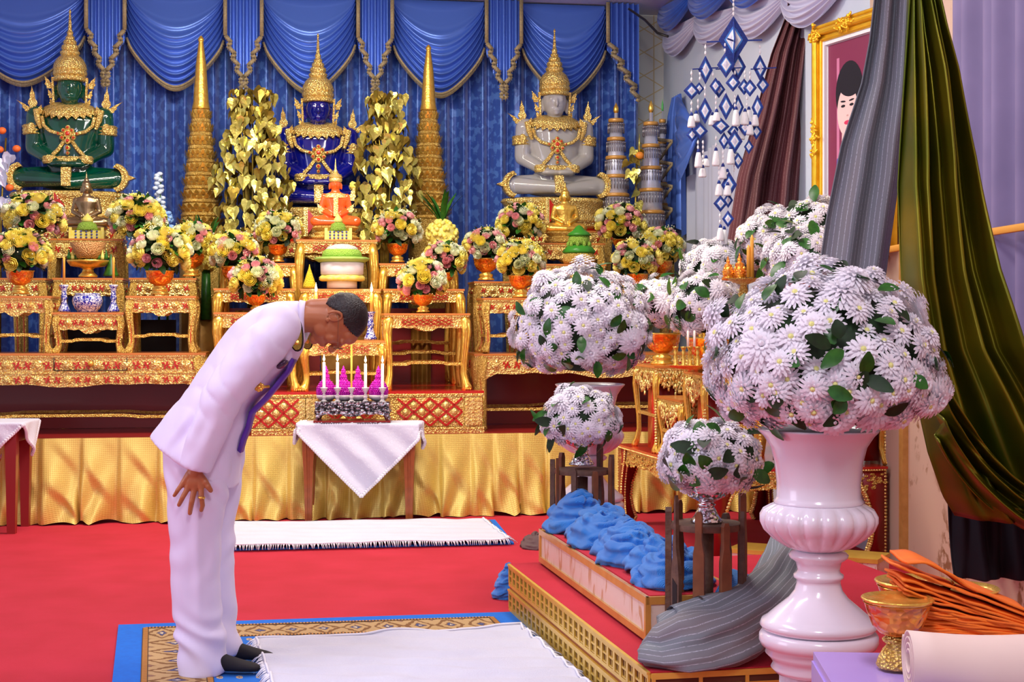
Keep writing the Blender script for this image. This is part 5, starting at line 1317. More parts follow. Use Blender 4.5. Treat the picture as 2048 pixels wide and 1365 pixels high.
# ------------------------------------------------------------------ white urns on pedestals
def urn(loc, lab, labp, hp=.52, col=white_cer):
    r = empty('plaster_urn', (loc[0], loc[1], hp), 0, lab, 'urn', 'white plaster urns')
    b = MB(); s = .63/407
    pr = [(100, 0), (112, 4), (118, 12), (114, 22), (104, 28), (100, 32), (84, 46), (60, 66), (48, 82), (44, 96), (44, 104), (50, 108), (50, 114), (44, 118), (42, 124), (46, 140), (58, 148), (60, 154), (54, 160), (44, 163)]
    b.lathe([(r_*s, z*s) for r_, z in pr], 48); b.build('urn_foot', col, r)
    b = MB(); n = 120; rib = 20; vs = []; fs = []; pr2 = [(44, 163.1), (70, 172), (94, 188), (112, 206), (119, 222), (119, 234), (112, 246), (98, 254), (88, 258)]
    for k, (r_, z) in enumerate(pr2):
        amp = .075*math.sin(PI*k/(len(pr2)-1))**.6 if k else 0
        for i in range(n): a = 2*PI*i/n; rr = r_*s*(1-amp+amp*abs(math.cos(a*rib/2))**.55); vs.append((rr*math.cos(a), rr*math.sin(a), z*s))
    for k in range(len(pr2)-1):
        for i in range(n): j = (i+1) % n; fs.append((k*n+i, k*n+j, (k+1)*n+j, (k+1)*n+i))
    b.add(vs, fs); b.build('fluted_belly', col, r)
    b = MB(); pr = [(88, 258.1), (90, 262), (86, 267), (84, 272), (84, 300), (88, 340), (96, 372), (110, 394), (120, 404), (122, 408), (118, 410), (108, 396), (92, 370), (82, 340), (0, 335)]
    b.lathe([(r_*s, z*s) for r_, z in pr], 56); b.build('flared_neck', col, r)
    p = empty('plaster_pedestal', (loc[0], loc[1], 0), 0, labp, 'pedestal', 'white plaster pedestals')
    b = MB(); k = hp; b.lathe([(.165, 0), (.168, .03), (.15, .05), (.135, .07), (.125, .08)], 48); b.build('base', col, p)
    b = MB(); b.lathe([(.122, .0801), (.122, k-.13)], 96, rib=-.05, ribn=24); b.build('fluted_shaft', col, p)
    b = MB(); b.lathe([(.135, k-.1299), (.148, k-.115), (.140, k-.10), (.150, k-.085), (.165, k-.07), (.162, k-.055), (.178, k-.045), (.185, k-.03), (.184, k-.012), (.176, k-.001)], 56); b.build('capital', col, p)
    return r
U1 = at(1637, 1262, 4.70); U2 = at(1180, 1003, 8.10)
urn(U1, 'large white plaster urn in the right foreground, nearest the camera', 'white fluted pedestal under the near urn in the right foreground', hp=U1.z)
urn(U2, 'white plaster urn farther back, behind the blue cloth rosettes', 'white pedestal under the farther urn, behind the blue cloth', hp=U2.z)
mum_ball(at(1645, 752, 4.70), .358, .33, 'huge white chrysanthemum dome in the near urn at the right', 11, fs=.048, nleaf=60, low=-.80, lL=.085, rzb=.17)
mum_ball(at(1160, 670, 8.10), .345, .36, 'large white chrysanthemum ball in the farther urn, centre right', 12, fs=.049, nleaf=50, low=-.85, lL=.095, rzb=.23)
# ------------------------------------------------------------------ yarn reel stands with silver bowls
def reel(loc, h, R, lab, hd, n=9, seed=1, zb=0.):
    r = empty('wooden_reel_stand', loc, 0, lab, 'stand', 'old wooden reel stands'); rs = random.Random(seed)
    for z in (hd, .08): b = MB(); b.lathe([(R*.93, z-.012), (R*.95, z), (R*.93, z+.012)], 28); b.build('wooden_disc', woodold, r, ang=30)
    b = MB(); b.lathe([(.025, .0), (.028, hd-.03)], 12); b.build('axle', woodold, r)
    for i in range(n):
        a = 2*PI*i/n+.2; ca, sa = math.cos(a), math.sin(a); b = MB(); b.X = Matrix.Translation((R*ca, R*sa, 0)) @ Matrix.Rotation(a+PI/2, 4, 'Z')
        H_ = h*rs.uniform(.86, 1.04); w = .024; off = rs.uniform(-.02, .02)
        if i % 3 == 2:                                   # paddle slats with a slot
            out = [(w*.9, 0), (w*1.0, H_*.45), (w*.8, H_*.55), (w*.28, H_*.66), (w*.2, H_*.95), (0, H_)]
            b.prism([(-x, z) for x, z in out[::-1]]+out, -.008, .008, 0); b.prism([(-w*.55, H_*.12), (w*.55, H_*.12), (w*.55, H_*.42), (-w*.55, H_*.46)], -.0095, .0095, 1)
        else:
            out = [(w*.75, 0), (w*.9, H_*.3), (w*.85, H_*.7), (w*.5, H_*.8), (w*.55, H_*.97), (w*.3, H_)]
            b.prism([(-x, z) for x, z in out[::-1]]+out, -.012, .012, 0)
        b.build('slat', [(wood if rs.random() < .5 else woodold), darkc], r, smooth=False)
    return r
def silver_bowl(loc, s, lab):
    b = MB(); b.lathe([(.075, 0), (.078, .008), (.060, .03), (.045, .06), (.035, .075), (.045, .085), (.032, .095), (.045, .105), (.085, .125), (.100, .155), (.108, .20), (.112, .204), (.105, .20), (.09, .15), (0, .13)], 32, rib=.06, ribn=24, ribr=(7, 11))
    b.X = Matrix.Scale(s, 4); b.v = [tuple(Vector(p)*s) for p in b.v]
    o = b.build('silver_bowl', silver, loc=loc); tag(o, lab, 'bowl', 'footed silver bowls'); return o
c = at(1413, 1045, 5.75); R1 = .105
reel((c.x, c.y, .254), .56, .145, 'old wooden reel stand in front, on the low platform above the grey cloth', c.z-.254-.013, seed=2)
silver_bowl((c.x, c.y, c.z), .80, 'silver footed bowl on the nearer wooden reel stand')
mum_ball(at(1420, 925, 5.75), .182, .155, 'small white chrysanthemum bunch in the nearer silver bowl', 13, fs=.044, nleaf=26, low=-.8, lL=.10, parts=100, rzb=.11)
c = at(1160, 930, 8.0); c2 = flr(1160, 1100, .0)
reel((c.x, 7.72, .005), .82, .155, 'old wooden reel stand farther back, behind the first blue rosette', at(0, 932, 7.72).z-.033, seed=5)
silver_bowl((at(1163, 930, 7.72).x, 7.72, at(0, 930, 7.72).z), .85, 'silver footed bowl on the farther wooden reel stand')
mum_ball(at(1162, 845, 7.72), .192, .17, 'small white chrysanthemum bunch in the farther silver bowl', 14, fs=.044, nleaf=22, low=-.8, lL=.10, rzb=.11)
# ------------------------------------------------------------------ white bouquets on the side altar
def pot(loc, s, lab):
    r = empty('orange_gold_bowl', loc, 0, lab, 'bowl', 'orange and gold offering bowls'); me = BOWL; o = inst(me, 'glazed_body', r, (0, 0, 0), sc=s); return r
for (px, py, Y, rx, rz, fs, pyb, ps, lab, plab) in [
    (1322, 606, 10.5, .21, .185, .055, 735, 1.35, 'white chrysanthemum bunch at the left end of the side altar', 'orange and gold bowl at the left end of the side altar'),
    (1408, 612, 9.50, .225, .20, .055, 741, 1.3, 'white chrysanthemum bunch above the brass candlestick tray', 'orange and gold bowl behind the brass candlesticks'),
    (1432, 540, 10.6, .23, .21, .055, 700, 1.3, 'white chrysanthemum bunch behind the two carved amber figures', 'orange and gold bowl hidden behind the chrysanthemums at the back'),
    (1552, 480, 10.3, .25, .21, .055, 640, 1.3, 'white chrysanthemum bunch in front of the maroon drape', 'orange and gold bowl in front of the maroon drape'),
    (1642, 462, 9.6, .22, .20, .055, 640, 1.3, 'highest white chrysanthemum bunch under the gold portrait frame', 'orange and gold bowl under the portrait frame'),
    (1610, 520, 9.0, .23, .20, .050, 700, 1.3, 'white chrysanthemum bunch directly behind the top of the huge dome', 'orange and gold bowl behind the huge flower dome')]:
    p = at(px, py, Y); q = at(px, pyb, Y); 
    mum_ball(p, rx, rz, lab, px, fs=fs, nleaf=22, low=-.85, lL=.13, parts=60, grp='white chrysanthemum bunches on the side altar')
    zb = {1322: 1.186, 1408: 1.176}.get(px, max(.60, p.z-rz*.5-.16*ps)); pot((p.x+.01, Y+.0, zb), ps, plab)
def stand_under(px, Y, z, lab, w=.26):
    p = at(px, 0, Y)
    if z-.588 < .05: return
    o = make_table('side_altar_stool', w, w, z-.588, style=None, ap=.1, leg=.022, stretch=.42, label=lab, cat='altar stool', group='gold and red stools on the side altar'); o.location = (p.x, Y-w/2, .588)
for px, Y, rz, py, ps, lab in ((1432, 10.6, .21, 540, 1.3, 'tall stool under the back bowl of the side altar'), (1552, 10.3, .21, 480, 1.3, 'tall stool under the bowl in front of the maroon drape'), (1642, 9.6, .20, 462, 1.3, 'tall stool under the bowl below the portrait frame')):
    stand_under(px, Y, at(0, py, Y).z-rz*.5-.16*ps, lab)
# brass candlestick tray
c = Vector((at(1392, 0, 9.27).x, 9.27, 1.207)); tr = empty('brass_tray', c, 0, 'round brass tray with small turned brass candlesticks on the side altar', 'tray')
b = MB(); b.lathe([(.07, -.03), (.05, -.015), (.16, -.004), (.185, .012), (.188, .014), (.16, .002), (0, .0)], 28, sy=.7); b.build('tray_dish', gold, tr)
for x, y in ((-.13, -.04), (-.085, -.07), (-.04, -.02), (.0, -.08), (.05, -.03), (.10, -.06), (.14, .0)):
    b = MB(); b.lathe([(.022, 0), (.024, .01), (.012, .02), (.016, .035), (.009, .045), (.014, .06), (.008, .075), (.014, .09), (.009, .10), (.016, .115), (.02, .125), (.012, .125)], 12, c=(0, 0, .003)); b.build('candlestick', gold, tr, loc=(x, y, 0))
for x in (1376, 1389):
    o = empty('candle', Vector((at(x, 0, 9.2).x, 9.2, 1.335)), 0, 'thin pink candle stump on the brass tray, %s one' % ('left' if x < 1380 else 'right'), 'candle'); b = MB(); b.lathe([(.008, 0), (.007, .095), (.001, .10)], 10); b.build('candle_stick', wax, o)
# amber carved figures and tall candles
for i, (x, yb, yt) in enumerate(((1456, 550, 512), (1479, 552, 506))):
    r = empty('amber_figure', at(x, yb, 9.2), 0, 'small amber carved figure with pointed crown, %s of the pair' % ('left' if i == 0 else 'right'), 'figurine'); s = (yb-yt)*9.2/F/100
    b = MB(); b.X = Matrix.Scale(s, 4); b.lathe([(30, -30), (33, -22), (24, -5), (30, 0), (26, 6), (30, 18), (22, 30), (16, 36), (20, 48), (16, 56), (7, 60), (10, 68), (9, 76), (5, 80), (6, 83), (3, 88), (3.4, 90), (.5, 100)], 14, rib=.12, ribn=8); b.ell((18, -10, 28), (9, 8, 14)); b.ell((-18, -10, 28), (9, 8, 14)); b.build('carved_body', orangeg, r)
for i, (x, yt, m_) in enumerate(((1497, 490, waxy), (1504, 470, waxy))):
    p = at(x, 555, 9.15); o = empty('candle', p, 0, 'tall yellow candle beside the amber figures, %s one' % ('shorter' if i == 0 else 'taller'), 'candle'); H_ = (555-yt)*9.15/F
    b = MB(); b.lathe([(.013, 0), (.011, H_-.02), (.003, H_)], 12); b.build('candle_stick', m_, o)
c = at(1487, 557, 9.18); b = MB(); b.lathe([(.06, -.12), (.07, -.11), (.03, -.09), (.02, -.04), (.10, -.01), (.12, .0), (.0, .0)], 20); o = b.build('footed_dish', gold_fine, loc=c); tag(o, 'gold footed dish holding the amber figures and tall candles', 'dish')
# ------------------------------------------------------------------ portrait in a gold frame
pf0 = Vector((at(1633, 0, 10.0).x, 10.0, 0)); d = Vector((.358, -.934, 0)); PW, z1, z0 = .86, at(0, 56, 10.0).z, 1.95
PH = z1-z0; pr_ = empty('framed_portrait', (pf0.x, pf0.y, z0), math.atan2(d.y, d.x), 'ornate gold framed portrait of a dark haired woman on the right wall', 'portrait')
b = MB(); fw = .115
for (x0_, x1_, a0_, a1_) in ((0, fw, 0, PH), (PW-fw, PW, 0, PH), (fw, PW-fw, 0, fw), (fw, PW-fw, PH-fw, PH)): b.box(x0_, x1_, -.03, .03, a0_, a1_)
def rail(p, q, off, r_, m=0): b.tube([p, q], r_, 10, m)
for o_, r_, y_ in ((.012, .014, -.03), (.05, .024, -.04), (.10, .010, -.03)):
    for p, q in (((o_, y_, o_), (o_, y_, PH-o_)), ((PW-o_, y_, o_), (PW-o_, y_, PH-o_)), ((o_, y_, o_), (PW-o_, y_, o_)), ((o_, y_, PH-o_), (PW-o_, y_, PH-o_))): b.tube([p, q], r_, 10)
goldfr = M('yellow_gold_frame', (.98, .62, .04), .25, .6, (.9, .5, .02), 20)
b.build('gold_moulding', goldfr, pr_, ang=40)
rs = random.Random(4)
for (cx_, cz_) in ((.05, .06), (.05, PH-.06), (PW-.05, PH-.06), (PW-.05, .06), (.05, PH*.5), (PW/2, PH-.05), (PW-.05, PH*.5)):
    b = MB()
    for i in range(26):
        a = rs.uniform(0, 2*PI); q = rs.random(); lx, lz = (.05, .13) if cx_ < .1 or cx_ > PW-.1 else (.13, .045)
        if abs(cz_-PH/2) > PH*.4 and (cx_ < .1 or cx_ > PW-.1): lx = lz = .07
        x_, z_ = cx_+lx*q*math.cos(a), cz_+lz*q*math.sin(a); b.caps((x_, -.06, z_), (x_+rs.uniform(-.03, .03), -.055, z_+rs.uniform(-.03, .03)), .011, .006, 8, k=2)
    b.build('scroll_ornament', goldfr, pr_)
b = MB(); b.box(fw, PW-fw, -.0, .02, fw, PH-fw, 0)
for p, q in (((fw+.01, fw), (fw+.01, PH-fw)), ((PW-fw-.01, fw), (PW-fw-.01, PH-fw)), ((fw, PH-fw-.01), (PW-fw, PH-fw-.01)), ((fw, fw+.01), (PW-fw, fw+.01))): b.obox((p[0], -.012, p[1]), (q[0], -.012, q[1]), .02, .03, 0)
b.build('white_inner_border', M('white_liner', (.85, .84, .86), .4), pr_, smooth=False)
# picture (flat print): plum backdrop, hair, face, blue collar
def flat(b, pts, m, y): b.add([(x, y, z) for x, z in pts], [tuple(range(len(pts)))], m)
def oval(cx_, cz_, rx, rz, n=28, rot=0): return [(cx_+rx*math.cos(a)*math.cos(rot)-rz*math.sin(a)*math.sin(rot), cz_+rx*math.cos(a)*math.sin(rot)+rz*math.sin(a)*math.cos(rot)) for a in [2*PI*i/n for i in range(n)]]
b = MB(); x0_, x1_ = fw+.03, PW-fw-.03; z0_, z1_ = fw+.03, PH-fw-.03
flat(b, [(x0_, z0_), (x1_, z0_), (x1_, z1_), (x0_, z1_)], 0, -.002)
flat(b, [(x0_+.10, z0_+.2), (x0_+.13, z0_+.2), (x0_+.13, z1_-.1), (x0_+.10, z1_-.1)], 6, -.0025)
hx, hz = .37, PH-.58
flat(b, [(x0_+.02, z0_), (.60, z0_), (.70, z0_), (.70, z0_+.12), (.54, hz-.26), (.31, hz-.28), (x0_+.06, z0_+.25)], 4, -.003)
flat(b, [(x0_+.02, z0_), (x0_+.10, z0_), (.29, hz-.30), (.25, hz-.32), (x0_+.07, z0_+.25)], 5, -.0034)
flat(b, [(.30, hz-.30), (.44, hz-.30), (.43, hz-.10), (.31, hz-.10)], 1, -.0036)
flat(b, oval(hx+.02, hz+.10, .155, .20), 2, -.004); flat(b, oval(hx, hz-.02, .115, .165), 1, -.0046); flat(b, oval(hx+.02, hz+.145, .12, .075, rot=-.15), 2, -.005)
for s in (-1, 1): flat(b, oval(hx+s*.048, hz+.015, .024, .009), 2, -.0052); flat(b, oval(hx+s*.048, hz+.045, .030, .006, rot=s*.10), 2, -.0052)
flat(b, oval(hx, hz-.095, .036, .014), 3, -.0052); flat(b, oval(hx+.002, hz-.05, .012, .006), 7, -.0052)
b.build('portrait_print', [M('plum_print', (.22, .03, .08), .3), M('print_skin', (.85, .58, .55), .3), M('print_black', (.012, .01, .015), .3), M('print_lips', (.65, .04, .12), .3), M('print_gold_dress', (.65, .5, .12), .3), M('print_blue', (.02, .07, .5), .3), M('print_pink', (.6, .2, .35), .3), M('print_shadow', (.6, .35, .33), .3)], pr_, smooth=False)
# ------------------------------------------------------------------ hanging drapes
def stripe_mat(name, base, line, nu, rough=.6, metal=.0, two=None):
    t = NT(name); v = t.co('UV'); x, y, z = t.xyz(v); a = t.math('ABSOLUTE', t.math('SUBTRACT', t.math('FRACT', t.math('MULTIPLY', x, nu)), .5)); dsh = t.step(t.tex('noise', t.co('UV', (400, 260, 1)), 1, 0), .35, .55)
    c = base if not two else t.mix(t.step(t.tex('noise', t.co('UV', (2, 1, 1)), 2, 1), .4, .6), base, two)
    t.color(t.mix(t.math('MULTIPLY', t.step(a, .09, .05), dsh), c, line)); t.b.inputs['Roughness'].default_value = rough; t.b.inputs['Metallic'].default_value = metal; return t.m
def drape(name, LE, RE, Y, n, amp, mt, lab, cat='drape', slant=0., bulge=0., nv=60, nu=120, ph=0., cross=0., Yb=None):
    """LE, RE: edges as (y, x) tables in the photograph; hangs near depth Y"""
    y0_, y1_ = LE[0][0], LE[-1][0]; org = at((LE[0][1]+RE[0][1])/2, y0_, Y)
    def fn(u, w):
        y = lerp(y0_, y1_, w); xl = pl(LE, y)[0]; xr = pl(RE, y)[0]; YY = Y if Yb is None else lerp(Y, Yb, w); x = lerp(xl, xr, u)
        yy = YY+amp*(.25+.75*w)*math.sin(2*PI*n*u+ph+slant*w+1.1*math.sin(3*w+ph))+amp*.4*math.sin(2*PI*n*2.3*u+2*w)-bulge*math.sin(PI*u)*w+cross*math.sin(w*9+u*5)*u
        p = at(x, y, YY); return Vector((p.x, yy, p.z))-org
    b = MB(); b.grid(fn, nu, nv); o = b.build(name, mt, loc=org); q = o.modifiers.new('s', 'SOLIDIFY'); q.thickness = .006; q.offset = 0; evalmesh(o); tag(o, lab, cat); return o
maroon = stripe_mat('maroon_striped_cloth', (.085, .018, .022), (.30, .16, .17), 34, two=(.12, .03, .04)); grey = stripe_mat('grey_striped_cloth', (.15, .175, .20), (.40, .42, .48), 18, two=(.17, .165, .18))
drape('maroon_drape', [(-30, 1575), (21, 1577), (105, 1545), (229, 1514), (352, 1479), (480, 1459), (560, 1440)], [(-30, 1652), (60, 1636), (420, 1618), (560, 1616)], 10.95, 2.4, .09, maroon, 'long maroon striped cloth drape hanging beside the blue and white mobile', slant=.8)
drape('grey_drape', [(-30, 1752), (82, 1741), (164, 1727), (287, 1688), (431, 1661), (527, 1648), (640, 1630), (870, 1588), (1000, 1572), (1110, 1560)], [(-30, 1826), (100, 1820), (205, 1815), (349, 1805), (545, 1780), (640, 1765), (870, 1712), (1000, 1680), (1110, 1625)], 6.5, .9, .09, grey, 'grey striped cloth drape hanging in front of the gold portrait frame', slant=.5, nv=100)
t = NT('olive_green_satin'); v = t.co(); t.color(t.mix(t.step(t.tex('noise', v, 2.5, 2), .35, .65), (.23, .19, .008), (.10, .13, .006))); t.b.inputs['Roughness'].default_value = .30; t.b.inputs['Metallic'].default_value = .7; olive = t.m
drape('green_drape', [(-30, 1822), (369, 1806), (560, 1815), (700, 1835), (840, 1857), (909, 1873), (1000, 1905), (1040, 1930)], [(-30, 1862), (60, 1885), (143, 1912), (316, 1953), (541, 1994), (700, 2040), (800, 2110), (1040, 2260)], 6.0, 2.6, .10, olive, 'long olive green satin drape hanging at the right, gathered low', slant=1.5, nv=90, nu=150, cross=.05)
# low gathered swag of the green drape
def gsw(u, w):
    P0 = (lerp(1880, 2140, u), lerp(880, 1085, math.sin(u*PI*.5)**.8)-w*(150-40*u)+30*w*w); p = at(P0[0], P0[1], 5.86); return Vector((p.x, 5.86+.06*math.sin(w*17+u*4)+.02*math.sin(w*35), p.z))
b = MB(); b.grid(gsw, 70, 60); o = b.build('green_swag', olive); q = o.modifiers.new('s', 'SOLIDIFY'); q.thickness = .006; evalmesh(o); tag(o, 'lower gathered folds of olive green satin sweeping to the right edge', 'drape')
drape('dark_under_sheet', [(960, 1895), (1160, 1912)], [(960, 2120), (1160, 2150)], 6.35, 3, .04, blackc, 'black pleated sheet under the olive green swag at the right')  # black pleated sheet filling the dark area below the green swag
sheer = M('lilac_sheer_curtain', (.24, .20, .36), .7, 0, (.19, .16, .30), 3)
def sh(u, w): b_ = lerp(-3.62, -6.2, u); return (1.88+.035*math.sin(b_*36)+.02*math.sin(b_*17+1), b_, lerp(.25, 4.4, w))
b = MB(); b.grid(sh, 260, 6); o = hall(b, 'sheer_curtain', sheer); tag(o, 'lilac sheer curtain in soft folds along the right wall', 'curtain')
b = MB(); P = [FR(1.80, bb_, 1.92+.03*math.sin(bb_)) for bb_ in (-2.2, -2.8, -3.6, -4.6, -6.2)]; b.tube(P, .02, 8, flat=.25); o = b.build('orange_ribbon', M('orange_ribbon_cloth', (.75, .35, .05), .5)); tag(o, 'orange ribbon tied across the lilac curtain at the right', 'ribbon')
# grey cloth sweeping down onto the platform
def heap():
    b = MB(); path = [(1600, 1075, 6.2, .10, .05), (1588, 1120, 6.05, .11, .06), (1560, 1175, 5.85, .12, .075), (1510, 1228, 5.62, .135, .09), (1440, 1265, 5.50, .17, .10), (1370, 1284, 5.45, .17, .09), (1318, 1296, 5.46, .13, .07), (1290, 1300, 5.5, .05, .03)]
    rings = []; n = 90; C_ = [at(x, y, Y) for x, y, Y, _, _ in path]
    N = 50
    for k in range(N+1):
        tt_ = k/N*(len(path)-1); i = min(int(tt_), len(path)-2); f = tt_-i; c = C_[i].lerp(C_[i+1], f); wd_ = lerp(path[i][3], path[i+1][3], f); ht = lerp(path[i][4], path[i+1][4], f)
        d = (C_[i+1]-C_[i]).normalized(); up = Vector((0, -.45, 1)).normalized(); sd = d.cross(up).normalized(); up = sd.cross(d).normalized(); rg = []
        for j in range(n):
            a = 2*PI*j/n; fold = 1+.10*math.sin(a*5+k*.16)+.035*math.sin(a*13-k*.22)+.05*math.sin(a*3+k*.3)+.10*mnoise.noise(Vector((a*1.6, k*.16, 2.)))
            p = c+sd*wd_*math.cos(a)*fold+up*ht*math.sin(a)*fold; p.z = max(p.z, .256+.004*math.sin(a*9)); rg.append(p)
        rings.append(rg)
    vs = [p for r_ in rings for p in r_]; fs = []; uv = []
    for k in range(N+1):
        for j in range(n): uv.append((j/n*2, k/N))
    for k in range(N):
        for j in range(n): q = (j+1) % n; fs.append((k*n+j, k*n+q, (k+1)*n+q, (k+1)*n+j))
    b.add(vs, fs, 0, uv); b.add([tuple(p) for p in rings[-1]], [tuple(range(n))]); b.add([tuple(p) for p in rings[0]], [tuple(range(n))[::-1]])
    o = b.build('grey_cloth_heap', grey); tag(o, 'grey striped cloth sweeping down and bunched on the front corner of the low platform', 'cloth')
heap()
# second marble box behind the urn
p0 = flr(1778, 1142, .02); o = empty('display_box', (p0.x, p0.y, 0), math.radians(152), 'small yellow edged marble box behind the near urn, right of its stem', 'box')
b = MB(); b.box(0, .9, 0, .28, .0, .10, 0); b.build('marble_side', marb, o, smooth=False); b = MB(); b.box(-.006, .906, -.006, .286, .1001, .125); b.build('wood_frame', goldp, o, smooth=False)
b = MB(); b.box(.0, .5, 0, .10, 0, .55); c = flr(1700, 1290); 
# ------------------------------------------------------------------ front table with offerings
YT = 3.30; zt = at(0, 1312, 3.36).z; 
ft = empty('front_offering_table', (at(1600, 0, 3.3).x, 2.70, 0), math.radians(-4), 'table covered with pale lilac satin in the right front corner', 'table')
lil = M('lilac_satin', (.50, .36, .80), .25, .05, (.44, .30, .75), 3)
b = MB(); b.box(0.0, 1.1, 0, .70, zt-.02, zt); b.box(-.004, 1.1, -.004, .02, .35, zt-.0201); b.box(-.004, .012, .0201, .70, .35, zt-.0201); b.build('lilac_cover', lil, ft, smooth=False)
for x, y in ((.03, .04), (.03, .64), (1.04, .04), (1.04, .64)): b = MB(); b.box(x, x+.04, y, y+.04, 0, .36 if False else zt-.021); b.build('leg', woodred, ft, smooth=False)
b = MB(); b.box(.17, 1.0, .05, .60, 0, .004); o = b.build('pale_runner', M('pale_peach_satin', (.70, .58, .68), .25), loc=(ft.location.x+.05, 2.70, zt+.001), smooth=False); o.rotation_euler = (0, 0, math.radians(-12)); tag(o, 'pale peach satin runner lying on the lilac table', 'cloth')
def gbowl(px, pyf, Y, s, lab, tilt=0):
    p = at(px, pyf, Y); r = empty('gilt_offering_bowl', p, 0, lab, 'bowl', 'orange and gold bowls on the front table')
    b = MB(); b.X = Matrix.Scale(s, 4); b.lathe([(.042, 0), (.044, .006), (.040, .02), (.030, .040), (.022, .050), (.030, .056), (.032, .062), (.022, .068)], 28, rib=.05, ribn=14); b.build('foot', gold_fine, r)
    b = MB(); b.X = Matrix.Scale(s, 4); b.lathe([(.022, .0681), (.040, .076), (.055, .092), (.064, .115), (.072, .142), (.074, .142), (.060, .13), (0, .12)], 32); b.build('glazed_bowl', orangeg, r)
    b = MB(); b.X = Matrix.Scale(s, 4); b.lathe([(.071, .1421), (.078, .150), (.076, .153), (.066, .146)], 32, rib=.04, ribn=30); b.build('rim', gold, r)
    return r
gbowl(1795, 1335, 3.22, .98, 'orange and gold footed bowl in front on the lilac table')
gbowl(1828, 1312, 3.40, 1.12, 'taller orange and gold footed bowl behind the front one')
gbowl(1925, 1315, 3.42, 1.05, 'orange and gold footed bowl under the folded saffron robe')
# folded saffron robes
for lv, (lab, z_) in enumerate((('saffron orange robe folded in many pleats, lower bundle on the bowls', 0), ('saffron orange robe folded in many pleats, upper bundle', 1))):
    c = at(1905, 1240 if lv == 0 else 1190, 3.30); b = MB(); nL = 11 if lv == 0 else 10; rs = random.Random(lv+3)
    o = empty('folded_saffron_robe', c, 0, lab, 'robe', 'folded saffron robes')
    for i in range(nL):
        def fn(u, w, i=i):
            # u along, w depth; pleats stacked with rounded front folds
            x = lerp(-.125, .155, u); top = (.052 if lv else .030)
            z = (i/(nL-1)-.5)*top*2*(1-.55*u if lv else 1-.35*u) - .095*(u-.35)*(1 if lv else .35)*.9
            z += .0022*math.sin(u*24+i*1.9)*(1-u)+(.016*math.sin(PI*min(1, u*2.2)) if lv and i == nL-1 else 0)
            return (x+.006*math.sin(i*2.1)+(.012*(i % 2)), -.06+.16*w+.004*math.sin(u*9+i), z+.003*math.sin(w*5+i))
        b = MB(); b.grid(fn, 40, 6); q_ = b.build('pleat', robe_orange, o); q = q_.modifiers.new('s', 'SOLIDIFY'); q.thickness = .0052; evalmesh(q_)
# cream cloth roll
c = at(1808, 1262, 3.05); p1 = at(1812, 1400, 3.05); Rr = .078
def roll(u, w):
    a = u*2*PI*4.0+.6; rr = Rr*(.30+.70*u); x = .55*w; return (x, rr*math.cos(a)*.9, rr*math.sin(a)*.86-.010*math.sin(w*6)*u)
b = MB(); b.grid(roll, 240, 12); o = b.build('cream_cloth_roll', cream_cloth, loc=(at(1816, 0, 2.95).x, 2.95, zt+.084)); q = o.modifiers.new('s', 'SOLIDIFY'); q.thickness = .004; evalmesh(o); o.rotation_euler = (0, 0, math.radians(-4)); tag(o, 'rolled cream coloured cloth on the lilac table at the lower right corner', 'cloth')
# ------------------------------------------------------------------ blue and white yarn mobile
ym = empty('yarn_mobile', at(1466, 0, 10.4), 0, 'hanging mobile of blue and white yarn diamonds with white tassels', 'mobile'); KM = 10.4/F; o0 = at(1466, 0, 10.4)
navy = M('navy_yarn', (.015, .05, .32), .7, 0, (.01, .02, .16), 60); sky = M('blue_yarn', (.05, .22, .62), .7); wy = M('white_yarn', (.85, .86, .90), .8, bump=('noise', 200, .4)); lav = M('lavender_yarn', (.60, .60, .75), .8)
def mp(x, y, dy=0.): return Vector(((x-1466)*KM, dy, -(y)*KM))
def diamond(x, y, w, h, dy=0., rot=0., two=False):
    b = MB(); c = mp(x, y, dy); b.X = Matrix.Translation(c) @ Matrix.Rotation(rot, 4, 'Z')
    w *= KM; h *= KM; lv = [(1, 0), (.80, 0), (.62, 1), (.50, 2), (.30, 3), (0, 2)]
    for s in (-1, 1):
        prev = None
        for k, (r_, m_) in enumerate(lv):
            pts = [(r_*w, s*.012*(1-r_), 0), (0, s*.012*(1-r_), r_*h), (-r_*w, s*.012*(1-r_), 0), (0, s*.012*(1-r_), -r_*h)]
            if prev is not None:
                vs = prev+pts; b.add(vs, [(i, (i+1) % 4, 4+(i+1) % 4, 4+i) for i in range(4)], lv[k-1][1])
            prev = pts
    b.build('yarn_diamond', [navy, sky, wy, lav], ym, smooth=False)
def tassel(x, y, L, dy=0., w=7):
    b = MB(); b.X = Matrix.Translation(mp(x, y, dy)) @ Matrix.Scale(KM, 4); b.lathe([(1.5, 3), (w*.45, 0), (w*.55, -4)], 10, 1)
    b.lathe([(w*.5, -4.1), (w*.8, -L*.4), (w*1.05, -L*.9), (w*.95, -L), (0, -L)], 14, 0, rib=.15, ribn=9); b.build('tassel', [wy, navy], ym)
def beads(x, y0_, y1_, dy=0.):
    b = MB(); b.tube([mp(x, y0_, dy), mp(x, y1_, dy)], .0015, 5)
    n = max(1, int((y1_-y0_)/9))
    for i in range(n): b.ell(mp(x, lerp(y0_, y1_, (i+.5)/n), dy), (2.2*KM, 2.2*KM, 4*KM), 0, 8, 5)
    b.build('bead_string', wy, ym)
diamond(1467, 80, 30, 48); diamond(1467, 80, 30, 48, 0, PI/2)
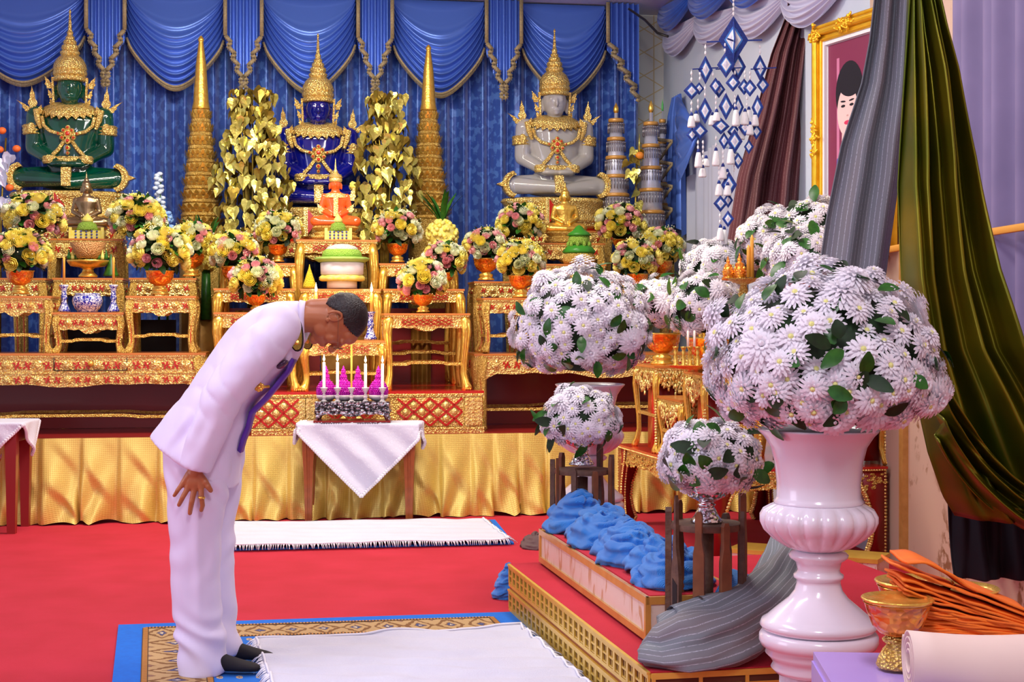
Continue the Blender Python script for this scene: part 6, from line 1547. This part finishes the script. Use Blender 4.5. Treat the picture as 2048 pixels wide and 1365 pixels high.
for x, y, w, h, dy in [(1411, 140, 15, 29, 0), (1450, 132, 18, 27, -.05), (1478, 130, 18, 30, .06), (1520, 136, 15, 27, 0), (1383, 182, 17, 18, 0), (1400, 175, 11, 13, .05), (1431, 172, 12, 17, 0), (1440, 176, 14, 18, .06), (1464, 168, 15, 18, -.05), (1490, 172, 13, 17, .04), (1500, 176, 14, 18, 0), (1528, 168, 13, 18, .05), (1410, 222, 14, 27, 0), (1451, 214, 15, 28, -.02), (1478, 212, 13, 26, .05), (1515, 215, 12, 26, 0), (1440, 254, 19, 17, -.04), (1400, 262, 17, 17, 0), (1386, 268, 12, 15, .05), (1470, 262, 14, 17, .05), (1490, 255, 14, 18, 0), (1448, 282, 11, 18, 0), (1468, 284, 16, 25, -.03), (1458, 370, 16, 27, 0), (1476, 322, 12, 17, 0), (1440, 408, 15, 17, -.02), (1458, 400, 10, 16, .04), (1456, 438, 12, 17, 0), (1514, 262, 12, 17, .03), (1500, 292, 10, 15, .05)]: diamond(x, y, w, h, dy, rot=.25*math.sin(x*3.3))
for x, y, L, dy in [(1383, 228, 27, 0), (1394, 222, 20, .05), (1432, 222, 22, -.03), (1426, 226, 24, .03), (1470, 218, 36, -.05), (1490, 220, 30, 0), (1500, 214, 34, .05), (1510, 226, 26, 0), (1396, 302, 34, -.03), (1406, 332, 22, .02), (1432, 298, 34, 0), (1460, 296, 34, -.04), (1446, 330, 28, 0), (1438, 364, 28, 0), (1454, 368, 24, -.03), (1441, 452, 30, 0), (1450, 455, 34, .04), (1484, 250, 28, .04), (1414, 312, 20, .05), (1456, 340, 22, .03), (1500, 246, 24, 0)]: tassel(x, y, L, dy)
for x, y0_, y1_ in [(1467, -60, 32), (1411, 88, 112), (1450, 84, 106), (1520, 88, 110), (1383, 140, 165), (1400, 142, 162), (1383, 200, 226), (1396, 196, 220), (1426, 142, 156), (1432, 190, 222), (1470, 140, 150), (1470, 188, 216), (1490, 140, 158), (1494, 190, 216), (1500, 142, 160), (1396, 280, 300), (1406, 280, 328), (1432, 270, 296), (1460, 276, 294), (1438, 330, 362), (1440, 425, 450), (1440, 392, 396), (1446, 300, 328), (1468, 308, 344), (1451, 186, 188), (1410, 170, 196)]: beads(x, y0_, y1_)
b = MB(); b.obox(mp(1413, 84, 0), mp(1524, 80, 0), .006, .01); b.obox(mp(1450, 84, -.12), mp(1490, 82, .12), .006, .01)
for x in (1384, 1430, 1500): b.obox(mp(x-0, 140, -.03), mp(x+54, 134, .03), .005, .008)
b.build('cross_sticks', navy, ym, smooth=False)
# ------------------------------------------------------------------ valance and hangings on the right wall near the corner
royal = M('royal_blue_cloth', (.02, .13, .66), .5, 0, (.015, .09, .55), 8, sheen=.3)
def wall_swag(b0, b1, z0_, z1_, D, mt, nm, par, off):
    b = MB()
    def fn(u, w):
        sh_ = math.sin(PI*u)**.8; e = .35*D*w; return (AW-.03-off-.10*sh_*math.sin(PI*w*.9)-.02*(1+math.cos(2*PI*5*w)), lerp(b0, b1, u), lerp(z0_, z1_, u)-e-(D-e)*sh_*w**.7)
    b.grid(fn, 26, 50); o = b.build(nm, mt, par)
vr = empty('wall_valance', FR(0, 0), TH, 'royal blue and white swagged valance along the top of the right wall', 'valance')
zv = [(2.85, 4.50), (1.75, 4.42), (.55, 4.26), (-.65, 4.12), (-1.8, 3.98)]
for (ba, za_), (bb_, zb_) in zip(zv, zv[1:]):
    wall_swag(ba, bb_, za_-.18, zb_-.18, .30, M('white_voile', (.62, .62, .80), .7), 'white_swag', vr, .0); wall_swag(ba, bb_, za_+.04, zb_+.04, .28, royal, 'blue_swag', vr, .05)
b = MB()
for k in range(5): b.tube([(AW-.1, 2.6-k*.0, 4.1), (AW-.12, 2.55, 4.0)], .03, 8)
vr2 = None
gv = M('pale_grey_voile', (.50, .54, .66), .7, 0, (.42, .46, .60), 3)
def hv(u, w): b_ = lerp(1.95, .35, u); return (AW-.06+.03*math.sin(b_*40)+.02*math.sin(b_*23), b_, lerp(.7, 2.75+.25*math.sin(u*3), w))
b = MB(); b.grid(hv, 120, 4); o = hall(b, 'grey_voile_drop', gv); tag(o, 'pale grey voile hanging on the right wall behind the yarn mobile', 'curtain')
def bp(u, w): b_ = lerp(2.75, 1.95, u); k_ = .35+.65*(1-w)**.5; return (AW-.05-.04*k_*(1+math.cos(2*PI*u*4)), lerp(2.35, b_, k_), lerp(2.25+.15*math.sin(u*PI), 3.62, w))
b = MB(); b.grid(bp, 60, 8); r = empty('blue_wall_drop', FR(0, 0), TH, 'light blue satin drop with gold zigzag trim near the corner of the right wall', 'curtain'); b.build('satin_panel', satin, r)
b = MB()
for i in range(5): z = 3.25-i*.21; b.obox((AW-.19, 2.72, z), (AW-.19, 2.05, z-.10), .012, .03); b.obox((AW-.19, 2.05, z-.10), (AW-.19, 2.5, z-.22), .012, .03)
b.build('gold_trim', fringe, r)
b = MB()
def ob(u, w): s_ = math.sin(PI*u)**.6; return (AW-.12-.10*s_-.015*math.cos(w*30), lerp(1.98, 1.45, u), 3.15+.36*s_*(1-2*w)-.05*w*s_)
b.grid(ob, 20, 20); b.build('blue_oval_swag', satin, r)
# ------------------------------------------------------------------ silver tiered cones at the right end of the stage
paleb = M('silver_white_foil', (.62, .66, .82), .3, .4, (.72, .74, .85), 12); greent = M('green_bud', (.12, .6, .15), .4); metp = M('tarnished_tassel', (.35, .33, .36), .3, .8)
def cone(px, yt, yb, wb, lab, tip, bb):
    a, z, t = on(px, yb, bb); k = t/F; H_ = (yb-yt); r = empty('tiered_foil_cone', FR(a, bb, z), TH, lab, 'ornament', 'silver tiered foil cones')
    b = MB(); b.X = Matrix.Scale(k, 4); zt_ = H_*.80
    b.lathe([(wb, 0), (lerp(wb, wb*.42, 1), zt_), (wb*.14, zt_+1), (wb*.14, H_*.9)], 24); b.build('foil_body', paleb, r)
    for i in range(5):
        b = MB(); b.X = Matrix.Scale(k, 4); zz = zt_*(i/4.6+.02)+8; R = lerp(wb, wb*.5, zz/zt_)+1
        b.lathe([(R, zz+14), (R*1.04, zz+16), (R*1.04, zz+19), (R*.99, zz+21)], 24); b.build('orange_gold_ring', orw, r)
    for i in range(5):
        b = MB(); b.X = Matrix.Scale(k, 4); zz = zt_*(i/4.6+.02)+8; R = lerp(wb, wb*.5, zz/zt_)+2.2; n = 26
        for j in range(n):
            a_ = 2*PI*j/n; b.obox((R*math.cos(a_), R*math.sin(a_), zz+12), (R*1.03*math.cos(a_), R*1.03*math.sin(a_), zz-8), 1.2, 1.2); b.ell((R*math.cos(a_), R*math.sin(a_), zz+10), (1.6, 1.6, 2.5), 0, 5, 3)
        b.build('metal_tassel_row', metp, r)
    b = MB(); b.X = Matrix.Scale(k, 4); b.lathe([(wb*.14, H_*.9), (wb*.22, H_*.92), (wb*.2, H_*.95), (wb*.06, H_*.985), (.1, H_)], 12); b.build('bud_tip', tip, r)
    return r
cone(1232, 205, 420, 26, 'silver tiered foil cone in front of the right end of the blue curtain', gold, 2.25)
cone(1302, 200, 455, 26, 'silver tiered foil cone with tassels between the curtain and the corner', gold, 2.1)
cone(1325, 198, 440, 11, 'slim silver foil cone with green bud tip beside the corner', greent, 2.55)
tb = make_table('statue_table', .62, .3, on(0, 452, 2.1)[1]-SZ-.01, style='floral', label='tall carved table carrying the silver tiered cones', cat='altar table', group='tall tables carrying the statues'); tb.location = FR(on(1275, 0, 2.1)[0], 2.02, SZ); tb.rotation_euler = (0, 0, TH)
# ================================================================== OFFERINGS AND SMALL THINGS
t = NT('blue_white_porcelain'); v = t.co(); n = t.tex('noise', v, 55, 4, distortion=1.5); t.color(t.mix(t.step(n, .46, .52), (.82, .85, .95), (.01, .02, .35))); t.b.inputs['Roughness'].default_value = .12; t.b.inputs['Coat Weight'].default_value = .8; porc = t.m
def px_lathe(name, px, yb, bb, prof, mt, lab, cat, n=28, grp=None, rib=0, ribn=0):
    a, z, t_ = on(px, yb, bb); k = t_/F; b = MB(); b.lathe([(r_*k, z_*k) for r_, z_ in prof], n, rib=rib, ribn=ribn); o = b.build(name, mt, loc=FR(a, bb, z)); o.rotation_euler = (0, 0, TH); tag(o, lab, cat, grp); return o
px_lathe('porcelain_bowl', 175, 624, .50, [(20, 0), (20, 3), (24, 6), (28, 14), (30, 22), (28, 30), (24, 34), (27, 37), (24, 37), (22, 32), (0, 10)], porc, 'blue and white porcelain bowl on the low stool at the left', 'bowl')
for x, w in ((128, 'left'), (227, 'right')):
    px_lathe('porcelain_vase', x, 624, .46, [(12, 0), (12, 3), (10, 8), (6, 16), (5, 24), (7, 28), (5.5, 32), (5, 40), (6, 46), (8, 50), (10, 54), (8, 54), (0, 48)], porc, 'slim blue and white porcelain candle vase %s of the porcelain bowl' % w, 'vase', grp='blue and white candle vases')
    o = px_lathe('candle', x, 572, .46, [(2.8, 0), (2.4, 45), (2.6, 56), (.5, 58)], waxy, 'orange candle standing in the %s porcelain vase' % w, 'candle', n=10)
for vx, vl in ((741, 'right of the person\'s head'), (632, 'hidden behind the person\'s head')): px_lathe('porcelain_vase', vx, 680, .34, [(13, 0), (13, 4), (10, 9), (7, 18), (6, 26), (8, 30), (6.5, 34), (6, 42), (7, 48), (9, 53), (11, 56), (9, 56), (0, 50)], porc, 'blue and white porcelain vase on the low centre stool, '+vl, 'vase')
# tall lit candles at centre, above the head
for x, w in ((632, 'left'), (743, 'right')):
    a, z, t_ = on(x, 680 if x > 700 else 620, .38); k = t_/F; c = empty('candle', FR(on(x, 624, .34)[0], .34, on(x, 625, .34)[1]), TH, 'tall lit orange candle at centre, %s of the offering drum' % w, 'candle', 'tall centre candles')
    b = MB(); b.lathe([(3.4*k, 0), (3.0*k, 38*k), (.5*k, 39*k)], 10); b.build('candle_stick', waxy, c)
    b = MB(); b.lathe([(.001, 0), (.009, .014), (.010, .026), (.005, .05), (.0005, .075)], 12); b.build('flame', flame, c, loc=(0, 0, 40*k))
    l = bpy.data.lights.new('candle_light', 'POINT'); l.energy = 1.6; l.color = (1, .62, .3); l.shadow_soft_size = .02; lo = bpy.data.objects.new('candle_light', l); COL.objects.link(lo); lo.parent = c; lo.location = (0, -.03, 48*k)
# centre offering drum
def drum(px, yb, bb):
    a, z, t_ = on(px, yb, bb); k = t_/F; r = empty('offering_drum', FR(a, bb, z), TH, 'round white and green flower offering drum with domed top at the centre', 'offering')
    def part(nm, prof, mt, **kk): b = MB(); b.X = Matrix.Scale(k, 4); b.lathe(prof, 40, **kk); b.build(nm, mt, r)
    part('white_stand', [(30, 0), (30, 14)], M('white_foot', (.9, .85, .75), .4)); part('yellow_fringe', [(40, 14.1), (44, 16), (44, 22), (40, 26)], yel, rib=.06, ribn=30)  # plain white stand carrying the fringe and petal wall
    part('white_petal_wall', [(39, 26.1), (42, 28), (43, 50), (40, 52)], wpet, rib=.05, ribn=36); part('green_rim', [(44, 52.1), (50, 56), (52, 60), (46, 62)], M('lime_leaf', (.35, .55, .12), .5), rib=.08, ribn=26)
    part('lime_dome', [(38, 62.1), (40, 66), (38, 73), (30, 80), (18, 84)], M('lime_beads', (.42, .72, .10), .5, bump=('vor', 150, 1)), rib=.01); part('white_dome_top', [(36, 74), (28, 83), (14, 88), (0, 89)], M('white_beads', (.85, .9, .8), .5, bump=('vor', 150, 1)))
drum(684, 577, .86)
def square_offering(px, yb, bb, w, lab, top, body, hat):
    a, z, t_ = on(px, yb, bb); k = t_/F; r = empty('square_offering', FR(a, bb, z), TH, lab, 'offering')
    b = MB(); b.X = Matrix.Scale(k, 4); b.box(-w, w, -w*.5, w*.5, 0, 24, 0)
    for s in (-1, 1): b.box(s*w-6 if s > 0 else -w, w if s > 0 else -w+6, -w*.5-2, -w*.5, 0, 30, 0)
    for i in range(5):
        for j in range(4): b.dome((-w*.6+i*w*.3, -w*.5-1, 4+j*6), 2.2, 2, 6, 1)
    b.build('woven_box', [body, M('offering_blue_studs', (.1, .12, .4), .5)], r, ang=30)
    b = MB(); b.X = Matrix.Scale(k, 4); b.lathe([(w*.6, 24), (w*.62, 28), (w*.5, 38), (w*.3, 42)], 24, 0, rib=.04, ribn=20); b.lathe([(w*.34, 42.1), (w*.3, 48), (w*.1, 56), (0, 60)], 16, 1, rib=.1, ribn=8); b.build('domed_top', [top, hat], r)
lime = M('lime_green', (.30, .50, .06), .5, bump=('vor', 120, 1)); paley = M('pale_yellow', (.88, .75, .2), .5)
square_offering(676, 487, 1.36, 27, 'square yellow lattice offering with lime domed top on the tallest centre stool', lime, paley, paley)
square_offering(175, 486, 1.68, 34, 'square yellow flower offering with green dome under the bronze figure', lime, yel, yel)
px_lathe('footed_gold_dish', 176, 555, 1.15, [(18, 0), (19, 3), (12, 10), (10, 16), (14, 19), (34, 22), (40, 30), (42, 34), (30, 34), (0, 30)], gold, 'gold footed dish holding green and yellow leaf cones at the left', 'dish')
a, z, t_ = on(176, 520, 1.15); k = t_/F; r = empty('leaf_cone_ring', FR(a, 1.15, z+.002), TH, 'ring of small green and yellow leaf cones on the gold dish at the left', 'offering'); 
b = MB(); b.X = Matrix.Scale(k, 4)
for i in range(11): b.lathe([(4, 0), (4.4, 5), (2, 14), (.5, 20)], 8, i % 2, c=(-36+i*7.2, -6, 0))
b.build('leaf_cones', [leafg, yel], r)
b = MB(); b.X = Matrix.Scale(k, 4); b.lathe([(22, 2), (26, 12), (36, 34), (34, 34), (20, 12)], 24, rib=.05, ribn=22); b.build('lattice_basket', M('pink_gold_lattice', (.65, .32, .12), .4, .3, bump=('vor', 90, 1)), r)
px_lathe('leaf_cone', 222, 553, 1.16, [(15, 0), (14, 4), (8, 20), (1, 44), (.2, 46)], leafg, 'single dark green leaf cone right of the leaf cone dish', 'offering', rib=.05, ribn=14)
px_lathe('yellow_cone_garland', 619, 577, .86, [(12, 0), (13, 5), (11, 12), (6, 28), (2, 40), (.3, 48)], M('bright_yellow_cone', (.9, .75, .04), .5, bump=('vor', 160, 1)), 'small bright yellow cone left of the centre offering drum', 'offering', rib=.04, ribn=16)
# green leaf offering on the right
a, z, t_ = on(1158, 528, 1.12); k = t_/F; r = empty('leaf_offering', FR(a, 1.12, z), TH, 'tall banana leaf offering with green cone below the gold seated figure', 'offering')
b = MB(); b.X = Matrix.Scale(k, 4); b.lathe([(30, 0), (34, 8), (30, 20)], 24, 1); b.lathe([(28, 20.1), (31, 24), (24, 34), (16, 38)], 26, 0, rib=.1, ribn=18); b.lathe([(20, 38.1), (22, 46), (20, 56)], 22, 2); b.lathe([(22, 56.1), (18, 62), (10, 68), (6, 74), (0, 78)], 18, 0, rib=.15, ribn=10)
for i in range(10):
    aa = 2*PI*i/10; b.ell((22*math.cos(aa), 22*math.sin(aa), 38), (4, 4, 7), 2, 6, 4)
b.build('folded_leaves', [M('banana_leaf', (.04, .25, .02), .35), gold_fine, lime], r)
# hanging bits: yellow flower balls behind, pale blue sprays, orange dots
def puff(px, py, bb, R, n, mt, lab, yb=None, cat='flower arrangement', grp=None, seed=1):
    a, z, t_ = on(px, py, bb); k = t_/F; zb = on(px, yb, bb)[1] if yb else z-R*k; r = empty('yellow_flower_cluster', FR(a, bb, zb), TH, lab, cat, grp); rs = random.Random(seed)
    b = MB(); h = z-zb; b.ell((0, 0, h), (R*k*.85,)*3, 0, 14, 10)
    for i in range(n):
        d = Vector((rs.gauss(0, 1), rs.gauss(0, 1), rs.gauss(0, 1))).normalized(); b.ell(Vector((0, 0, h))+d*R*k*.9, (R*k*.13,)*3, 0, 6, 4)
    b.build('petals', mt, r)
    b = MB(); b.tube([(0, 0, 0), (0, 0, h-R*k*.6)], [.05, .035], 10)
    for i in range(16):
        aa = rs.uniform(0, 2*PI); leaf(b, Matrix.Translation((0, 0, h+R*k*.5)) @ Matrix.Rotation(aa, 4, 'Z') @ Matrix.Rotation(-1.1-.3*rs.random(), 4, 'Y'), .34, .02, 0, .3)
    b.build('leaves', leafg, r)
puff(884, 472, 1.5, 34, 160, yel, 'round yellow flower cluster with green blades in front of the right spire', yb=526)
puff(412, 520, 1.5, 26, 120, yel, 'drooping yellow flower cluster behind the left bench beside the left spire', yb=640, seed=3)
spr = M('pale_blue_flowers', (.62, .74, .92), .5)
for k_, (px, py0, py1, bb, lab, mt) in enumerate([(318, 345, 440, 1.75, 'tall pale blue flower spray left of the left spire', spr), (335, 425, 470, 1.7, 'short light blue flower spray beside the left spire', M('sky_blue_flowers', (.25, .45, .85), .5)), (388, 430, 470, 1.35, 'small bright blue glass ball ornament in front of the left spire', M('royal_glass', (.01, .06, .6), .1, coat=1.))]):
    a, z, t_ = on(px, py1, bb); k = t_/F; r = empty('flower_spray' if k_ < 2 else 'glass_ball_ornament', FR(a, bb, SZ), TH, lab, 'flower spray' if k_ < 2 else 'ornament'); rs = random.Random(k_); b = MB(); h0 = z-SZ; h1 = on(px, py0, bb)[1]-SZ
    b.tube([(0, 0, 0), (0, 0, h0), (.02, 0, h1)], [.012, .010, .004], 6, 1)
    for i in range(30 if k_ < 2 else 0):
        zz = lerp(h0, h1, i/30); b.ell((rs.uniform(-.05, .05)*(1-i/45), rs.uniform(-.05, .02), zz), (.028, .02, .018), 0, 6, 4)
    if k_ == 2: b.ell((0, 0, h0+.04), (.05, .05, .045), 0, 16, 10)
    b.build('blossoms' if k_ < 2 else 'ball', [mt, leafg], r)
# silver and orange leaf branch at far left edge
a, z, t_ = on(12, 420, 1.6); r = empty('foil_leaf_branch', FR(a, 1.6, SZ), TH, 'branch of silver heart leaves and orange berries at the left edge', 'ornamental branch'); rs = random.Random(8)
b = MB(); b.tube([(-.05, 0, 0), (-.04, 0, z-SZ), (0, 0, z-SZ+.6)], .008, 6, 2)
for (px, py) in ((8, 318), (22, 310), (0, 330), (12, 398), (0, 350)):
    a2, z2, _ = on(px, py, 1.6); heart(b, Matrix.Translation((a2-a, -.02, z2-SZ)) @ Matrix.Rotation(rs.uniform(-.5, .5), 4, 'Y'), .12, 0)
for (px, py) in ((5, 262), (34, 298), (0, 300), (20, 376)):
    a2, z2, _ = on(px, py, 1.6); b.ell((a2-a, -.02, z2-SZ), (.035, .03, .03), 1, 8, 6)
b.build('leaves_and_berries', [M('silver_foil', (.75, .7, .78), .25, .9), M('orange_berry', (.85, .16, .03), .5), leafbrown], r)
# gold leaf branch between the two silver cones
a, z, t_ = on(1270, 440, 1.95); r = empty('foil_leaf_branch', FR(a, 1.95, SZ), TH, 'gold leaf branch with orange flower between the silver tiered cones', 'ornamental branch'); b = MB(); b.tube([(0, 0, 0), (0, 0, z-SZ), (.02, 0, z-SZ+.6)], .01, 6, 2)
for i in range(14):
    px, py = 1268+rs.uniform(-16, 16), rs.uniform(290, 420); a2, z2, _ = on(px, py, 1.95); heart(b, Matrix.Translation((a2-a, -.02, z2-SZ)) @ Matrix.Rotation(rs.uniform(-.8, .8), 4, 'Y') @ Matrix.Rotation(rs.uniform(-.8, .8), 4, 'Z'), .09, 0 if i % 2 else 2)
a2, z2, _ = on(1278, 312, 1.95); b.ell((a2-a, -.04, z2-SZ), (.04, .03, .035), 1, 10, 6); b.tube([(a2-a, -.02, z2-SZ+.03), (a2-a, -.02, z2-SZ+.2)], [.015, .002], 8, 0)
b.build('leaves', [leafgold, M('orange_flower', (.9, .3, .03), .5), leafbrown], r)
# black cable near the ceiling corner
b = MB(); b.tube([at(1258, 18, 13.9), at(1290, 40, 13.6), at(1315, 66, 13.3), at(1336, 73, 13.2)], .012, 8); o = b.build('black_cable', blackp); tag(o, 'short black cable hanging from the ceiling at the top of the corner', 'cable')
bpy.context.view_layer.update()
bpy.data.scenes.remove(bpy.data.scenes['work'])
